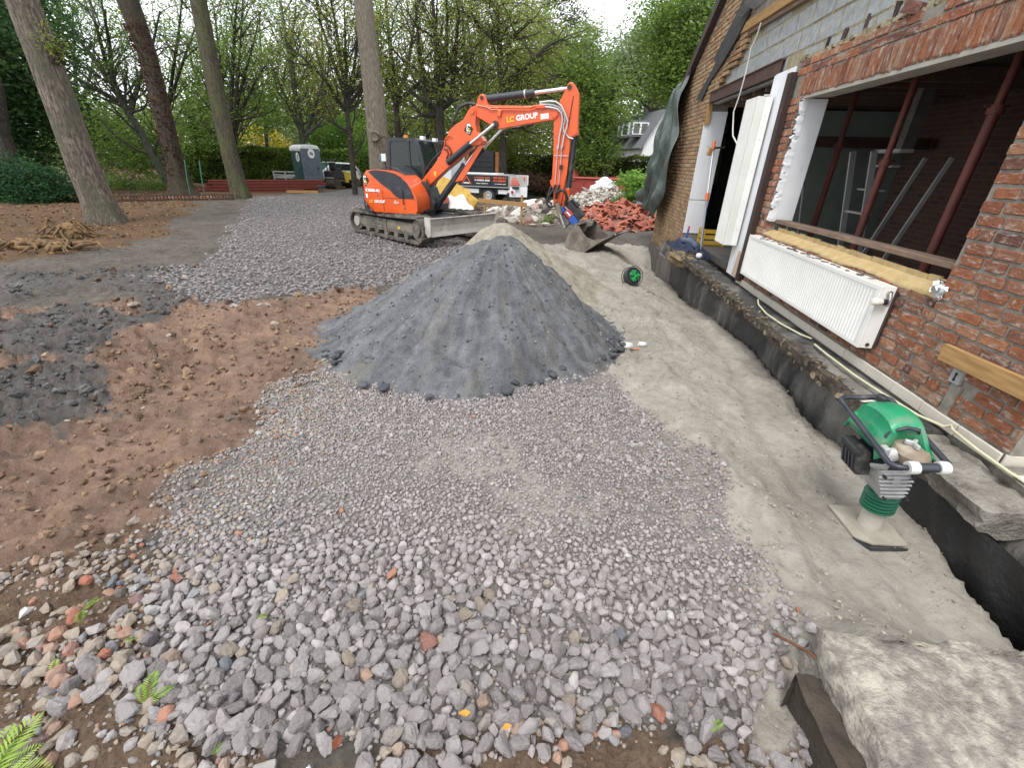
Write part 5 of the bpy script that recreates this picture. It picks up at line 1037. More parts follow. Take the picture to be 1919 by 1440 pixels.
# --- undercarriage
def track(side):
    t0 = side*.90; w = .40; rr, rf = .275, .305; cr, cf = (-1.19, .285), (1.40, .315); prof = []
    for k in range(13): a = PI/2 + PI*k/12; prof.append((cr[0] + rr*math.cos(a), cr[1] + rr*math.sin(a)))
    for k in range(1, 8): s = k/8; prof.append((cr[0] + (cf[0]-cr[0])*s, .012))
    for k in range(13): a = -PI/2 + PI*k/12; prof.append((cf[0] + rf*math.cos(a), cf[1] + rf*math.sin(a)))
    for k in range(1, 8): s = k/8; prof.append((cf[0] + (cr[0]-cf[0])*s, (cf[1]+rf)*(1-s) + (cr[1]+rr)*s - .025*math.sin(PI*s)))
    n = len(prof); cx, cz = .1, .3; V = []; Fc = []
    inner = []
    for i in range(n):
        p0, p1 = Vector(prof[i-1]), Vector(prof[(i+1) % n]); tn = (p1 - p0).normalized(); nr = Vector((-tn.y, tn.x)); q = Vector(prof[i]) + nr*.055 if (Vector(prof[i]) + nr*.055 - Vector((cx, cz))).length < (Vector(prof[i]) - Vector((cx, cz))).length else Vector(prof[i]) - nr*.055; inner.append(q)
    for i in range(n): V += [(prof[i][0], t0 - w/2, prof[i][1]), (prof[i][0], t0 + w/2, prof[i][1]), (inner[i].x, t0 + w/2, inner[i].y), (inner[i].x, t0 - w/2, inner[i].y)]
    for i in range(n):
        j = (i+1) % n
        for k in range(4): Fc.append((i*4+k, i*4+(k+1) % 4, j*4+(k+1) % 4, j*4+k))
    mb = MB().add(V, Fc); L = [0]
    for i in range(n): L.append(L[-1] + (Vector(prof[(i+1) % n]) - Vector(prof[i])).length)
    m = 52
    for q in range(m):
        s = L[-1]*q/m; i = max(k for k in range(n) if L[k] <= s); f = (s - L[i])/(L[i+1]-L[i]); p0, p1 = Vector(prof[i]), Vector(prof[(i+1) % n]); p = p0.lerp(p1, f); a = math.atan2(p1.y-p0.y, p1.x-p0.x)
        mb.box((p.x, t0 + (.09 if q % 2 else -.09), p.y), (.055, .20, .05), (0, -a, 0))
    tr = UT(mb, 'rubber_track', m_rub)
    mb = MB(); mb.ext((-1.0, t0 - .11, .17), (1.15, t0 + .11, .44)); mb.ext((-1.05, t0 + side*.115, .22), (1.2, t0 + side*.125, .38)); fr = UT(mb, 'track_frame', m_muds, bevel=.02)
    for (c, r, nm, mt) in ((cr, .20, 'sprocket', m_muds), (cf, .23, 'idler_wheel', m_muds)):
        o = UT(MB().cyl((c[0], t0 - .12, c[1]), (c[0], t0 + .12, c[1]), r, n=24), nm, mt, smooth=35)
        MB().cyl((c[0], t0 + side*.121, c[1]), (c[0], t0 + side*.165, c[1]), r*.62, n=20).build('hub', mat('pale_hub', (.42,.39,.35), (.30,.28,.25), 9, .7) if nm == 'sprocket' else m_rub, o, smooth=35)
    for k in range(5): UT(MB().cyl((-.75 + .42*k, t0 - .13, .13), (-.75 + .42*k, t0 + .13, .13), .075, n=14), 'track_roller', m_muds, smooth=35)
    if side < 0:
        MB().ext((.62, t0 - .1285, .27), (.70, t0 - .126, .32)).build('yellow_tag', m_yel, fr); MB().ext((.05, t0 - .15, .17), (.16, t0 - .11, .45)).build('frame_rib', m_muds, fr); MB().ext((-.45, t0 - .145, .30), (-.15, t0 - .11, .40)).build('tension_cover', m_muds, fr, bevel=.01)
track(-1); track(1)
UT(MB().ext((-.75, -.78, .30), (.95, .78, .50)), 'chassis', m_blk2, bevel=.02)
UT(MB().cyl((0, 0, .50), (0, 0, .60), .50, n=28), 'slew_ring', m_blk2, smooth=35)
mb = MB(); pr = [(1.86,.62),(1.80,.56),(1.765,.44),(1.785,.32),(1.84,.22),(1.87,.215),(1.835,.32),(1.82,.44),(1.85,.55),(1.89,.61)]
mb.prism([(s + .02, z) for s, z in pr], lambda u, v, d: (u, d, v), -1.02, 1.02); UT(mb, 'dozer_blade', m_bladem, bevel=.004, seg=1)
for t in (-1.02, 1.02): UT(MB().prism([(1.70,.63),(1.90,.63),(1.90,.24),(1.80,.20),(1.70,.30)], lambda u, v, d: (u, d, v), t - .015*(1 if t < 0 else -1) - .012, t - .015*(1 if t < 0 else -1) + .012), 'blade_cheek', m_bladem)
for t in (-.35, .35): UT(MB().hexa([(.9,t-.07,.30),(1.84,t-.07,.30),(1.84,t+.07,.30),(.9,t+.07,.30),(.9,t-.07,.44),(1.84,t-.07,.44),(1.84,t+.07,.44),(.9,t+.07,.44)]), 'blade_arm', m_blk2)
# --- upper body: lofted slices so the tail is round in plan
umin = lambda n: float(np.interp(n, [-1.0,-.97,-.9,-.75,-.5,-.2,.1,.5,.75,.9,1.0], [-.74,-.84,-.92,-.98,-1.03,-1.05,-1.05,-1.0,-.9,-.72,-.45]))
nside = lambda u: float(np.interp(u, [-1.05,-1.03,-.98,-.92,-.84,-.74,.6], [-.2,-.5,-.75,-.9,-.97,-1.0,-1.0]))
def loft(nlist, topf, bot, front):
    V = []; Fc = []; m = 0
    for n in nlist:
        u0 = umin(n); f = front(n); row = [(u0 + .16, bot), (u0 + .02, bot + .13), (u0, .80), (u0 + .005, 1.25), (u0 + .05, topf(u0) - .06), (u0 + .12, topf(u0 + .12))] + [(x, topf(x)) for x in np.linspace(u0 + .22, f - .12, 9)] + [(f - .04, topf(f - .04)), (f, topf(f) - .05), (f, bot + .08), (f - .05, bot)]
        m = len(row); V += [(u, n, z) for u, z in row]
    for i in range(len(nlist) - 1):
        for k in range(m): Fc.append((i*m+k, i*m+(k+1) % m, (i+1)*m+(k+1) % m, (i+1)*m+k))
    Fc += [tuple(range(m)), tuple((len(nlist)-1)*m + k for k in range(m))]; return MB().add(V, Fc)
topR = lambda u: float(np.interp(u, [-1.1,-.95,-.7,-.45,-.1,.05,.2,.36,.47,.56,.6], [1.40,1.46,1.515,1.535,1.525,1.49,1.42,1.27,1.10,.97,.93]))
UP(loft([-1.0,-.985,-.95,-.85,-.7,-.5,-.3,-.2], topR, .60, lambda n: .56), 'engine_hood', m_org, smooth=38)
UP(loft([-.195,0,.25,.5,.7,.85,.95,1.0], lambda u: 1.50, .60, lambda n: -.12), 'rear_hood', m_org, smooth=38)
def patch(poly, off=.008, f=None):
    """thin shell lying on the curved flank; poly in (u,z)"""
    bm = bmesh.new(); vs = [bm.verts.new((u, 0, z)) for u, z in poly]; bm.faces.new(vs); bmesh.ops.triangulate(bm, faces=bm.faces[:])
    bmesh.ops.subdivide_edges(bm, edges=bm.edges[:], cuts=3, use_grid_fill=True); bmesh.ops.triangulate(bm, faces=bm.faces[:])
    mb = MB(); mb.add([(v.co.x, nside(v.co.x) - off, v.co.z) for v in bm.verts], [tuple(v.index for v in f_.verts) for f_ in bm.faces] if not bm.verts.index_update() else []); bm.free(); return mb
def curve(pts, n=5):   # catmull-rom smoothing of closed outline
    out = []; m = len(pts)
    for i in range(m):
        p0, p1, p2, p3 = [Vector(pts[(i+k-1) % m]) for k in range(4)]
        for k in range(n): t = k/n; out.append(tuple(.5*((2*p1) + (p2-p0)*t + (2*p0-5*p1+4*p2-p3)*t*t + (3*p1-p0-3*p2+p3)*t**3)))
    return out
bp = UP(patch([(-.66,1.485),(-.60,1.505),(-.46,1.525),(-.20,1.51),(.03,1.465),(.18,1.40),(.33,1.27),(.42,1.14),(.485,.99),(.49,.945),(.12,.935),(.02,.97),(-.12,1.10),(-.34,1.235),(-.52,1.37)]), 'side_panel', m_chr); bp.modifiers.new('w', 'SOLIDIFY').thickness = .012
cw = UP(patch([(-1.03,1.0),(-1.0,1.02),(-.86,.83),(-.70,.64),(-.62,.60),(-.90,.60),(-.99,.72)], .03), 'counterweight_guard', m_chr); cw.modifiers.new('w', 'SOLIDIFY').thickness = .03
mb = MB()
for k in range(16):
    a0, a1 = -.75 + 1.5*k/16, -.75 + 1.5*(k+1)/16; mb.hexa([(umin(a0) - .03, a0, .60), (umin(a0) + .1, a0, .60), (umin(a1) + .1, a1, .60), (umin(a1) - .03, a1, .60), (umin(a0) - .05, a0, .96), (umin(a0) + .1, a0, 1.0), (umin(a1) + .1, a1, 1.0), (umin(a1) - .05, a1, .96)])
UP(mb, 'counterweight', m_chr)
UP(patch([(-.985,1.33),(-.945,1.36),(-.915,1.20),(-.875,1.04),(-.93,1.06),(-.985,1.12)], .010), 'rear_vent', m_blk2)
lg = UP(patch([(-.745,1.43),(-.86,1.295),(-.775,1.165),(-.66,1.295)], .010), 'company_logo', m_bkl)
SW = Matrix.Translation((0, 0, 0))
def on_side(u, z, rx=0, off=.014):   # text frame on the right flank (reads along +u, faces -n)
    sl = (nside(u+.1) - nside(u-.1))/.2
    return Matrix.Translation((u, nside(u) - off, z)) @ Matrix.Rotation(math.atan(sl), 4, 'Z') @ Matrix.Rotation(R(90), 4, 'X') @ Matrix.Rotation(rx, 4, 'Z')
def logo(M, parent, s, rot=True):
    mb = MB(); k = lambda x, y: (x*s, y*s, 0)
    # angular C hooked over an L with a small line of dots under it
    mb.add([k(*p) for p in [(-.16,.34),(.10,.34),(.16,.20),(.02,.20),(-.04,.24),(-.08,.24),(-.16,.10)]], [(0,1,2,3,4,5,6)]); mb.add([k(*p) for p in [(-.16,.12),(-.07,.22),(-.10,-.02),(-.02,-.05),(-.03,-.16),(-.16,-.14)]], [(0,1,2,3,4,5)])
    o = mb.build('logo_letter', m_wht, parent); o.data.transform(M)
    mb = MB(); mb.add([k(*p) for p in [(-.02,.10),(.07,.10),(.07,-.06),(.18,-.06),(.18,-.16),(-.02,-.16)]], [(0,1,2,3,4,5)]); o = mb.build('logo_letter', m_yel, parent); o.data.transform(M)
    mb = MB()
    for q in range(4): mb.add([k(-.13 + q*.075, -.22), k(-.08 + q*.075, -.22), k(-.08 + q*.075, -.27), k(-.13 + q*.075, -.27)], [(0,1,2,3)])
    o = mb.build('logo_text', m_wht, parent); o.data.transform(M)
logo(on_side(-.76, 1.295, 0, .018), lg, .30)
o = lettering('model_lettering', 'KX080-4α', .088, m_wht, EX, on_side(-.585, 1.055, 0, .016), 'CENTER', .004); o.rotation_euler = (0,0,UA)
o = UP(patch([(-.80,1.005),(-.74,1.005),(-.735,.91),(-.795,.91)], .010), 'white_sticker', m_wht)
o = lettering('lettering', 'LC', .085, m_yel, EX, on_side(-.70, .815, 0, .016), 'LEFT', .003); o.rotation_euler = (0,0,UA)
o = lettering('lettering', 'GROUP', .085, m_wht, EX, on_side(-.57, .815, 0, .016), 'LEFT', .003); o.rotation_euler = (0,0,UA)
o = UP(patch([(-.06,.84),(.0,.90),(.03,.84),(.07,.88),(.09,.82),(-.02,.80)], .010), 'warning_sticker', mat('pale_sticker', (.62,.40,.33), (.55,.30,.22), 20, .6))
UP(MB().tube([(.16,-1.012,1.16),(.20,-1.03,1.10),(.215,-1.03,.86),(.22,-1.02,.80)], .012, 8), 'hood_handle', m_blk2, smooth=50); UP(MB().box((.222,-1.02,.735), (.03,.02,.06)), 'latch', mat('latch_grey', (.25,.22,.2), None, 9, .6), bevel=.004)
for u in (-.33,): UP(MB().box((u, -1.004, .86), (.006, .004, .46)), 'panel_gap', m_bkl)
UP(MB().box((.12, -1.004, .93), (.84, .004, .005)), 'panel_gap', m_bkl); UP(MB().cyl((-.47, -1.006, .98), (-.47, -1.0, .98), .028, n=14), 'round_badge', m_muds)
# grille console between hood and cab
mb = MB(); mb.prism([(-.47,1.50),(-.42,1.585),(-.33,1.61),(-.02,1.58),(.14,1.47),(.27,1.27),(.30,1.10),(-.20,1.10),(-.30,1.35)], PN, -.80, -.06); gr = UP(mb, 'console_cover', m_chr, bevel=.02)
mb = MB()
for k in range(9):
    for j in range(4): mb.box((-.30 + .031*k, -.16 - .16*j, 1.606 - .005*k), (.02, .10, .012), (0, R(9), 0))
mb.build('grille', m_blk2, gr); MB().box((.115, -.803, 1.36), (.13, .012, .13), (0, R(12), 0)).build('inlet', m_blk2, gr, bevel=.006)
# --- cab
side_o = [(-.74,1.50),(-.70,2.13),(-.665,2.20),(-.60,2.24),(.09,2.235),(.15,2.19),(.19,2.05),(.29,1.60),(.27,1.36),(.12,1.10),(-.70,1.10)]
def ring(n, poly, w, dep):   # flat frame: outline minus inset
    c = Vector((sum(p[0] for p in poly)/len(poly), sum(p[1] for p in poly)/len(poly))); inn = [tuple(Vector(p) + (c - Vector(p)).normalized()*w) for p in poly]; mb = MB(); m = len(poly); V = [(p[0], n, p[1]) for p in poly] + [(p[0], n, p[1]) for p in inn] + [(p[0], n + dep, p[1]) for p in poly] + [(p[0], n + dep, p[1]) for p in inn]; Fc = []
    for i in range(m): j = (i+1) % m; Fc += [(i, j, m+j, m+i), (2*m+i, 3*m+i, 3*m+j, 2*m+j), (i, 2*m+i, 2*m+j, j), (m+i, m+j, 3*m+j, 3*m+i)]
    mb.add(V, Fc); return mb, inn
for n in (.04, .93):
    mb, inn = ring(n, side_o, .085, .05); UP(mb, 'cab_frame', m_chr)
    UP(MB().prism([tuple(p) for p in inn], PN, n + .02, n + .028), 'side_window', m_glass)
UP(MB().ext((-.12, .035, 1.16), (-.085, .095, 2.18)), 'cab_pillar', m_chr)
mb = MB()
for a, b in zip(side_o[1:5], side_o[2:6]): mb.hexa([(a[0], .09, a[1]-.045), (b[0], .09, b[1]-.045), (b[0], .93, b[1]-.045), (a[0], .93, a[1]-.045), (a[0], .09, a[1]), (b[0], .09, b[1]), (b[0], .93, b[1]), (a[0], .93, a[1])])
UP(mb, 'cab_roof', m_chr, bevel=.01)
UP(MB().hexa([(.15,.09,2.16),(.155,.09,2.16),(.155,.93,2.16),(.15,.93,2.16),(.285,.09,1.60),(.29,.09,1.60),(.29,.93,1.60),(.285,.93,1.60)]), 'windscreen', m_glass); UP(MB().ext((-.72,.09,1.10), (-.70,.93,1.62)), 'rear_wall', m_chr); UP(MB().ext((-.71,.09,1.62), (-.70,.93,2.14)), 'rear_window', m_glass)
UP(MB().hexa([(.12,.09,1.10),(.14,.09,1.10),(.14,.93,1.10),(.12,.93,1.10),(.27,.09,1.58),(.29,.09,1.58),(.29,.93,1.58),(.27,.93,1.58)]), 'cab_front', m_chr); UP(MB().ext((-.70,.05,1.05), (.14,.95,1.11)), 'cab_floor', m_blk2)
st = UP(MB().ext((-.50,.28,1.18), (-.08,.72,1.34)), 'seat', m_blk2, bevel=.04); MB().hexa([(-.58,.28,1.3),(-.46,.28,1.3),(-.46,.72,1.3),(-.58,.72,1.3),(-.66,.30,1.86),(-.56,.30,1.86),(-.56,.70,1.86),(-.66,.70,1.86)]).build('seat_back', m_blk2, st, bevel=.03); MB().ext((-.66,.38,1.89), (-.57,.62,2.03)).build('headrest', m_blk2, st, bevel=.03)
UP(MB().box((-.44,.10,1.60), (.06,.04,.12), (0,.3,0)), 'paper', m_wht); UP(MB().ext((.05,.16,1.36), (.10,.36,1.56)), 'monitor', mat('pale_green_screen', (.25,.42,.36), (.2,.35,.3), 5, .4))
UP(MB().cyl((-.35,.40,2.24), (-.35,.40,2.31), .055, n=14), 'beacon', plain('orange_lens', (.75,.22,.02), .3), smooth=40)
for u, n, z in ((.24,.15,2.24),(.26,.80,2.22)): UP(MB().box((u, n, z), (.10,.14,.08), (0,R(8),0)), 'work_light', plain('lamp_glass', (.75,.78,.82), .15), bevel=.01)
UP(MB().tube([(.16,.93,2.18),(.40,.93,2.20),(.62,.90,2.16),(.60,.88,2.10)], .022, 8), 'front_guard', m_blk2, smooth=50); UP(MB().box((.36,.86,2.165), (.30,.30,.03)), 'sun_visor', m_blk2)
mr = UP(MB().box((-.27,-.90,1.79), (.14,.03,.16), (0,0,R(-12))), 'mirror', plain('mirror_face', (.55,.62,.68), .1, .6), bevel=.008); MB().tube([(-.27,-.88,1.72),(-.26,-.86,1.60),(-.24,-.84,1.50)], .014, 8).build('mirror_arm', m_blk2, mr); UP(MB().box((-.23,-.80,1.56), (.12,.10,.10)), 'camera_box', m_blk2, bevel=.01)
# --- swing post + lower frame
UP(MB().prism([(.05,.62),(.62,.62),(.70,.80),(.56,1.14),(.40,1.30),(.24,1.26),(.05,1.05)], PN, -.30, .18), 'swing_post', m_blk2, bevel=.02); UP(MB().ext((-.2,-.60,.60), (.55,.85,.72)), 'deck', m_blk2); UP(MB().ext((.08,-.45,.74), (.36,-.28,1.0)), 'valve_block', m_blk2, bevel=.02)
mb = MB()
for k in range(5): mb.tube([(.25 + .05*k,-.33,.75),(.42 + .03*k,-.34 + .01*k,.95),(.50 + .02*k,-.30,1.15),(.48,-.26,1.35)], .016, 7)
UP(mb, 'base_hoses', m_hose, smooth=60)
# --- boom, stick, rams (all in one vertical plane)
bn0, bn1 = -.22, .06
mb = MB(); mb.prism([(.26,1.20),(.29,1.27),(.36,1.34),(.41,1.40),(.52,1.50),(.67,1.65),(.87,1.90),(1.02,2.19),(1.10,2.38),(1.25,2.50),(1.46,2.60),(1.60,2.80),(1.66,2.86),(1.74,2.86),(1.78,2.79),(1.76,2.52),(1.80,2.36),(1.92,2.24),(1.96,2.19),(1.93,2.12),(1.81,2.09),(1.68,2.09),(1.50,1.95),(1.24,1.74),(.95,1.54),(.73,1.37),(.52,1.19),(.42,1.11),(.34,1.09),(.28,1.13)], PN, bn0, bn1)
b1 = UP(mb, 'boom', m_org, bevel=.012); MB().cyl((.33,bn0-.03,1.19), (.33,bn1+.03,1.19), .045, n=16).build('pin', m_muds, b1, smooth=40); MB().cyl((1.69,bn0-.03,2.77), (1.69,bn1+.03,2.77), .055, n=16).build('pin', m_org, b1, smooth=40); MB().cyl((1.87,bn0-.03,2.17), (1.87,bn1+.03,2.17), .045, n=16).build('pin', m_org, b1, smooth=40)
MB().prism([(1.565,2.545),(1.48,2.39),(1.63,2.29),(1.71,2.43)], PN, bn0-.006, bn0-.0005).build('logo_plate', m_bkl, b1)
logo(Matrix.Translation((1.595,bn0-.009,2.42)) @ Matrix.Rotation(R(90),4,'X') @ Matrix.Rotation(R(-6),4,'Z'), b1, .30)
MB().prism([(.66,1.48),(.70,1.535),(.735,1.50),(.71,1.41),(.68,1.42)], PN, bn0-.005, bn0-.0004).build('warning_sticker', m_yel, b1)
mb = MB(); mb.prism([(1.71,2.87),(1.80,2.905),(2.26,2.885),(3.05,2.875),(3.17,2.90),(3.33,2.88),(3.58,2.82),(3.66,2.76),(3.67,2.70),(3.60,2.62),(3.45,2.60),(2.88,2.52),(2.32,2.43),(2.22,2.45),(2.10,2.52),(1.92,2.60),(1.76,2.68),(1.70,2.76)], PN, -.19, .03)
b2 = UP(mb, 'upper_boom', m_org, bevel=.012); MB().prism([(1.76,2.87),(1.79,3.01),(1.84,3.08),(1.90,3.11),(1.96,3.09),(2.0,3.03),(2.06,2.87)], PN, -.16, .0).build('ram_bracket', m_org, b2, bevel=.01); MB().cyl((1.90,-.20,3.03), (1.90,.04,3.03), .035, n=14).build('pin', m_blk2, b2); MB().cyl((3.58,-.215,2.71), (3.58,.05,2.71), .055, n=16).build('pin', m_org, b2, smooth=40)
mb = MB(); mb.tube([(1.80,-.205,2.885),(2.1,-.21,2.84),(3.0,-.21,2.83),(3.14,-.21,2.87),(3.3,-.21,2.86)], .012, 7); mb.tube([(2.0,-.205,2.86),(2.14,-.22,2.80),(3.02,-.22,2.79),(3.2,-.22,2.83)], .012, 7); mb.build('oil_pipes', m_org, b2, smooth=50); MB().box((3.26,-.225,2.855), (.20,.05,.07)).build('pipe_clamp', m_org, b2, bevel=.008)
MB().cyl((2.24,-.25,2.52), (2.24,.10,2.52), .07, n=18).build('ram_pin', m_blk2, b2, smooth=40); MB().box((2.33,-.215,2.73), (.09,.06,.13), (0,R(12),0)).build('work_light', m_org, b2, bevel=.012)
tilt = math.atan2(.10, .62)
lettering('lettering', 'LC', .145, m_yel, b2, Matrix.Translation((2.50,-.196,2.56)) @ Matrix.Rotation(R(90),4,'X') @ Matrix.Rotation(R(7.5),4,'Z'), 'LEFT', .005); lettering('lettering', 'GROUP', .145, m_wht, b2, Matrix.Translation((2.72,-.196,2.592)) @ Matrix.Rotation(R(90),4,'X') @ Matrix.Rotation(R(7.5),4,'Z'), 'LEFT', .005)
MB().box((3.36,-.195,2.68), (.18,.006,.10), (0,R(-6),0)).build('white_plate', m_wht, b2)
mb = MB(); mb.prism([(3.79,3.20),(3.82,3.27),(3.87,3.30),(3.93,3.28),(4.0,3.20),(4.07,3.08),(4.08,2.95),(4.10,2.46),(4.12,2.34),(4.06,2.30),(3.96,2.30),(3.955,1.99),(3.94,1.56),(3.89,1.26),(3.86,1.0),(3.83,.78),(3.77,.76),(3.67,.88),(3.65,1.22),(3.57,1.33),(3.55,1.39),(3.60,1.46),(3.595,1.99),(3.56,2.56),(3.60,2.70),(3.68,2.80),(3.66,2.95),(3.74,3.10)], PN, -.17, .01)
b3 = UP(mb, 'stick', m_org, bevel=.012); MB().cyl((3.86,-.20,3.21), (3.86,.04,3.21), .045, n=14).build('pin', m_blk2, b3, smooth=40); MB().cyl((4.04,-.20,2.37), (4.04,.04,2.37), .04, n=14).build('pin', m_org, b3, smooth=40)
MB().tube([(3.955,-.185,3.05),(3.92,-.19,2.75),(3.89,-.19,2.5)], .008, 6).build('seam_wire', m_hose, b3)
def ram(a, b, f, r0, r1, n, nm='ram'):
    a = Vector((a[0], n, a[1])); b = Vector((b[0], n, b[1])); m = a.lerp(b, f); o = UP(MB().cyl(a, m, r0, n=16), nm, m_chr, smooth=40); MB().cyl(m, b, r1, n=12).build('rod', m_chrome, o, smooth=40); MB().cyl(m - (b-a).normalized()*.05, m, r0*1.12, n=16).build('gland', m_chr, o, smooth=40); return o
o = ram((1.93,3.01), (3.86,3.20), .60, .075, .038, -.08, 'stick_ram'); MB().cyl((2.86,-.08,3.103), (2.89,-.08,3.106), .082, n=18).build('band', m_silver, o, smooth=40)
ram((4.04,2.36), (3.98,1.22), .95, .062, .035, -.08, 'bucket_ram')
ram((.62,.72), (1.86,2.16), .66, .085, .045, -.08, 'boom_ram')
sh = UP(MB().prism([(1.20,1.30),(1.40,1.34),(1.95,2.10),(1.84,2.12),(1.72,1.98)], PN, -.19, -.165), 'ram_shield', m_org, bevel=.008)
ram((1.07,1.72), (2.24,2.52), .50, .068, .036, -.30, 'offset_ram'); ram((1.34,1.62), (2.30,2.47), .50, .062, .034, .17, 'offset_ram')
UP(MB().box((1.10,-.24,1.74), (.12,.06,.10), (0,R(-35),0)), 'valve_block', m_silver, bevel=.01)
mb = MB()
for k in range(4): mb.tube([(1.12,-.10 + .035*k,2.40),(1.20 - .015*k,-.12 + .04*k,2.62 + .02*k),(1.34 - .02*k,-.12 + .04*k,2.86 + .015*k),(1.55,-.12 + .04*k,2.93 + .01*k),(1.80,-.10 + .03*k,2.90)], .022, 8)
UP(mb, 'boom_hoses', m_hose, smooth=60)
mb = MB()
for k in range(4): mb.tube([(.22 + .03*k,-.05 + .05*k,1.15),(.34,-.04 + .05*k,1.50 + .02*k),(.55,-.02 + .04*k,1.76 + .02*k),(.85,-.04 + .03*k,1.98 + .01*k),(1.02,-.08,2.16)], .024, 8)
UP(mb, 'boom_hoses', m_hose, smooth=60)
mb = MB(); mb.tube([(1.02,-.24,2.10),(1.10,-.25,2.05),(1.16,-.25,1.95),(1.12,-.25,1.82),(1.02,-.24,1.74)], .016, 8); mb.tube([(.96,-.24,2.00),(1.05,-.25,2.0),(1.08,-.25,1.90),(1.02,-.24,1.80)], .014, 8); UP(mb, 'looped_hose', m_hose, smooth=60)
mb = MB(); mb.tube([(.98,-.235,2.06),(1.02,-.25,2.22),(1.12,-.25,2.30),(1.18,-.24,2.24)], .014, 8); UP(mb, 'steel_pipe', m_org, smooth=60)
mb = MB()
for k, pts in enumerate(([(3.24,2.93),(3.45,2.95),(3.60,2.94),(3.72,2.87),(3.80,2.75),(3.88,2.60),(3.88,2.48),(3.83,2.32),(3.80,2.08)], [(3.24,2.86),(3.50,2.84),(3.64,2.81),(3.73,2.74),(3.765,2.62),(3.75,2.48),(3.72,2.30),(3.71,2.08)], [(3.24,2.90),(3.5,2.89),(3.66,2.85),(3.78,2.74),(3.82,2.6),(3.78,2.5),(3.80,2.40),(3.92,2.28),(4.02,2.26)])): mb.tube([(u, -.25 + .03*k, z) for u, z in pts], .019, 8)
UP(mb, 'silver_hoses', m_silver, smooth=60)
mb = MB()
for u in (3.70, 3.79): mb.tube([(u,-.215,2.08),(u-.005,-.215,1.7),(u-.015,-.215,1.33)], .011, 7); mb.cyl((u,-.215,2.13), (u,-.215,2.05), .024, n=10)
UP(mb, 'stick_pipes', m_silver, smooth=50); UP(MB().box((3.80,-.22,1.70), (.07,.05,.09)), 'clamp', m_blk2, bevel=.006); UP(MB().box((3.78,-.20,1.93), (.30,.012,.016)), 'clamp_bar', m_silver)
mb = MB(); mb.tube([(3.70,-.23,1.33),(3.66,-.26,1.22),(3.56,-.30,1.08),(3.53,-.30,.95),(3.60,-.30,.86),(3.72,-.28,.88),(3.78,-.26,.98)], .028, 8); mb.tube([(3.79,-.23,1.33),(3.74,-.28,1.20),(3.76,-.32,1.06),(3.76,-.32,1.16),(3.85,-.33,1.24),(3.96,-.32,1.20),(4.0,-.30,1.06),(3.97,-.28,.92)], .034, 9); mb.tube([(3.60,-.22,1.30),(3.55,-.27,1.12),(3.57,-.28,.98),(3.66,-.27,.92)], .024, 8); UP(mb, 'tool_hoses', m_hose, smooth=60)
# --- linkage, tiltrotator, coupler
m_blue = mat('tool_blue', (.02,.10,.42), (.015,.07,.32), 9, .45, dirt=(.15,.15,.16), dscale=7, dlo=.58, dhi=.8)
UP(MB().prism([(3.94,1.27),(4.02,1.24),(4.03,1.10),(3.93,.86),(3.86,.82),(3.86,.92),(3.90,1.12)], PN, -.15, -.01), 'linkage', m_org, bevel=.01)
def rotu(u, z, d, c=(4.08,.66), a=R(-42)): return (c[0] + u*math.cos(a) - z*math.sin(a), d, c[1] + u*math.sin(a) + z*math.cos(a))
TB = lambda u0, u1, z0, z1, n0, n1: MB().hexa([rotu(u0,z0,n0), rotu(u1,z0,n0), rotu(u1,z0,n1), rotu(u0,z0,n1), rotu(u0,z1,n0), rotu(u1,z1,n0), rotu(u1,z1,n1), rotu(u0,z1,n1)])
tr = UP(TB(-.26,.22,.10,.26,-.26,.10), 'tilt_rotator', m_blk2, bevel=.02)
TB(-.24,-.02,.27,.33,-.24,.02).build('control_box', m_blk2, tr, bevel=.015); TB(-.20,-.12,.335,.345,-.24,.0).build('bracket_white', m_silver, tr)
TB(.02,.24,-.06,.10,-.28,-.10).build('blue_motor', m_blue, tr, bevel=.02); TB(-.30,-.16,-.10,.04,-.28,-.06).build('blue_motor', m_blue, tr, bevel=.02); TB(-.14,.02,-.02,.12,-.29,-.26).build('type_plate', plain('red_plate', (.45,.05,.06), .4), tr); TB(-.12,.0,.03,.06,-.292,-.288).build('type_text', m_wht, tr)
o = UP(MB().cyl(rotu(-.42,.02,-.30), rotu(-.20,-.10,-.30), .06, n=14), 'tilt_ram', m_muds, smooth=40); MB().cyl(rotu(-.20,-.10,-.30), rotu(.10,-.22,-.30), .042, n=12).build('rod', m_chrome, o, smooth=40)
UP(TB(-.16,.12,-.26,-.05,-.24,.10), 'rotor_ring', m_muds, bevel=.03)
cp = UP(MB().prism([(4.19,.42),(4.32,.56),(4.50,.60),(4.62,.56),(4.64,.50),(4.52,.46),(4.48,.36),(4.36,.34),(4.24,.20),(4.16,.26)], PN, -.28, .10), 'quick_coupler', m_muds, bevel=.015); MB().tube([(4.20,-.2,.30),(4.14,-.2,.26),(4.13,-.2,.19),(4.18,-.2,.15),(4.23,-.2,.18)], .022, 8).build('lifting_hook', m_muds, cp, smooth=60)
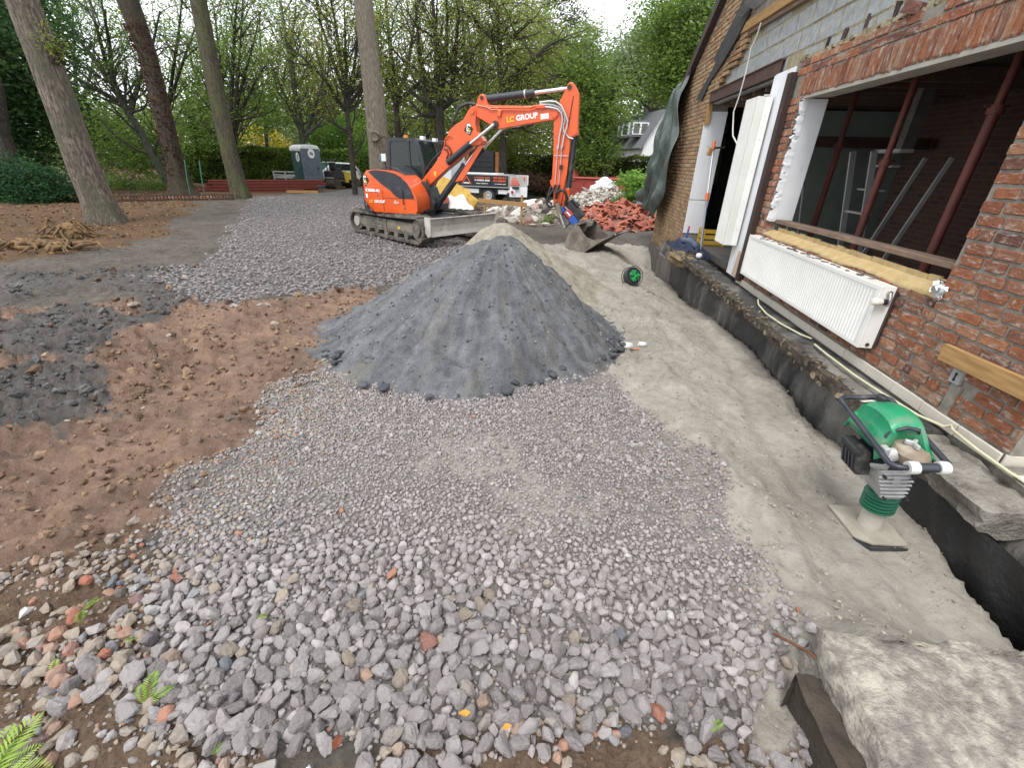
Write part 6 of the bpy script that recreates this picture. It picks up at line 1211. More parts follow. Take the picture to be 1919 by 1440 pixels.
# --- grading bucket: curved shell with two side plates
outl = [(4.42,.47),(4.33,.33),(4.25,.17),(4.20,.05),(4.22,-.05),(4.30,-.13),(4.42,-.185),(4.56,-.20),(4.70,-.13),(4.86,.0),(5.05,.14),(5.42,.36)]
BR = Matrix.Translation((4.5,-.1,0)) @ Matrix.Rotation(R(-16),4,'Z') @ Matrix.Translation((-4.5,.1,0))
inn = [(u + .022*(1 if k < 6 else .2), z + (.006 if k < 5 else .024)) for k, (u, z) in enumerate(outl)]
V = []; Fc = []; m = len(outl); W0, W1 = -.62, .42
for n in (W0, W1): V += [BR @ Vector((u, n, z + .07)) for u, z in outl] + [BR @ Vector((u, n, z + .07)) for u, z in inn]
for i in range(m-1): Fc += [(i, i+1, 2*m+i+1, 2*m+i), (m+i, 3*m+i, 3*m+i+1, m+i+1)]
Fc += [(0, 2*m, 3*m, m), (m-1, 2*m-1, 4*m-1, 3*m-1)]
bk = UP(MB().add(V, Fc), 'grading_bucket', m_muds, smooth=30)
for n in (W0, W1): MB().prism([(u, z + .07) for u, z in outl[:-1]] + [(5.38,.41),(5.10,.30),(4.90,.25),(4.72,.30),(4.60,.42),(4.52,.52)], lambda u, v, d: BR @ Vector((u, d, v)), n - .012, n + .012).build('side_plate', m_muds, bk)
MB().box(BR @ Vector((4.47, -.10, .555)), (.16, 1.03, .03), (BR.to_3x3() @ Matrix.Rotation(R(-12),3,'Y'))).build('top_plate', m_muds, bk); MB().tube([BR @ Vector((5.40, W0, .42)), BR @ Vector((5.44,(W0+W1)/2,.435)), BR @ Vector((5.40, W1, .42))], .016, 6).build('cutting_edge', m_silver, bk)
for n in (-.26, .06): MB().prism([(4.40,.53),(4.34,.40),(4.46,.40),(4.56,.54),(4.52,.62),(4.44,.62)], lambda u, v, d: BR @ Vector((u, d, v)), n - .015, n + .015).build('bucket_ear', m_muds, bk)
# ================================================================ THINGS ACROSS THE YARD
_r, _d, _f = [Vector(a) for a in CAM_AXES]
def at(px, py, Y):
    """point at distance Y (metres along the house wall) seen at photo pixel px,py"""
    v = _r*(px - 959.5) + _d*(py - 720) + _f*817.0; return Vector((0, 0, CAM_H)) + v*(Y/v.y)
def rz_build(mb, nm, mt, par, a, **k): o = mb.build(nm, mt, par, **k); o.rotation_euler = (0, 0, a); return o
m_redp = mat('faded_red_steel', (.36,.060,.042), (.27,.045,.034), 3, .6, .2, dirt=(.22,.13,.10), dscale=4, dlo=.58, dhi=.78)
m_beam = mat('red_beam_paint', (.22,.042,.026), (.17,.034,.022), 4, .65, .2)
m_wpaint = mat('white_van_paint', (.76,.77,.79), (.70,.71,.73), 2, .3, 0, dirt=(.40,.37,.33), dscale=3, dlo=.6, dhi=.82)
m_tyre = mat('tyre', (.025,.025,.026), (.04,.038,.035), 12, .85, .3, 60)
m_galv = plain('galvanised', (.48,.49,.50), .45, .6)
# portable toilet
def toilet():
    t = thing('portable_toilet', 'dark green portable toilet with white roof and grey door beside the red beams', 'portable toilet', (-17.3, 31.2, gz(-17.3, 31.2)), R(10)); s = .68
    m_tg = mat('toilet_green', (.012,.060,.058), (.010,.05,.05), 4, .5, .1); m_tgr = mat('toilet_grey', (.13,.155,.19), (.11,.13,.165), 4, .5, .1)
    rot = R(45)
    def B(mb, n, m, **k): o = mb.build(n, m, t, **k); o.rotation_euler = (0, 0, rot); return o
    bd = B(MB().ext((-s,-s,.06), (s,s,1.83)), 'body', m_tg, bevel=.06)
    for k in range(3): MB().prism([(-.6,1.15-.28*k),(0,.85-.28*k),(.6,1.15-.28*k),(.6,1.10-.28*k),(0,.80-.28*k),(-.6,1.10-.28*k)], lambda u, v, d: (d, u, v), -s - .02, -s + .01).build('wall_rib', m_tg, bd)
    B(MB().ext((-s-.02,-s-.02,0), (s+.02,s+.02,.06)), 'skid', m_tgr)
    dr = B(MB().ext((-s+.02,-s-.035,.08), (s-.02,-s+.01,1.98)), 'door', m_tgr, bevel=.05); MB().ext((.35,-s-.05,.95), (.43,-s-.03,1.08)).build('latch', m_bkl, dr)
    for k in range(3): MB().prism([(-.5,1.25-.3*k),(0,.98-.3*k),(.5,1.25-.3*k),(.5,1.21-.3*k),(0,.94-.3*k),(-.5,1.21-.3*k)], lambda u, v, d: (u, d, v), -s - .05, -s - .03).build('door_rib', m_tgr, dr)
    pts = [(-s-.03,1.83),(-s-.03,1.98),(-s+.12,2.12),(-.2,2.16),(.2,2.16),(s-.12,2.12),(s+.03,1.98),(s+.03,1.83)]
    B(MB().prism(pts, lambda u, v, d: (u, d, v), -s - .03, s + .03), 'roof', mat('toilet_roof', (.75,.78,.76), (.68,.71,.70), 3, .5), bevel=.05)
    for (M, px) in ((Matrix.Translation((-s-.012,-.28,1.55)) @ Matrix.Rotation(R(-90),4,'Y'), bd), (Matrix.Translation((.05,-s-.045,1.74)) @ Matrix.Rotation(R(90),4,'X'), dr)):
        o = MB().lathe([(.001,0),(.23,0),(.23,.008),(.001,.008)], 22, M).build('round_sign', m_wht, px); l = MB().add([(-.13,-.04,.011),(.10,-.10,.011),(.13,.03,.011),(-.08,.09,.011)], [(0,1,2,3)]).build('sign_mark', mat('sign_grey', (.25,.25,.27), None, 5, .6), o); l.data.transform(M)
toilet(); bpy.data.objects['portable_toilet'].scale = (1.0, 1.0, 1.22)
# road roller, ROPS frame over a black rear, yellow flanks, smooth drum
def roller():
    t = thing('road_roller', 'small black and yellow tandem road roller parked behind the excavator tail', 'road roller', (-15.9, 31.6, gz(-15.9, 31.6)), R(-22)); ye = mat('roller_yellow', (.62,.44,.03), (.5,.35,.03), 5, .45, dirt=(.2,.16,.08), dscale=5)
    for y in (0, 1.75): MB().cyl((-.52,y,.33), (.52,y,.33), .33, n=24).build('drum', mat('drum_steel', (.10,.085,.07), (.06,.05,.04), 5, .55, .2, metal=.4), t, smooth=35)
    MB().ext((-.5,-.18,.62), (.5,.75,1.12)).build('black_body', m_blk2, t, bevel=.04); MB().hexa([(-.44,.8,.55),(.44,.8,.55),(.44,2.0,.55),(-.44,2.0,.55),(-.36,.8,1.1),(.36,.8,1.1),(.36,1.95,1.0),(-.36,1.95,1.0)]).build('yellow_hood', ye, t, bevel=.05)
    for x in (-.46,.46): MB().hexa([(x-.06,.75,.4),(x+.06,.75,.4),(x+.06,1.05,.4),(x-.06,1.05,.4),(x-.06,.62,1.12),(x+.06,.62,1.12),(x+.06,.9,1.12),(x-.06,.9,1.12)]).build('flank', ye, t, bevel=.02)
    MB().ext((-.3,.2,1.12), (.3,.65,1.3)).build('seat', m_blk2, t, bevel=.05); MB().ext((-.3,.15,1.2), (.3,.25,1.65)).build('seat_back', m_blk2, t, bevel=.04)
    MB().tube([(-.42,.1,1.1),(-.42,.08,1.75),(-.36,.08,1.82),(.36,.08,1.82),(.42,.08,1.75),(.42,.1,1.1)], .035, 8).build('roll_bar', m_blk2, t, smooth=50); MB().tube([(0,.95,1.0),(0,.82,1.4)], .03, 8).build('steering_column', m_blk2, t); MB().tube([(.18*math.cos(a),.80+.10*math.sin(a),1.42+.12*math.sin(a)) for a in np.linspace(0, 2*PI, 18)], .018, 6, caps=False).build('steering_wheel', m_blk2, t)
    MB().ext((.16,.0,1.02), (.24,-.19,1.1)).build('tail_lamp', plain('red_lamp', (.5,.03,.03), .3), t); MB().ext((-.42,-.2,.66), (.42,-.185,.74)).build('bumper', m_galv, t)
roller()
def car():
    t = thing('parked_car', 'pale car with a green tinted windscreen parked behind the road roller', 'car', (-16.6, 34.6, gz(-16.6, 34.6)), R(-35)); P_ = [(-2.0,.35),(-2.0,.85),(-1.2,1.0),(-.6,1.55),(1.0,1.6),(1.8,1.05),(2.0,.9),(2.0,.35)]
    MB().prism(P_, lambda u, v, d: (d, -u, v), -.85, .85).build('body', m_wpaint, t, bevel=.08); MB().hexa([(-.7,-1.83,1.04),(.7,-1.83,1.04),(.66,-1.05,1.54),(-.66,-1.05,1.54),(-.7,-1.86,1.06),(.7,-1.86,1.06),(.66,-1.08,1.57),(-.66,-1.08,1.57)]).build('rear_window', mat('green_glass', (.05,.14,.10), (.04,.10,.08), 3, .1), t)
    for x in (-.86,.86): MB().prism([(-.9,1.05),(-.5,1.48),(.9,1.5),(1.4,1.08)], lambda u, v, d: (d, -u, v), x - .006, x + .006).build('side_window', m_glass, t)
    for x in (-.82,.82):
        for y in (-1.25,1.25): MB().cyl((x-.1,y,.33), (x+.1,y,.33), .33, n=20).build('wheel', m_tyre, t, smooth=40)
        MB().ext((x-.12,-2.02,.72), (x+.04,-1.99,.88)).build('lamp', plain('lamp_red2', (.4,.04,.03), .3), t)
car()
def trailer():
    t = thing('flat_trailer', 'low galvanised trailer with a railed side, half behind the portable toilet', 'trailer', (-19.0, 32.6, gz(-19.0, 32.6)), R(8))
    MB().ext((-1.3,-.75,.55), (1.9,.75,.65)).build('deck', m_galv, t)
    for z in (.72,.92): MB().ext((-1.3,-.78,z), (1.9,-.75,z+.08)).build('side_rail', m_galv, t)
    for x in (-1.28,-.5,.4,1.3): MB().ext((x,-.785,.35), (x+.08,-.745,1.0)).build('stanchion', m_galv, t)
    MB().tube([(-.0,-.82,.62),(.2,-.82,.74),(.9,-.82,.74),(1.1,-.82,.62)], .05, 8).build('mudguard', m_galv, t)
    for x in (.25,.85): o = MB().cyl((x,-.9,.30), (x,-.72,.30), .30, n=20).build('wheel', m_tyre, t, smooth=40); MB().cyl((x,-.91,.30), (x,-.89,.30), .16, n=16).build('rim', m_galv, o)
trailer()
# red formwork beams stacked on the left: each beam an I section
bs = thing('beam_stack', 'stack of red painted beams lying beside the trees', 'beam stack', (-17.6, 26.4, gz(-17.6, 26.4)), R(42))
brng3 = random.Random(4)
for r in range(4):
    for k in range(4 - (r > 2)):
        L = brng3.uniform(5.2, 6.2); x = -3.1 + brng3.uniform(-.25, .25) + .2*r; y = -.45 + .30*k; z = .08 + .16*r; mb = MB()
        mb.ext((x, y-.07, z+.05), (x+L, y+.07, z+.075)); mb.ext((x, y-.07, z-.075), (x+L, y+.07, z-.05)); mb.ext((x, y-.012, z-.0499), (x+L, y+.012, z+.0499)); mb.build('beam', m_beam, bs)
tag(MB().box((0,0,0), (.14, 1.7, .14), jit=.01).build('timber_baulk', m_wood), 'short timber baulk lying at the right end of the red beams', 'timber'); bpy.data.objects['timber_baulk'].location = (-15.2, 26.4, gz(-15.2,26.4) + .1); bpy.data.objects['timber_baulk'].rotation_euler = (0,0,R(-70))
# steel cages and bricks by the second tree
cg = thing('steel_cage', 'rusty reinforcing cage lying on the leaf litter in front of the trees', 'reinforcement', (-16.0, 17.2, gz(-16.0, 17.2) + .02), R(38)); m_rust = mat('rusty_bar', (.055,.032,.024), (.035,.022,.017), 14, .9)
mb = MB()
for y in (-.16, .16):
    for z in (.03, .20): mb.tube([(-2.6,y,z),(2.6,y,z)], .014, 5)
mb.build('long_bars', m_rust, cg); mb = MB()
for k in range(44): x = -2.55 + .118*k; mb.tube([(x,-.17,.02),(x,.17,.02),(x,.17,.21),(x,-.17,.21),(x,-.17,.02)], .011, 4)
mb.build('stirrups', m_rust, cg)
rb_ = thing('brick_row', 'row of old orange bricks lined up behind the rusty cage', 'brick row', (-16.4, 18.6, gz(-16.4, 18.6)), R(38))
for k in range(34): o = link('brick', bmeshes[k % 8], rb_, (-1.9 + .115*k, .05*math.sin(k), .08 + .01*(k % 3)), None, (0, R(4*(k % 3 - 1)), R(90)), (.20,.075,.13))
for q in range(2):
    o = tag(MB().tube([(0,0,0),(.03,.05,.75),(.02,.22,1.5)], .022, 8).build('green_stake', plain('green_coat', (.03,.14,.10), .5), smooth=60), ('left' if q == 0 else 'right') + ' green stake leaning on the red barked tree', 'stake', 'green stakes leaning on the tree'); o.location = (-16.9 + .55*q, 19.9 + .2*q, gz(-16.9, 19.9))
# stump roots at the foot of the nearest leaning tree
sp_ = thing('uprooted_stump', 'uprooted stump with splayed yellow brown roots at the foot of the big leaning tree', 'stump', (-10.7, 8.9, gz(-10.7, 8.9))); m_root = mat('torn_root', (.25,.145,.060), (.075,.048,.028), 6, .9, .7, 30, dirt=(.09,.085,.035), dscale=4, dlo=.55, dhi=.7, bdist=.03); rr_ = random.Random(9)
MB().lathe([(.40,0),(.36,.2),(.28,.36),(.10,.46)], 14).build('root_plate', m_root, sp_, smooth=60)
for k in range(30):
    a = rr_.uniform(-2.9, 1.6); L = rr_.uniform(.35, 1.05); z0 = rr_.uniform(.05, .45); mb = MB(); bend = rr_.uniform(-.7, .7)
    mb.tube([(.3*math.cos(a),.3*math.sin(a),z0),(L*.5*math.cos(a+bend*.3),L*.5*math.sin(a+bend*.3),z0+rr_.uniform(-.1,.2)),(L*math.cos(a+bend),L*math.sin(a+bend),rr_.uniform(.02,.3))], [rr_.uniform(.03,.075),.035,.012], 6); mb.build('root', m_root, sp_, smooth=60)
sp_.scale = (.68, .68, .75)
sp2 = thing('root_heap', 'low heap of torn roots and bark at the left edge, left of the stump', 'root heap', (-9.9, 7.55, gz(-9.9, 7.55)))
for k in range(30): a = rr_.uniform(0, 6.28); x, y = rr_.uniform(-.9,.7), rr_.uniform(-.25,.35); L = rr_.uniform(.25,.7); MB().tube([(x,y,.03),(x+L*.3*math.cos(a),y+L*.3*math.sin(a),.10),(x+L*.6*math.cos(a+.5),y+L*.6*math.sin(a+.5),.12),(x+L*math.cos(a),y+L*math.sin(a),.03)], [.022,.045,.03,.008], 6).build('root', m_root, sp2, smooth=60)
# tipper truck
def truck():
    t = thing('flatbed_truck', 'white flatbed truck with a black printed side board, behind the excavator boom', 'truck', (-3.75, 25.5, gz(-3.75, 25.5)), R(-10)); m_bn = mat('black_banner', (.016,.015,.016), (.03,.028,.028), 3, .5); m_or2 = plain('banner_orange', (.72,.10,.03), .5)
    for n in (-.82, .82):
        o = MB().cyl((0,n-.12,.36), (0,n+.12,.36), .36, n=26).build('wheel', m_tyre, t, smooth=40); MB().lathe([(.20,0),(.23,.01),(.21,.03),(.08,.015),(.05,.04)], 18, Matrix.Translation((0, n - .12*(1 if n < 0 else -1), .36)) @ Matrix.Rotation(R(90) if n < 0 else R(-90),4,'X')).build('rim', m_galv, o, smooth=40)
        o = MB().cyl((-3.45,n-.12,.36), (-3.45,n+.12,.36), .36, n=26).build('wheel', m_tyre, t, smooth=40)
        MB().tube([(.50*math.cos(a), n, .36 + .50*math.sin(a)) for a in np.linspace(.15, PI-.15, 12)], .05, 6, flat=3.0).build('wheel_arch', m_blk2, t)
    MB().ext((-2.1,-.35,.42), (1.3,.35,.60)).build('chassis', m_blk2, t); MB().ext((-1.9,-.93,.48), (-.52,-.88,.68)).build('side_skirt', m_wpaint, t); MB().ext((.55,-.93,.48), (1.45,-.88,.68)).build('side_skirt', m_wpaint, t)
    MB().ext((-1.85,-.98,.74), (1.65,.98,.84)).build('bed', m_blk2, t)
    bd = MB().ext((-1.85,-1.02,.80), (1.15,-.98,1.34)).build('side_board', m_bn, t); MB().ext((-1.85,.98,.85), (1.65,1.02,1.34)).build('side_board', m_wpaint, t)
    mb = MB(); mb.ext((-1.88,-1.03,1.34), (1.16,-.97,1.385)); mb.ext((-1.88,-1.03,.77), (1.16,-.97,.81)); mb.ext((1.13,-1.03,.811), (1.16,-.97,1.339)); mb.build('board_frame', m_galv, bd)
    fr = Matrix.Translation((0,-1.023,0)); k = lambda x, z: (x, -1.024, z)
    mb = MB(); mb.add([k(-1.76,.90),k(-1.71,.90),k(-1.71,1.28),k(-1.76,1.28), k(-1.71,1.23),k(-1.42,1.23),k(-1.42,1.28),k(-1.71,1.28), k(-1.71,1.06),k(-1.55,1.06),k(-1.55,1.11),k(-1.71,1.11)], [(0,1,2,3),(4,5,6,7),(8,9,10,11)])
    mb.add([k(-1.44,.90),k(-1.38,.90),k(-1.16,1.22),k(-1.16,1.30)], [(0,1,2,3)]); mb.add([k(-1.16,1.30),k(-1.16,1.22),k(-.94,.90),k(-.88,.90)], [(0,1,2,3)]); mb.build('banner_letters', m_or2, bd)
    mb = MB(); mb.add([k(-1.34,.92),k(-.98,.92),k(-1.02,.98),k(-1.30,.98)], [(0,1,2,3)]); mb.build('banner_roof_mark', m_wht, bd)
    tr_ = random.Random(2)
    def dashes(x0, x1, z, h, mt, seed):
        mb = MB(); x = x0; tr_.seed(seed)
        while x < x1: w = tr_.uniform(.03,.055); mb.add([k(x,z),k(x+w,z),k(x+w,z+h),k(x,z+h)], [(0,1,2,3)]); x += w + (.015 if tr_.random() < .8 else .05)
        mb.build('banner_text', mt, bd)
    dashes(-.72,.10,1.19,.055,m_or2,1); dashes(-.70,.12,1.06,.075,m_wht,2); dashes(-.62,.02,.93,.035,m_wht,3); dashes(.32,.98,1.19,.085,m_or2,4); dashes(.32,.98,1.05,.085,m_or2,5); dashes(.42,.98,.93,.03,m_wht,6)
    MB().add([k(.34,.915),k(.38,.915),k(.38,.965),k(.34,.965)], [(0,1,2,3)]).build('banner_icon', plain('icon_blue', (.05,.15,.6), .5), bd)
    # dropped tail boards, mesh side with stacked orange bars
    MB().hexa([(1.20,-1.04,.36),(2.02,-.60,.36),(2.0,-.56,.36),(1.18,-1.0,.36),(1.20,-1.04,.84),(2.02,-.60,.84),(2.0,-.56,.84),(1.18,-1.0,.84)]).build('tail_board', m_wpaint, t)
    o = MB().hexa([(1.18,-1.0,.85),(2.0,-.58,.85),(1.98,-.54,.85),(1.16,-.96,.85),(1.18,-1.0,1.36),(2.0,-.58,1.36),(1.98,-.54,1.36),(1.16,-.96,1.36)]).build('tail_board', mat('grey_board', (.45,.43,.41), (.36,.34,.33), 5, .6), t)
    mb = MB()
    for q in range(4): mb.box((1.45 - .02*q, -.88, .95 + .09*q), (.5 - .08*q, .03, .05), (0, R(-3), R(27)))
    mb.box((1.86,-.67,1.25), (.08,.03,.14), (0,0,R(27))); tag(mb.build('orange_marks', m_or2, o), kind='stuff')
    MB().box((1.30,-.98,.60), (.34,.06,.20), (0,0,R(6))).build('lamp_box', m_wpaint, t); MB().cyl((1.34,-1.03,.60), (1.34,-1.0,.60), .07, n=14).build('tail_lamp', plain('lamp_red', (.45,.02,.03), .25), t); MB().cyl((1.12,-1.0,.05), (1.12,-1.0,.55), .07, n=10).build('prop_leg', m_blk2, t)
    # cab
    cab = MB().prism([(-4.35,.45),(-4.40,.95),(-3.95,1.20),(-3.25,1.95),(-2.95,2.08),(-2.05,2.08),(-2.02,.45)], lambda u, v, d: (u, d, v), -.98, .98).build('cab', m_wpaint, t, bevel=.05)
    MB().prism([(-3.45,1.25),(-3.10,1.80),(-2.55,1.80),(-2.55,1.25)], lambda u, v, d: (u, d, v), -.99, -.983).build('side_window', m_glass, cab); MB().ext((-2.32,-.995,1.0), (-2.24,-.98,1.12)).build('door_handle', m_blk2, cab); MB().hexa([(-3.93,-.85,1.24),(-3.93,.85,1.24),(-3.28,.85,1.92),(-3.28,-.85,1.92),(-3.96,-.85,1.26),(-3.96,.85,1.26),(-3.31,.85,1.95),(-3.31,-.85,1.95)]).build('windscreen', m_glass, cab); MB().ext((-4.0,-1.0,.42), (-2.05,-.985,.62)).build('sill', m_blk2, cab); MB().ext((-3.62,-1.22,1.35), (-3.50,-1.02,1.65)).build('mirror', m_blk2, cab)
    MB().ext((-1.6,-.6,1.2), (.4,.6,1.42)).build('pale_crate', m_wpaint, t, bevel=.04); MB().ext((.45,-.5,1.2), (1.1,.5,1.38)).build('grey_crate', mat('grey_crate', (.30,.33,.34), None, 4, .6), t, bevel=.03)
truck()
g_ = thing('dark_shutter', 'dark shuttered box between two orange brown timber posts behind the truck', 'shutter', tuple(at(904, 330, 29)), R(-8)); g_.location.z = gz(g_.location.x, g_.location.y)
MB().ext((-.72,-.05,.2), (.72,.15,2.55)).build('shutter_panel', mat('dark_shutter', (.022,.024,.03), (.03,.03,.035), 4, .6), g_)
for k in range(8): MB().ext((-.70,-.075,.35 + .27*k), (.70,-.051,.40 + .27*k)).build('slat', m_blk2, g_)
for x in (-.92,.92): MB().cyl((x,0,0), (x*1.02,0,2.5), .15, .13, n=12).build('timber_post', mat('orange_bark', (.36,.15,.055), (.24,.09,.035), 6, .8, .4), g_, smooth=50); 
# skip container
def skip():
    t = thing('red_skip', 'faded red steel skip behind the rubble heap', 'skip', (2.6, 28.6, gz(2.6, 28.6)), R(-10)); L, W, H = 2.75, 1.15, 1.25; mb = MB()
    A = [(-L,-W,0),(L,-W,0),(L,W,0),(-L,W,0)]; Bt = [(-L-.35,-W-.15,H),(L+.35,-W-.15,H),(L+.35,W+.15,H),(-L-.35,W+.15,H)]; Ai = [(x*.96,y*.93,.06) for x, y, z in A]; Bi = [(x*.975,y*.94,H) for x, y, z in Bt]
    mb.add(A + Bt + Ai + Bi, [(0,3,2,1)] + [(i,(i+1)%4,4+(i+1)%4,4+i) for i in range(4)] + [(8,9,10,11)] + [(8+i,12+i,12+(i+1)%4,8+(i+1)%4) for i in range(4)] + [(4+i,4+(i+1)%4,12+(i+1)%4,12+i) for i in range(4)]); mb.build('hull', m_redp, t)
    mb = MB(); 
    for a, b in ((0,1),(1,2),(2,3),(3,0)): mb.tube([Vector(Bt[a]) + Vector((0,0,.02)), Vector(Bt[b]) + Vector((0,0,.02))], .075, 4)
    mb.build('rim', m_redp, t)
    for k in range(6): x = -L + .5 + k*(2*L-1)/5; MB().hexa([(x-.06,-W-.07,0),(x+.06,-W-.07,0),(x+.06,-W+.02,0),(x-.06,-W+.02,0),(x-.06,-W-.24,H-.1),(x+.06,-W-.24,H-.1),(x+.06,-W-.12,H-.1),(x-.06,-W-.12,H-.1)]).build('stiffener', m_redp, t)
    MB().hexa([(-L-.4,-W-.2,H-.1),(-L+1.0,-W-.2,H-.1),(-L+1.0,W,H-.1),(-L-.4,W,H-.1),(-L-.3,-W-.15,H+.42),(-L+.75,-W-.15,H+.42),(-L+.75,W,H+.42),(-L-.3,W,H+.42)]).build('raised_end', m_redp, t, bevel=.02)
skip()
# rubble heap
def heap_z(x, y, cx, cy, rx, ry, H, seed): 
    d = np.hypot((x-cx)/rx, (y-cy)/ry); return ground_z(x, y) + H*np.clip(1-d, 0, 1)**.9*(.75 + .5*fbm(x*1.3, y*1.3, seed, 3))
def heap(name, cx, cy, rx, ry, H, seed, mt, label, cat):
    nr, na = 40, 64; Rr, Aa = np.meshgrid(np.linspace(0, 1.05, nr), np.linspace(0, 2*PI, na, endpoint=False), indexing='ij'); x = cx + rx*Rr*np.cos(Aa); y = cy + ry*Rr*np.sin(Aa); z = heap_z(x, y, cx, cy, rx, ry, H, seed) + (fbm(x*5, y*5, seed+1, 4)-.5)*.12 - .03
    I = np.arange(nr*na).reshape(nr, na); J = np.roll(I, -1, 1); Fq = np.stack([I[:-1], I[1:], J[1:], J[:-1]], -1).reshape(-1, 4)
    return tag(link(name, np_mesh(name, np.stack([x,y,z],-1).reshape(-1,3) - np.array([cx,cy,0]), Fq, smooth=True), None, (cx,cy,0), mt), label, cat)
m_hp = mat('rubble_fines', (.24,.205,.165), (.13,.11,.09), 4, .95, .8, 20, dirt=(.09,.065,.05), dscale=2, dlo=.5, dhi=.65, bdist=.05)
RUB = [(0,(.48,.45,.40)),(.25,(.36,.33,.29)),(.5,(.58,.56,.52)),(.65,(.22,.19,.16)),(.75,(.33,.27,.18)),(.85,(.62,.60,.57)),(.92,(.30,.13,.09)),(1,(.20,.19,.185))]
m_rub1 = tint_mat('rubble_piece', RUB, None, scale=3, vary=.2, bump=.5, bscale=7, bdist=.05); m_rub2 = tint_mat('rubble_bits', RUB, 'tint', scale=8, vary=.2, bump=.4, bscale=20)
hp = heap('rubble_heap', 1.75, 21.0, 2.7, 3.2, 1.15, 401, m_hp, 'grey heap of demolition rubble behind the bucket, in front of the red skip', 'rubble heap'); rrng = np.random.default_rng(77); rsh = []
for k in range(8): me = np_mesh('rubble_chunk', rock_shape(2, rrng, .02, .45)*np.array([1,.9,.6]), ICO[2][1], smooth=False); me.materials.append(m_rub1); rsh.append(me)
def rub_objs(par, n, fx, s0, s1, nm='rubble_chunk'):
    for i in range(n):
        x, y, z = fx(); s = float(s0 + (s1-s0)*rrng.random()**2.5); o = link(nm, rsh[i % 8], par, (x - par.location.x, y - par.location.y, z + s*.2 - par.location.z), None, tuple(float(v) for v in rrng.normal(0, .7, 3)), (s*float(rrng.uniform(.8,1.6)), s, s))
def hpos(cx, cy, rx, ry, H, seed, lim=1.0, front=True):
    def f():
        while True:
            a = rrng.uniform(PI*.95, PI*2.05) if front and rrng.random() < .8 else rrng.uniform(0, 2*PI); d = rrng.random()**.6*lim; x, y = cx + rx*d*math.cos(a), cy + ry*d*math.sin(a)
            return float(x), float(y), float(heap_z(np.array([x]), np.array([y]), cx, cy, rx, ry, H, seed)[0])
    return f
rub_objs(hp, 200, hpos(1.75, 21.0, 2.7, 3.2, 1.15, 401), .05, .26)
f_ = hpos(1.75, 21.0, 2.7, 3.2, 1.15, 401, 1.1); pp = np.array([f_() for _ in range(1500)]); o = link('rubble_bits', scatter_mesh('rubble_bits', pp - np.array([1.75,21.0,0]), rrng.uniform(.02,.08,1500), rrng.random(1500), 1, rrng), hp, mats=m_rub2); tag(o, kind='stuff')
for i, (px, py, s) in enumerate(((1118, 353, .26), (1136, 351, .33))):
    p = at(px, py, 20.8); o = tag(MB().add([tuple(Vector(v)*s) for v in rock_shape(3, rrng, .10, .8)], [tuple(f) for f in ICO[3][1]]).build('white_sack', m_white, smooth=60), ('smaller left' if i == 0 else 'bigger right') + ' white sack on top of the rubble heap', 'sack', 'white sacks on the rubble'); o.location = p
dl = heap('debris_spread', -.7, 18.6, 2.1, 3.4, .42, 431, m_hp, 'low spread of pale debris left of the excavator stick', 'debris'); rub_objs(dl, 150, hpos(-.7, 18.6, 2.1, 3.4, .42, 431, 1.15), .05, .30)
# roof tile pile
TIL = [(0,(.33,.095,.058)),(.3,(.38,.13,.08)),(.55,(.27,.08,.055)),(.75,(.43,.19,.135)),(.88,(.24,.075,.055)),(1,(.40,.22,.17))]
m_tile = tint_mat('clay_roof_tile', TIL, None, scale=5, vary=.22, bump=.3, bscale=14, patch=(.45,.28,.22), pscale=3, plo=.6, phi=.78, bdist=.02)
tp = heap('roof_tile_pile', 1.9, 17.0, 1.75, 2.4, .70, 451, mat('tile_dust', (.24,.10,.07), (.15,.075,.055), 6, .95, .5), 'pile of broken red clay roof tiles beside the house corner', 'roof tile pile')
def tile_mesh(seed):
    rs = random.Random(seed); n = 7; L, W = rs.uniform(.16,.34), rs.uniform(.16,.24); V = []; Fc = []
    for e in (0, 1):
        for i in range(n):
            a = i/(n-1); V += [(W*(a-.5), -L/2 + (rs.uniform(-.03,.05)), .055*math.sin(a*PI*1.25) - .02 - .013*e), (W*(a-.5), L/2 + rs.uniform(-.05,.03), .055*math.sin(a*PI*1.25) - .02 - .013*e)]
    m = 2*n
    for i in range(n-1): a = 2*i; Fc += [(a,a+1,a+3,a+2), (m+a,m+a+2,m+a+3,m+a+1), (a,a+2,m+a+2,m+a), (a+1,m+a+1,m+a+3,a+3)]
    Fc += [(0,m,m+1,1), (2*n-2,2*n-1,m+2*n-1,m+2*n-2)]; me = bpy.data.meshes.new('roof_tile'); me.from_pydata(V, [], Fc); me.materials.append(m_tile); return me
tms = [tile_mesh(k) for k in range(7)]; f_ = hpos(1.9, 17.0, 1.75, 2.4, .70, 451, 1.05)
for i in range(290):
    x, y, z = f_(); link('roof_tile', tms[i % 7], tp, (x-1.9, y-17.0, z + .03 + .05*rrng.random()), None, (float(rrng.normal(.15,.45)), float(rrng.normal(0,.45)), float(rrng.uniform(0,6.28))))
# batter board, stakes
t = thing('batter_board', 'timber batter board with two stakes behind the sand heap', 'batter board', (-1.9, 15.3, gz(-1.9, 15.3)), R(-18))
for x in (-.72, .62): MB().box((x,0,.40), (.055,.05,.95)).build('stake', m_wood, t)
MB().box((-.05,-.045,.62), (1.75,.032,.13), (0,R(1.5),0)).build('board', m_wood, t); MB().box((-.80,.2,.30), (.05,.05,.5)).build('stake', m_wood, t)
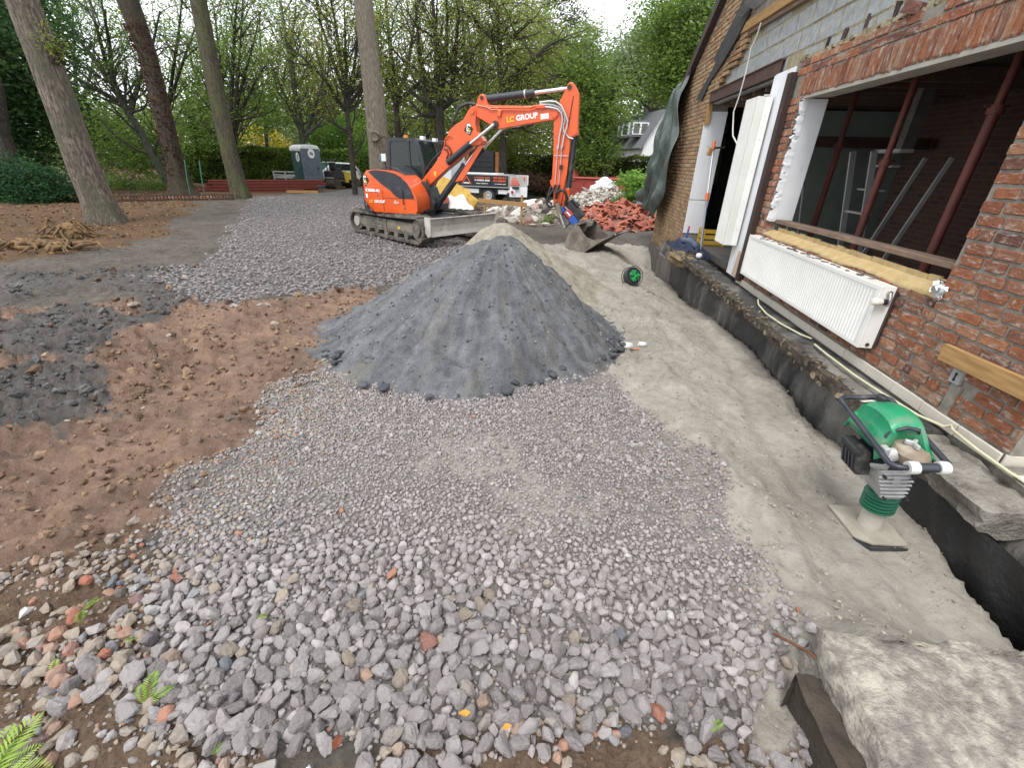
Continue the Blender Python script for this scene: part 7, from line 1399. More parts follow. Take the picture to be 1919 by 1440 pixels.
# yellow insulation slabs, plastic sheet, planks
m_yins = mat('yellow_insulation', (.56,.37,.09), (.42,.26,.06), 4, .9, .5, 22, bdist=.03)
t = thing('insulation_stack', 'torn yellow insulation slabs leaning behind the dozer blade', 'insulation', (-4.5, 19.2, gz(-4.5, 19.2)), R(-12))
for (c, d, r) in (((-.55,0,.62),(1.2,.12,1.1),(R(-18),R(14),0)), ((.15,-.1,.50),(1.0,.14,.85),(R(-25),R(24),R(6))), ((.55,.05,.32),(.9,.16,.62),(R(-12),R(30),R(-8))), ((-.1,-.35,.15),(1.6,.5,.16),(0,R(8),0))): MB().box(c, d, r, jit=.05).build('slab', m_yins, t, bevel=.03)
n1 = 24; V = []; Fc = []
for i in range(n1):
    for j in range(n1): a, b = i/(n1-1), j/(n1-1); V.append((-.6+1.2*a + .06*math.sin(b*13), -.4+.8*b, .02 + .50*math.sin(PI*a)**.7*math.sin(PI*b)**.5*(1+.25*math.sin(a*14+b*9))))
for i in range(n1-1):
    for j in range(n1-1): Fc.append((i*n1+j, i*n1+j+1, (i+1)*n1+j+1, (i+1)*n1+j))
o = tag(MB().add(V, Fc).build('plastic_sheet', mat('milky_sheet', (.72,.73,.72), (.62,.63,.62), 4, .4, .3, 12), smooth=70), 'crumpled white plastic sheet behind the left end of the dozer blade', 'plastic sheet'); o.location = (-4.0, 17.6, gz(-4.0, 17.6))
o = tag(MB().add(V, Fc).build('plastic_sheet', m_white, smooth=70), 'long white sheet lying on the debris below the truck tail', 'plastic sheet'); o.location = (-1.35, 20.6, gz(-1.35, 20.6)); o.scale = (1.2, 1.4, .8); o.rotation_euler = (0, 0, R(25))
for k, (x, y, L, a, lab) in enumerate(((-3.1, 20.8, 2.2, 20, 'dark brown plank lying in front of the truck wheel'), (-3.4, 19.6, 1.0, -50, 'short reddish plank leaning by the yellow insulation'))): o = tag(MB().box((0,0,0), (L,.22,.05)).build('loose_plank', m_woodb), lab, 'plank'); o.location = (x, y, gz(x, y) + .12); o.rotation_euler = (0, R(-6), R(a))
o = tag(MB().box((0,0,0), (.6,.35,.5)).build('red_box', m_redp, bevel=.03), 'small red box beside the plastic sheet under the excavator boom', 'box'); o.location = (-4.55, 17.2, gz(-4.55,17.2) + .25)
# blue bin
t = thing('blue_drum', 'pale blue plastic drum under the green bush near the house corner', 'drum', (3.05, 18.4, gz(3.05, 18.4))); MB().lathe([(.27,0),(.29,.05),(.29,.4),(.30,.42),(.29,.45),(.28,.80),(.2,.86)], 18).build('barrel', mat('pale_blue', (.20,.30,.42), (.15,.24,.36), 4, .5), t, smooth=40); MB().cyl((0,0,.86), (0,0,.90), .20, n=16).build('lid', m_blk2, t)
# lamp posts
for px, p0, p1, Y, lab in ((362, 290, 256, 46, 'slim white street lamp seen between the second and third tree'), (476, 268, 240, 46, 'slim white street lamp in front of the yellow shrub')):
    b = at(px, p0, Y); tz = at(px - 4, p1, Y).z; t = thing('street_lamp', lab, 'street lamp', (b.x, b.y, gz(b.x, b.y)), 0, 'street lamps beyond the hedge'); hgt = tz - t.location.z
    MB().cyl((0,0,0), (0,0,hgt), .07, .05, n=10).build('post', m_wht, t); MB().tube([(0,0,hgt-.05),(-.15,0,hgt+.02),(-.75,0,hgt+.04)], [.05,.06,.09], 8).build('lamp_head', m_wht, t)
# white house far behind
def far_house():
    E, A, E2, R2 = at(1206, 270, 48), at(1246, 207, 48), at(1150, 273, 60), at(1166, 215, 60); O = (E.x, E.y, -.35); t = thing('white_house', 'white gabled house with grey slate roof and two dormers, far behind the hedge', 'house', O); W = 2*(A.x - E.x); dv = R2 - A; dv.z = 0
    zE, zA = E.z + .35, A.z + .35; pent = [(0,0),(W,0),(W,zE),(W/2,zA),(0,zE)]; V = [Vector((u,0,z)) for u, z in pent] + [Vector((u,0,z)) + dv for u, z in pent]
    MB().add(V, [(0,1,2,3,4),(9,8,7,6,5)] + [(i,5+i,5+(i+1)%5,(i+1)%5) for i in range(5)]).build('wall', mat('white_render', (.74,.74,.73), (.66,.66,.65), 2, .9), t)
    m_sl = mat('grey_slate', (.175,.18,.195), (.12,.125,.14), 6, .8, .4, 20, stretch=(1,1,3)); nr = Vector((-(zA-zE), 0, W/2)).normalized()
    for s in (0, 1):
        e = Vector((0,0,zE)) if s == 0 else Vector((W,0,zE)); a = Vector((W/2,0,zA)); n = Vector((-nr.x if s else nr.x, 0, nr.z)); e2 = e + (e-a).normalized()*.5
        P_ = [e2 - dv*.02, a - dv*.02, a + dv*1.02, e2 + dv*1.02]; MB().hexa([p + n*.02 for p in P_] + [p + n*.22 for p in P_]).build('roof', m_sl, t)
    MB().box(Vector((W/2,0,zA)) + dv*.35 + Vector((0,0,.6)), (.7,.7,1.5)).build('chimney', m_plinth, t)
    for f, nm in ((.16,'dormer'), (.42,'dormer')):
        c = Vector((W*.20,0,zE + (zA-zE)*.40)) + dv*f; d = MB().box(c + Vector((-.55,0,.25)), (1.9,1.5,1.35)).build('dormer', m_sl, t); w = MB().box(c + Vector((-1.52,-.05,.25)), (.06,1.2,1.05)).build('window_frame', m_wht, d); MB().box(c + Vector((-.5,-.775,.25)), (1.5,.05,1.0)).build('window_frame', m_wht, d)
        for q in (-.36, .36): MB().box(c + Vector((-.5+q,-.81,.25)), (.55,.03,.82)).build('pane', m_glass, d)
far_house()
# ================================================================ TREES, HEDGES, WOOD
G_DARK = [(0,(0.024,0.059,0.022)),(.5,(0.052,0.113,0.037)),(1,(0.113,0.210,0.059))]
G_MID = [(0,(0.082,0.152,0.035)),(.5,(0.170,0.264,0.052)),(1,(0.308,0.417,0.093))]
G_OLIVE = [(0,(0.102,0.152,0.035)),(.45,(0.205,0.271,0.056)),(.8,(0.335,0.357,0.068)),(.95,(0.451,0.330,0.068)),(1,(0.547,0.225,0.062))]
G_YELLOW = [(0,(0.227,0.256,0.051)),(.5,(0.567,0.458,0.051)),(1,(0.600,0.600,0.068))]
G_HAZE = [(0,(0.165,0.230,0.121)),(.5,(0.262,0.336,0.165)),(1,(0.390,0.460,0.231))]  # haze over the distant crowns is put into these paler leaf colours
G_LIME = [(0,(0.104,0.229,0.043)),(.5,(0.199,0.366,0.068)),(1,(0.378,0.549,0.128))]
LM = {k: leaf_mat('leaves_' + k, v) for k, v in dict(dark=G_DARK, mid=G_MID, olive=G_OLIVE, yellow=G_YELLOW, pale=G_HAZE, lime=G_LIME).items()}
def bark(name, a, b, sx=9, dirt=None, bump=1.0): return mat(name, a, b, 3.4, .95, bump, 3.6, stretch=(sx, sx, 1.7), dirt=dirt, dscale=.55, dlo=.44, dhi=.62, bdist=.09, lo=.40, hi=.60)
BK = dict(pink=bark('pinkish_bark', (.235,.185,.150), (.075,.055,.045), 7, (.10,.095,.062)), red=bark('reddish_bark', (.105,.062,.045), (.030,.020,.016), 8, (.045,.048,.024)), moss=bark('mossy_bark', (.105,.088,.058), (.034,.028,.021), 8, (.085,.090,.034)),
          grey=bark('grey_beige_bark', (.245,.205,.155), (.115,.095,.072), 8, (.16,.135,.10)), dark=bark('dark_bark', (.075,.062,.047), (.030,.026,.020), 6), green=bark('greenish_bark', (.115,.120,.085), (.05,.052,.038), 6))
trng = np.random.default_rng(99)
def leaf_mesh(name, P, size, tint, m, parent, off, flat=.35, asp=.55):
    n = len(P); P = np.asarray(P) - np.array(off); size = np.broadcast_to(size, (n,)) * trng.uniform(.7, 1.3, n)
    a = trng.normal(size=(n, 3)); a[:, 2] *= flat; a /= np.linalg.norm(a, axis=1)[:, None]; b = trng.normal(size=(n, 3)); b[:, 2] *= .8; b -= a*np.sum(a*b, 1)[:, None]; b /= np.linalg.norm(b, axis=1)[:, None]
    a = a*size[:, None]*.5; b = b*size[:, None]*.5*asp
    V = np.stack([P - a, P + b, P + a, P - b], 1).reshape(-1, 3); F = np.arange(4*n).reshape(n, 4)
    return link(name, np_mesh(name, V, F, {'tint': ('FACE', np.clip(tint, 0, 1))}), parent, mats=m)
def grow(rs, p, d, L, r, lvl, tubes, tips, kids, spread, up=.12, wob=.16, nseg=5, shrink=.62):
    pts = [p.copy()]; dd = d.copy()
    for i in range(nseg):
        dd = (dd + Vector((rs.gauss(0, wob), rs.gauss(0, wob), rs.gauss(0, wob) + up))).normalized(); pts.append(pts[-1] + dd*L/nseg)
    tubes.append((pts, [r*(1 - .62*i/nseg) for i in range(nseg+1)], lvl))
    if lvl == 0: tips += pts[2:]; return
    if lvl == 1: tips += pts[4:]
    for k in range(kids[lvl]):
        f = rs.uniform(.25, 1.0)*nseg; i = min(int(f), nseg-1); q = pts[i].lerp(pts[i+1], f-i); ax = Vector((rs.gauss(0,1), rs.gauss(0,1), rs.gauss(0,.5))); ax = (ax - dd*ax.dot(dd)).normalized(); s = rs.uniform(.6, 1.2)*spread
        grow(rs, q, (dd*math.cos(s) + ax*math.sin(s)).normalized(), L*rs.uniform(.45, .8)*shrink/.62*.9, max(r*(1-.6*f/nseg)*.6, .007), lvl-1, tubes, tips, kids, spread, up, wob, max(nseg-1, 3), shrink)
def tube_mesh(tubes, off):
    mb = MB()
    for pts, rr, lvl in tubes: mb.tube([p - Vector(off) for p in pts], rr, {0: 3, 1: 4, 2: 6}.get(lvl, 8), caps=False)
    return mb
def tips_leaves(tips, per, sig, rs_):
    T = np.array([t[:] for t in tips]); n = len(T); base = trng.random(n); P = np.repeat(T, per, 0) + trng.normal(0, sig, (n*per, 3))*np.array([1, 1, .55]); return P, np.repeat(base, per)*.6 + trng.random(n*per)*.4
def big_trunk(name, label, pix, Y, wpx, bk, seed, group=None, flare=1.35, crown=None):
    """tall trunk: photo-measured centre line at distance Y, bark relief on the mesh"""
    C_ = [at(x, y, Y) for x, y in pix]; top = C_[-1] + (C_[-1] - C_[-2]).normalized()*4.0; C_.append(top); b = C_[0]; b.z = gz(b.x, b.y); O = (b.x, b.y, b.z)
    s = [0]; 
    for p, q in zip(C_, C_[1:]): s.append(s[-1] + (q-p).length)
    n, m = 90, 40; V = []; cx = np.array([c[:] for c in C_]); ss = np.linspace(0, s[-1], n); cc = np.stack([np.interp(ss, s, cx[:, k]) for k in range(3)], 1); dep = abs(Vector(b).dot(_f) - CAM_H*_f.z); scl = dep/817
    W = np.interp(ss, s, [w*scl/2 for w in list(wpx) + [wpx[-1]*.9]]); A = np.linspace(0, 2*PI, m, endpoint=False)
    for i in range(n):
        fl = 1 + (flare-1)*math.exp(-ss[i]/.35)*(1 + .35*np.sin(A*5 + seed)); nz = 1 + .12*(fbm(A*2.2 + 20, np.full(m, ss[i]*.9), seed, 3) - .5) + .10*(fbm(np.cos(A)*5 + 9, np.sin(A)*5 + ss[i]*.8, seed+4, 4) - .5)
        rad = W[i]*fl*nz
        for k in range(m): V.append((cc[i,0] + rad[k]*math.cos(A[k]) - O[0], cc[i,1] + rad[k]*math.sin(A[k]) - O[1], cc[i,2] - O[2] - (.15 if i == 0 else 0)))
    I = np.arange(n*m).reshape(n, m); J = np.roll(I, -1, 1); Fq = np.stack([I[:-1], J[:-1], J[1:], I[1:]], -1).reshape(-1, 4)
    t = thing(name, label, 'tree', O, 0, group); link('trunk', np_mesh('trunk', V, Fq, smooth=True), t, mats=bk)
    # limbs + crown start above the picture
    rs = random.Random(seed); tubes = []; tips = []
    for k in range(7):
        a = rs.uniform(0, 6.28); p = C_[-2].lerp(C_[-1], .25 + .75*k/7); grow(rs, p, Vector((math.cos(a), math.sin(a), .7)).normalized(), 3.2, .14, 2, tubes, tips, {2: 5, 1: 4}, .7)
    tube_mesh(tubes, O).build('limbs', bk, t, fix=False); P, T = tips_leaves(tips, 5, .28, rs); leaf_mesh('crown', P, .20, T, LM['mid'], t, O)
    return t, C_, W, O
t1, c1, w1, o1 = big_trunk('leaning_tree', 'big leaning tree with pale pinkish bark, nearest trunk on the left', [(200,418),(160,322),(118,205),(78,95),(40,-5)], 11.3, [50,46,44,42,40], BK['pink'], 3)
# burr with epicormic twigs on the first trunk
p = at(98, 98, 11.2); tubes = []; tips = []; rs = random.Random(5)
for k in range(16): a = rs.uniform(-1.2, 1.6); grow(rs, p, Vector((math.cos(a), -.4, rs.uniform(-.5,.8))).normalized(), rs.uniform(.25,.6), .016, 1, tubes, tips, {1: 4}, .8)
tube_mesh(tubes, o1).build('twigs', BK['dark'], t1, fix=False); P, T = tips_leaves(tips, 2, .06, rs); leaf_mesh('twig_leaves', P, .055, T, LM['olive'], t1, o1)
rough_box('burr', p - Vector(o1) + Vector((-.1,.1,0)), (.34,.30,.5), BK['dark'], .06, 15, t1, 14, edge=.1)
t2, c2, w2, o2 = big_trunk('red_barked_tree', 'tall dark reddish trunk behind the rusty cage, second from the left', [(345,366),(324,288),(300,190),(276,100),(254,40),(236,-8)], 20.5, [36,29,27,27,29,31], BK['red'], 13, flare=1.6)
P = []; 
for k in range(520): i = int(trng.integers(8, 60)); f = i/90; a = trng.uniform(PI, 2*PI); q = Vector((np.interp(f*5.9, range(7), [c.x for c in c2]), 0, 0)); ii = min(int(f*6), 5); g = c2[ii].lerp(c2[ii+1], f*6-ii); P.append((g.x + (w2[i]+.04)*math.cos(a), g.y + (w2[i]+.04)*math.sin(a), g.z))
leaf_mesh('creeper_leaves', P, .13, trng.random(len(P))*.5 + .5, leaf_mat('red_creeper', [(0,(.03,.05,.02)),(.6,(.075,.036,.024)),(1,(.13,.05,.03))]), t2, o2)
big_trunk('mossy_tree', 'mossy dark trunk standing left of the red beams, third from the left', [(453,376),(427,272),(405,170),(386,75),(370,-8)], 19.6, [29,27,26,25,24], BK['moss'], 23)
t4, c4, w4, o4 = big_trunk('grey_trunk_tree', 'straight grey beige trunk with a knot, rising just behind the excavator cab', [(714,352),(706,225),(693,110),(680,-8)], 20.0, [36,35,31,28], BK['grey'], 33)
p = at(702, 255, 19.45) - Vector(o4); MB().lathe([(.001,.02),(.10,.03),(.17,.06),(.20,.02),(.22,-.10)], 16, Matrix.Translation(p) @ Matrix.Rotation(R(95),4,'X')).build('knot', BK['grey'], t4, smooth=50)
MB().tube([p + Vector((.1,-.05,.1)), p + Vector((.35,-.15,-.05)), p + Vector((.50,-.2,.0)), p + Vector((.65,-.2,-.22))], [.03,.025,.02,.01], 6).build('dead_twig', BK['dark'], t4)
# ---------------- understory trees
def stems_tree(name, label, pix_stems, Y, r0, bk, lm, seed, kids=(0,4,5), L=3.0, per=5, sig=.22, lsize=.13, spread=.75, up=.10, group='understory trees at the wood edge', reach=1.0, extra=None):
    b = at(*pix_stems[0][0], Y); O = (b.x, b.y, gz(b.x, b.y)); t = thing(name, label, 'tree', O, 0, group); rs = random.Random(seed); tubes = []; tips = []
    for si, st in enumerate(pix_stems):
        pts = [at(x, y, Y + (rs.uniform(-.6,.6) if i else 0)*(1 if si else .3)) for i, (x, y) in enumerate(st)]
        if si == 0: pts[0] = Vector(O)
        r = r0*(1 if si == 0 else .62); n = len(pts); rad = [max(r*(1 - .75*i/(n-1)), .015) for i in range(n)]
        pts[-1] = pts[-1]; tubes.append((pts, rad, 3))
        for i in range(1, n):
            seg = (pts[i] - pts[i-1])
            for k in range(kids[2] if len(kids) > 2 else 3):
                f = rs.random(); q = pts[i-1].lerp(pts[i], f)
                if i == 1 and f < .5 and si == 0: continue
                a = rs.uniform(0, 6.28); d = (seg.normalized()*.6 + Vector((math.cos(a), math.sin(a), rs.uniform(-.15,.55)))).normalized(); grow(rs, q, d, L*rs.uniform(.5, 1)*reach, rad[i]*.45 + .008, 1, tubes, tips, {1: kids[1]}, spread, up)
    tube_mesh(tubes, O).build('trunk', bk, t, fix=False); P, T = tips_leaves(tips, per, sig, rs)
    if extra is not None: P = np.vstack([P, extra]); T = np.concatenate([T, trng.random(len(extra))])
    leaf_mesh('crown', P, lsize, T, lm, t, O); return t
stems_tree('leaning_sapling', 'slender leaning multi stemmed tree between the first two big trunks', [[(318,340),(270,260),(234,200),(212,160),(160,90),(100,0)], [(234,200),(200,120),(178,40),(165,-10)], [(212,160),(205,80),(190,0)], [(245,205),(262,150),(285,90),(300,20)], [(222,190),(150,150),(110,120)]], 25, .22, BK['green'], LM['mid'], 41, per=5)
stems_tree('thin_tree', 'thin dark tree directly behind the red barked trunk', [[(312,338),(310,240),(322,150),(335,60),(342,-10)], [(315,200),(345,110),(370,40),(385,-10)], [(312,220),(285,150),(270,60)]], 28, .14, BK['dark'], LM['mid'], 42)
stems_tree('coppiced_tree', 'coppice of many thin stems behind the mossy trunk', [[(432,312),(432,220),(436,130),(440,50),(445,-10)], [(434,290),(448,180),(470,100),(490,20)], [(434,280),(452,210),(480,150),(505,110)], [(432,300),(420,180),(410,90),(400,10)], [(434,270),(446,150),(452,60),(455,-10)], [(433,280),(400,190),(370,130)]], 27, .15, BK['dark'], LM['mid'], 43)
stems_tree('forked_tree', 'grey green forked tree rising behind the portable toilet', [[(571,300),(564,240),(552,170),(540,90),(525,0)], [(572,262),(584,210),(600,170),(612,120)], [(573,255),(600,230),(632,185)], [(566,250),(545,205),(525,160),(505,110)], [(552,165),(545,90),(555,10)]], 34, .27, BK['green'], LM['olive'], 44, lsize=.16, sig=.28)
stems_tree('fan_branched_tree', 'dark fan branched tree just right of the road roller', [[(664,348),(657,270),(650,205),(640,120),(628,40),(618,-10)], [(652,215),(610,150),(570,110),(540,85)], [(650,205),(665,120),(672,40),(668,-10)], [(651,200),(690,150),(700,100)], [(650,190),(620,100),(600,40),(590,-10)], [(652,200),(648,100),(645,0)]], 26, .17, BK['dark'], LM['olive'], 45, per=6)
stems_tree('upright_tree', 'upright dark tree right of the grey beige trunk', [[(750,310),(742,200),(736,130),(728,60),(722,-10)], [(742,195),(765,120),(775,50),(790,-10)], [(741,190),(715,130),(700,80)], [(742,195),(790,150),(815,130)]], 31, .24, BK['dark'], LM['olive'], 46, lsize=.15, sig=.26)
stems_tree('candelabra_tree', 'dark candelabra tree behind the excavator cab', [[(826,300),(824,210),(822,150),(816,70),(810,-10)], [(824,205),(805,195),(790,140),(783,60),(778,-10)], [(824,205),(845,190),(852,120),(858,40),(862,-10)], [(822,180),(835,110),(838,40),(836,-10)], [(823,215),(790,215),(770,190)]], 29, .30, BK['dark'], LM['olive'], 47, per=6)
stems_tree('feathery_tree', 'feathery olive tree with long drooping branches behind the excavator boom', [[(944,350),(942,250),(938,150),(934,60),(930,-20)], [(941,220),(985,190),(1030,150),(1065,130)], [(940,160),(980,130),(1020,90),(1050,75)], [(939,150),(900,130),(870,110)], [(941,230),(910,215),(880,205)], [(937,100),(970,60),(1010,25)], [(942,250),(990,235),(1030,215)], [(936,80),(900,50),(880,20)], [(940,180),(990,170),(1040,185)]], 29, .26, BK['dark'], LM['olive'], 48, kids=(0,5,7), L=2.6, per=7, sig=.24, lsize=.11, up=-.05)
stems_tree('bare_twig_tree', 'thin twiggy tree in front of the feathery one', [[(880,330),(878,230),(872,130),(868,40),(866,-10)], [(876,200),(895,130),(905,50)], [(876,180),(850,120),(846,40)]], 33, .15, BK['dark'], LM['olive'], 49, per=4)
for k, (px, Y, seed, lb) in enumerate(((150, 31, 51, 'slim tree far back between the first two trunks'), (395, 38, 52, 'slim tree far back between second and third trunk'), (500, 41, 53, 'slim olive tree far back, left of the forked tree'), (615, 42, 54, 'slim olive tree far back, right of the forked tree'), (720, 40, 55, 'slim tree far back, half hidden by the grey beige trunk'), (800, 38, 56, 'slim tree far back, left of the candelabra tree'))):
    stems_tree('slim_tree', lb, [[(px, 320), (px-3, 220), (px-10, 120), (px-14, 20)], [(px-3, 215), (px+22, 130), (px+30, 50)], [(px-5, 190), (px-36, 120), (px-45, 60)]], Y, .18, BK['dark'], LM['mid' if k % 2 == 0 else 'olive'], seed, per=6, sig=.34, lsize=.18, L=3.6)
# ---------------- dense crowns made of clumps
def clumps(c, rad, n, per, sig, top=0.0):
    """leaf clumps spread through an uneven crown volume"""
    d = trng.normal(size=(n, 3)); d /= np.linalg.norm(d, axis=1)[:, None]; r = trng.random(n)**.38; cen = np.array(c) + d*r[:, None]*np.array(rad); T = trng.random(n)
    P = np.repeat(cen, per, 0) + trng.normal(0, 1, (n*per, 3))*np.array([sig, sig, sig*.6]); return P, np.repeat(T, per)*.65 + trng.random(n*per)*.35
def crown_tree(name, label, base, lobes, lm, bk, lsize, per, sig, seed, tr=.3, group=None, cat='tree', limb=True):
    O = (base[0], base[1], gz(base[0], base[1])); t = thing(name, label, cat, O, 0, group); PP = []; TT = []; tubes = []; rs = random.Random(seed); tops = []
    for c, rad, n in lobes: P, T = clumps(c, rad, n, per, sig); PP.append(P); TT.append(T); tops.append(Vector(c))
    hi = max(c[2] for c, r, n in lobes); b = Vector(O); 
    if limb:
        spine = [b, b + Vector((0,0,(hi-O[2])*.35)), b + Vector((rs.uniform(-.3,.3), rs.uniform(-.3,.3), (hi-O[2])*.7)), b + Vector((0,0,hi-O[2]))]; tubes.append((spine, [tr, tr*.8, tr*.5, tr*.2], 3))
        for c, rad, n in lobes:
            q = spine[1].lerp(spine[2], rs.random()); m = q.lerp(Vector(c), .5) + Vector((0,0,-.2*Vector(rad).length*.3)); tubes.append(([q, m, Vector(c)], [tr*.4, tr*.28, tr*.12], 2)); tp = []
            for k in range(5): grow(rs, m.lerp(Vector(c), rs.random()), Vector((rs.gauss(0,1), rs.gauss(0,1), rs.gauss(.3,.6))).normalized(), max(rad)*.9, tr*.12, 1, tubes, tp, {1: 3}, .7)
    else: tubes.append(([b, b + Vector((0,0,(hi-O[2])*.8))], [tr, tr*.4], 2))
    tube_mesh(tubes, O).build('trunk', bk, t, fix=False); leaf_mesh('crown', np.vstack(PP), lsize, np.concatenate(TT), lm, t, O); return t
def lob(px, py, Y, r, n): p = at(px, py, Y); return ((p.x, p.y, p.z), r, n)
b_ = at(1130, 350, 30); crown_tree('leafy_tree', 'dense mid green leafy tree directly behind the excavator stick', (b_.x, b_.y), [lob(1105,150,30,(1.6,1.6,1.6),60), lob(1140,190,30,(1.9,1.8,1.6),80), lob(1095,230,30,(1.6,1.6,1.5),70), lob(1118,270,30,(1.5,1.6,1.4),60), lob(1105,310,30,(1.4,1.6,1.1),50), lob(1085,110,30,(1.3,1.3,1.4),40)], LM['mid'], BK['dark'], .17, 42, .38, 61)
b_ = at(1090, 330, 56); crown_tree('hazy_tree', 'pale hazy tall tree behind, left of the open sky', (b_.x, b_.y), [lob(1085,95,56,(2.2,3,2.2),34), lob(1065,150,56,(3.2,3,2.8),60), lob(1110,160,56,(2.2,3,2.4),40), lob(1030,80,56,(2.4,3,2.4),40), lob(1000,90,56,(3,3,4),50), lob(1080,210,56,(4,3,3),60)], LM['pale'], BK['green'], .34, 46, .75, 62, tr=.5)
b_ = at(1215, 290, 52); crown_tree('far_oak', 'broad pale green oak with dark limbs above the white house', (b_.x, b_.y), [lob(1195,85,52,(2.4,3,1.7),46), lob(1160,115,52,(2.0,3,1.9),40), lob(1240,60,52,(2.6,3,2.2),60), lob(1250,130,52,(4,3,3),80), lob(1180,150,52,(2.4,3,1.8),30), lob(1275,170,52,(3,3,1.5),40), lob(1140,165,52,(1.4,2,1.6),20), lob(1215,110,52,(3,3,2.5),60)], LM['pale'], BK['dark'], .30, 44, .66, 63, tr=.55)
b_ = at(1330, 330, 25); crown_tree('near_oak', 'dark green spreading oak behind the house roof at upper right', (b_.x, b_.y), [lob(1300,20,25,(2.6,2,1.6),90), lob(1330,70,25,(3.0,2,1.7),110), lob(1270,60,25,(1.7,1.6,1.3),60), lob(1255,110,25,(1.7,1.6,1.1),60), lob(1290,140,25,(2.0,1.8,1.1),80), lob(1262,165,25,(1.0,1.2,.6),30), lob(1330,0,25,(2.6,2,1.6),70)], LM['mid'], BK['dark'], .15, 44, .36, 64, tr=.4)
b_ = at(1075, 350, 36); crown_tree('pine_top', 'reddish tipped pine branch hanging in from the top of the picture', (b_.x, b_.y), [lob(1055,5,36,(1.4,1,.5),20), lob(1075,28,36,(.8,.8,.4),12), lob(1035,-10,36,(2,1,.6),26), lob(1066,45,36,(.5,.5,.3),7)], leaf_mat('rusty_pine', [(0,(.04,.06,.03)),(.7,(.09,.08,.04)),(1,(.20,.08,.04))]), BK['dark'], .16, 22, .22, 65, tr=.22, limb=False)
# dark evergreens at the left edge
b_ = at(30, 345, 19); crown_tree('dark_evergreen', 'dark evergreen mass at the left edge behind the leaning tree', (b_.x, b_.y), [lob(-10,60,19,(2.6,2,2.2),100), lob(40,150,19.5,(1.8,1.8,1.7),80), lob(-10,200,19,(2.2,2,1.6),90), lob(70,250,20,(1.8,1.6,1.3),80), lob(10,300,19,(2.2,1.6,1.0),80), lob(30,20,20,(1.8,2,1.8),60), lob(90,180,22,(1.3,1.3,1.3),40), lob(80,60,23,(1.5,1.3,1.4),26)], LM['dark'], BK['dark'], .19, 40, .42, 66, tr=.35)
b_ = at(150, 335, 27); crown_tree('understory_hazel', 'mid green hazel filling the gap between the first two trunks', (b_.x, b_.y), [lob(130,200,27,(2,2,1.8),60), lob(180,240,27,(2.4,2,1.6),80), lob(230,290,27,(2.6,2,1.2),80), lob(120,280,27,(2.0,2,1.3),60), lob(270,240,27,(1.8,1.8,1.4),50), lob(290,300,27,(1.8,1.6,1.0),50)], LM['mid'], BK['dark'], .17, 34, .46, 67, tr=.16)
b_ = at(380, 320, 33); crown_tree('understory_beech', 'layered green beech between the second and third trunk', (b_.x, b_.y), [lob(360,150,33,(2.6,2,2),70), lob(400,200,33,(2.8,2,1.7),80), lob(350,240,33,(2.6,2,1.5),70), lob(470,160,33,(2.6,2,1.9),60), lob(480,220,33,(2.8,2,1.4),60), lob(390,270,33,(3,2,1.1),60), lob(440,100,33,(2.3,2,1.6),40)], LM['mid'], BK['dark'], .19, 34, .5, 68, tr=.2)
b_ = at(600, 320, 40); crown_tree('understory_maple', 'olive maple behind the portable toilet', (b_.x, b_.y), [lob(560,120,40,(3.2,2,2.2),70), lob(620,150,40,(3.4,2,2.2),80), lob(520,190,40,(3,2,1.9),60), lob(640,220,40,(3,2,1.8),60), lob(590,200,40,(3,2,1.9),60), lob(690,150,40,(2.6,2,2.6),50), lob(760,190,40,(3,2,2.4),60), lob(720,240,40,(3,2,1.8),60), lob(820,230,40,(3.4,2,2.2),60)], LM['olive'], BK['dark'], .21, 34, .55, 69, tr=.22)
b_ = at(900, 330, 41); crown_tree('olive_larch', 'tall olive tree filling the view behind the excavator boom', (b_.x, b_.y), [lob(880,60,41,(3.4,2,3),80), lob(930,30,41,(3.2,2,2.8),70), lob(980,70,41,(3.4,2,2.8),80), lob(900,150,41,(3.6,2,2.6),80), lob(960,160,41,(3.8,2,2.6),90), lob(1020,150,41,(3.0,2,2.4),70), lob(860,220,41,(3,2,2),60), lob(930,240,41,(3.4,2,1.8),70), lob(1000,235,41,(3.4,2,1.8),70), lob(1030,280,41,(3,2,1.4),50)], LM['olive'], BK['dark'], .20, 38, .55, 70, tr=.4)
# shrubs
def shrub(name, label, px, py, Y, lobes, lm, lsize, per, sig, seed, cat='shrub', group=None): b = at(px, py, Y); return crown_tree(name, label, (b.x, b.y), lobes, lm, BK['dark'], lsize, per, sig, seed, .05, group, cat)
shrub('rhododendron', 'dark green rhododendron bank at the left edge behind the leaf litter', 60, 380, 15.5, [lob(20,330,15.5,(1.3,1.0,.75),60), lob(80,345,15.5,(1.2,1.0,.65),60), lob(125,362,15.8,(.9,.9,.5),36), lob(-30,345,15,(1.2,1,.9),40), lob(50,375,15,(1.5,.9,.35),40)], leaf_mat('rhodo_leaf', [(0,(.018,.055,.022)),(.6,(.035,.100,.035)),(1,(.075,.17,.06))]), .12, 40, .20, 81)
shrub('bramble_thicket', 'low green bramble thicket on the wood floor left of the red barked trunk', 250, 350, 24, [lob(200,345,24,(1.6,1,.5),40), lob(250,352,24,(1.8,1,.45),46), lob(300,345,25,(1.5,1,.5),36), lob(230,330,27,(2.2,1,.6),40)], LM['mid'], .11, 34, .22, 82)
shrub('laurel', 'glossy bright green laurel behind the road roller', 640, 330, 37, [lob(610,250,37,(2.4,1.5,1.2),60), lob(660,245,37,(2.2,1.5,1.3),60), lob(640,285,37,(2.8,1.5,1.2),70), lob(690,290,37,(2.0,1.5,1.2),50), lob(600,290,37,(1.6,1.3,1.2),40)], LM['lime'], .20, 32, .36, 83)
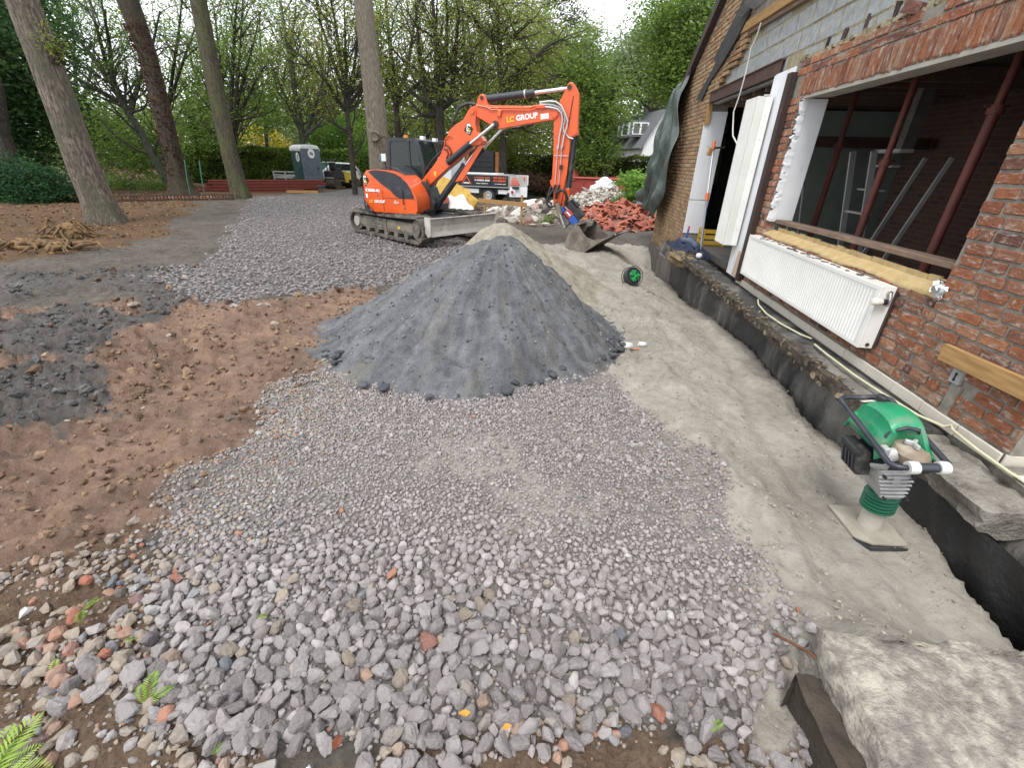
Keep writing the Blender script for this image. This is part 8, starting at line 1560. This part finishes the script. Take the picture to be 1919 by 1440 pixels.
shrub('yellow_shrub', 'yellow leaved shrub beyond the left hedge', 480, 300, 44, [lob(460,262,44,(1.6,1.2,1.0),36), lob(495,255,44,(1.7,1.2,1.2),44), lob(520,272,44,(1.2,1,.7),20)], LM['yellow'], .20, 26, .30, 84)
shrub('green_bush', 'bright green broad leaved bush beside the tarpaulin at the house corner', 1195, 405, 18.9, [lob(1195,345,18.9,(.75,.7,.45),40), lob(1215,365,18.6,(.8,.7,.4),44), lob(1180,375,18.9,(.6,.6,.35),30), lob(1210,338,19.2,(.6,.6,.35),20)], LM['lime'], .15, 26, .16, 85)
shrub('weed_tuft', 'small green weed tuft in the debris left of the bucket', 1028, 418, 15.6, [lob(1028,412,15.6,(.28,.25,.14),16)], LM['mid'], .07, 24, .09, 86)
shrub('bamboo_clump', 'olive bamboo like clump behind the truck', 945, 340, 31, [lob(930,290,31,(1.3,1,1.6),50), lob(955,270,31,(1.4,1,1.8),56), lob(975,300,31,(1.2,1,1.3),40)], LM['olive'], .15, 34, .34, 87)
shrub('brown_brush_heap', 'heap of brown twigs and brush behind the truck', 985, 345, 28.5, [lob(985,338,28.5,(1.3,.9,.45),40), lob(1010,345,28.2,(.9,.8,.35),24)], leaf_mat('brown_brush', [(0,(.045,.026,.016)),(1,(.13,.07,.04))]), .16, 26, .22, 88, 'brush heap')
# hedges: leafy shell round a box coloured dark as the shaded inside, clipped top
def hedge(name, label, A, B, wid, hgt, lm, n, seed, lsize):
    a, b = Vector((A[0], A[1], 0)), Vector((B[0], B[1], 0)); L = (b-a).length; az = math.atan2(b.y-a.y, b.x-a.x); O = (a.x, a.y, gz(a.x, a.y)); t = thing(name, label, 'hedge', O, 0)
    u = trng.uniform(0, L, n); f = trng.random(n); v = np.where(f < .55, -wid/2, np.where(f < .72, wid/2, trng.uniform(-wid/2, wid/2, n))); z = np.where(f < .72, trng.uniform(.05, hgt, n)**1.0, hgt); v = v + trng.normal(0, .10, n) + (fbm(u*1.1, z*1.4, seed, 3)-.5)*.5; z = z + trng.normal(0, .06, n) + (f >= .72)*(fbm(u*.8, v*0+3, seed+2, 3)-.5)*.35
    P = np.stack([a.x + u*math.cos(az) - v*math.sin(az), a.y + u*math.sin(az) + v*math.cos(az), O[2] + z], -1); leaf_mesh('leaves', P, lsize, np.clip(fbm(u*1.5, z*2, seed+5, 3)*1.1 - .15 + trng.normal(0, .16, n), 0, 1), lm, t, O, flat=.7)
    mb = MB(); mb.box((L/2*math.cos(az), L/2*math.sin(az), hgt*.47), (L, wid*.55, hgt*.92), (0,0,az)); mb.build('twig_core', mat(name + '_core', (.018,.026,.012), (.010,.014,.008), 3, .95, .5, 12), t); return t
p, q = at(330, 330, 33), at(705, 330, 36); hedge('clipped_hedge', 'long clipped green hedge on the left behind the red beams', (p.x, p.y), (q.x, q.y), 1.6, 2.35, LM['mid'], 26000, 7, .15)
p, q = at(880, 330, 33), at(1262, 330, 31); hedge('beech_hedge', 'yellow green hedge on the right behind the truck and the skip', (p.x, p.y), (q.x, q.y), 1.5, 2.35, leaf_mat('beech_leaf', [(0,(.028,.045,.012)),(.45,(.07,.10,.02)),(1,(.20,.22,.04))]), 22000, 9, .14)
# far wood: one mass beyond everything one can tell apart
def wood():
    n = 9000; px = trng.uniform(-160, 2000, n); top = np.interp(px, [-160,0,90,170,330,420,520,640,760,860,1000,1050,1100,1150,1230,1300,2000], [-60,0,140,210,195,182,190,185,190,140,115,135,175,200,175,90,60]); Y = trng.uniform(54, 70, n); f = trng.random(n)**.8
    X = np.empty(n); Z = np.empty(n)
    for i in range(n): c = at(px[i], top[i] + (300 - top[i])*f[i] + trng.normal(0, 12), Y[i]); X[i], Z[i] = c.x, max(c.z, -.2)
    per = 13; P = np.repeat(np.stack([X, Y, Z], -1), per, 0) + trng.normal(0, 1, (n*per, 3))*np.array([.95,.95,.6]); T = np.repeat(fbm(X*.12, Z*.25, 5, 3), per)*.9 - .1 + trng.random(n*per)*.35
    o = leaf_mesh('far_wood', P, .46, T, leaf_mat('far_leaf', [(0,(.085,.125,.055)),(.5,(.165,.220,.088)),(.85,(.255,.290,.115)),(1,(.30,.27,.10))]), None, (0,0,0)); tag(o, 'wood of mixed green trees closing the view behind the yard', 'wood', None, 'stuff')
wood()
# ivy clad trunks at the left edge
for k, (pix, Y, w, lb) in enumerate((([(22,330),(30,240),(15,130),(0,20)], 22, .35, 'ivy clad trunk in the dark at the left edge'), ([(8,300),(2,250),(-10,160)], 17, .30, 'brown trunk cut by the left frame edge'))):
    pts = [at(x, y, Y) for x, y in pix]; pts[0].z = gz(pts[0].x, pts[0].y); O = tuple(pts[0]); t = thing('ivy_trunk_tree', lb, 'tree', O); pts.append(pts[-1] + Vector((-.3,0,4))); tube_mesh([(pts, [w, w*.9, w*.8, w*.7, w*.6][:len(pts)], 3)], O).build('trunk', BK['dark'], t, fix=False)
    if k == 0: P = np.array([pts[min(int(f), 2)].lerp(pts[min(int(f), 2)+1], f - min(int(f), 2))[:] for f in trng.uniform(.4, 3, 900)]) + trng.normal(0, .30, (900, 3)); leaf_mesh('ivy', P, .12, trng.random(900)*.6, LM['dark'], t, O)
# dry leaves and twigs on the litter, left
def litter():
    n = 7000; x = trng.uniform(-22, -4.5, n); y = trng.uniform(5.5, 22, n); k = zones(x, y)['litter'] > .4; x, y = x[k], y[k]; P = np.stack([x, y, ground_z(x, y) + .02], -1)
    o = leaf_mesh('leaf_litter', P, .075, trng.random(len(P)), leaf_mat('dry_leaf', [(0,(.05,.028,.015)),(.5,(.14,.075,.035)),(.85,(.24,.14,.06)),(1,(.30,.22,.06))], trans=.1), ground, (0,0,0), flat=.25); tag(o, kind='stuff')
litter()
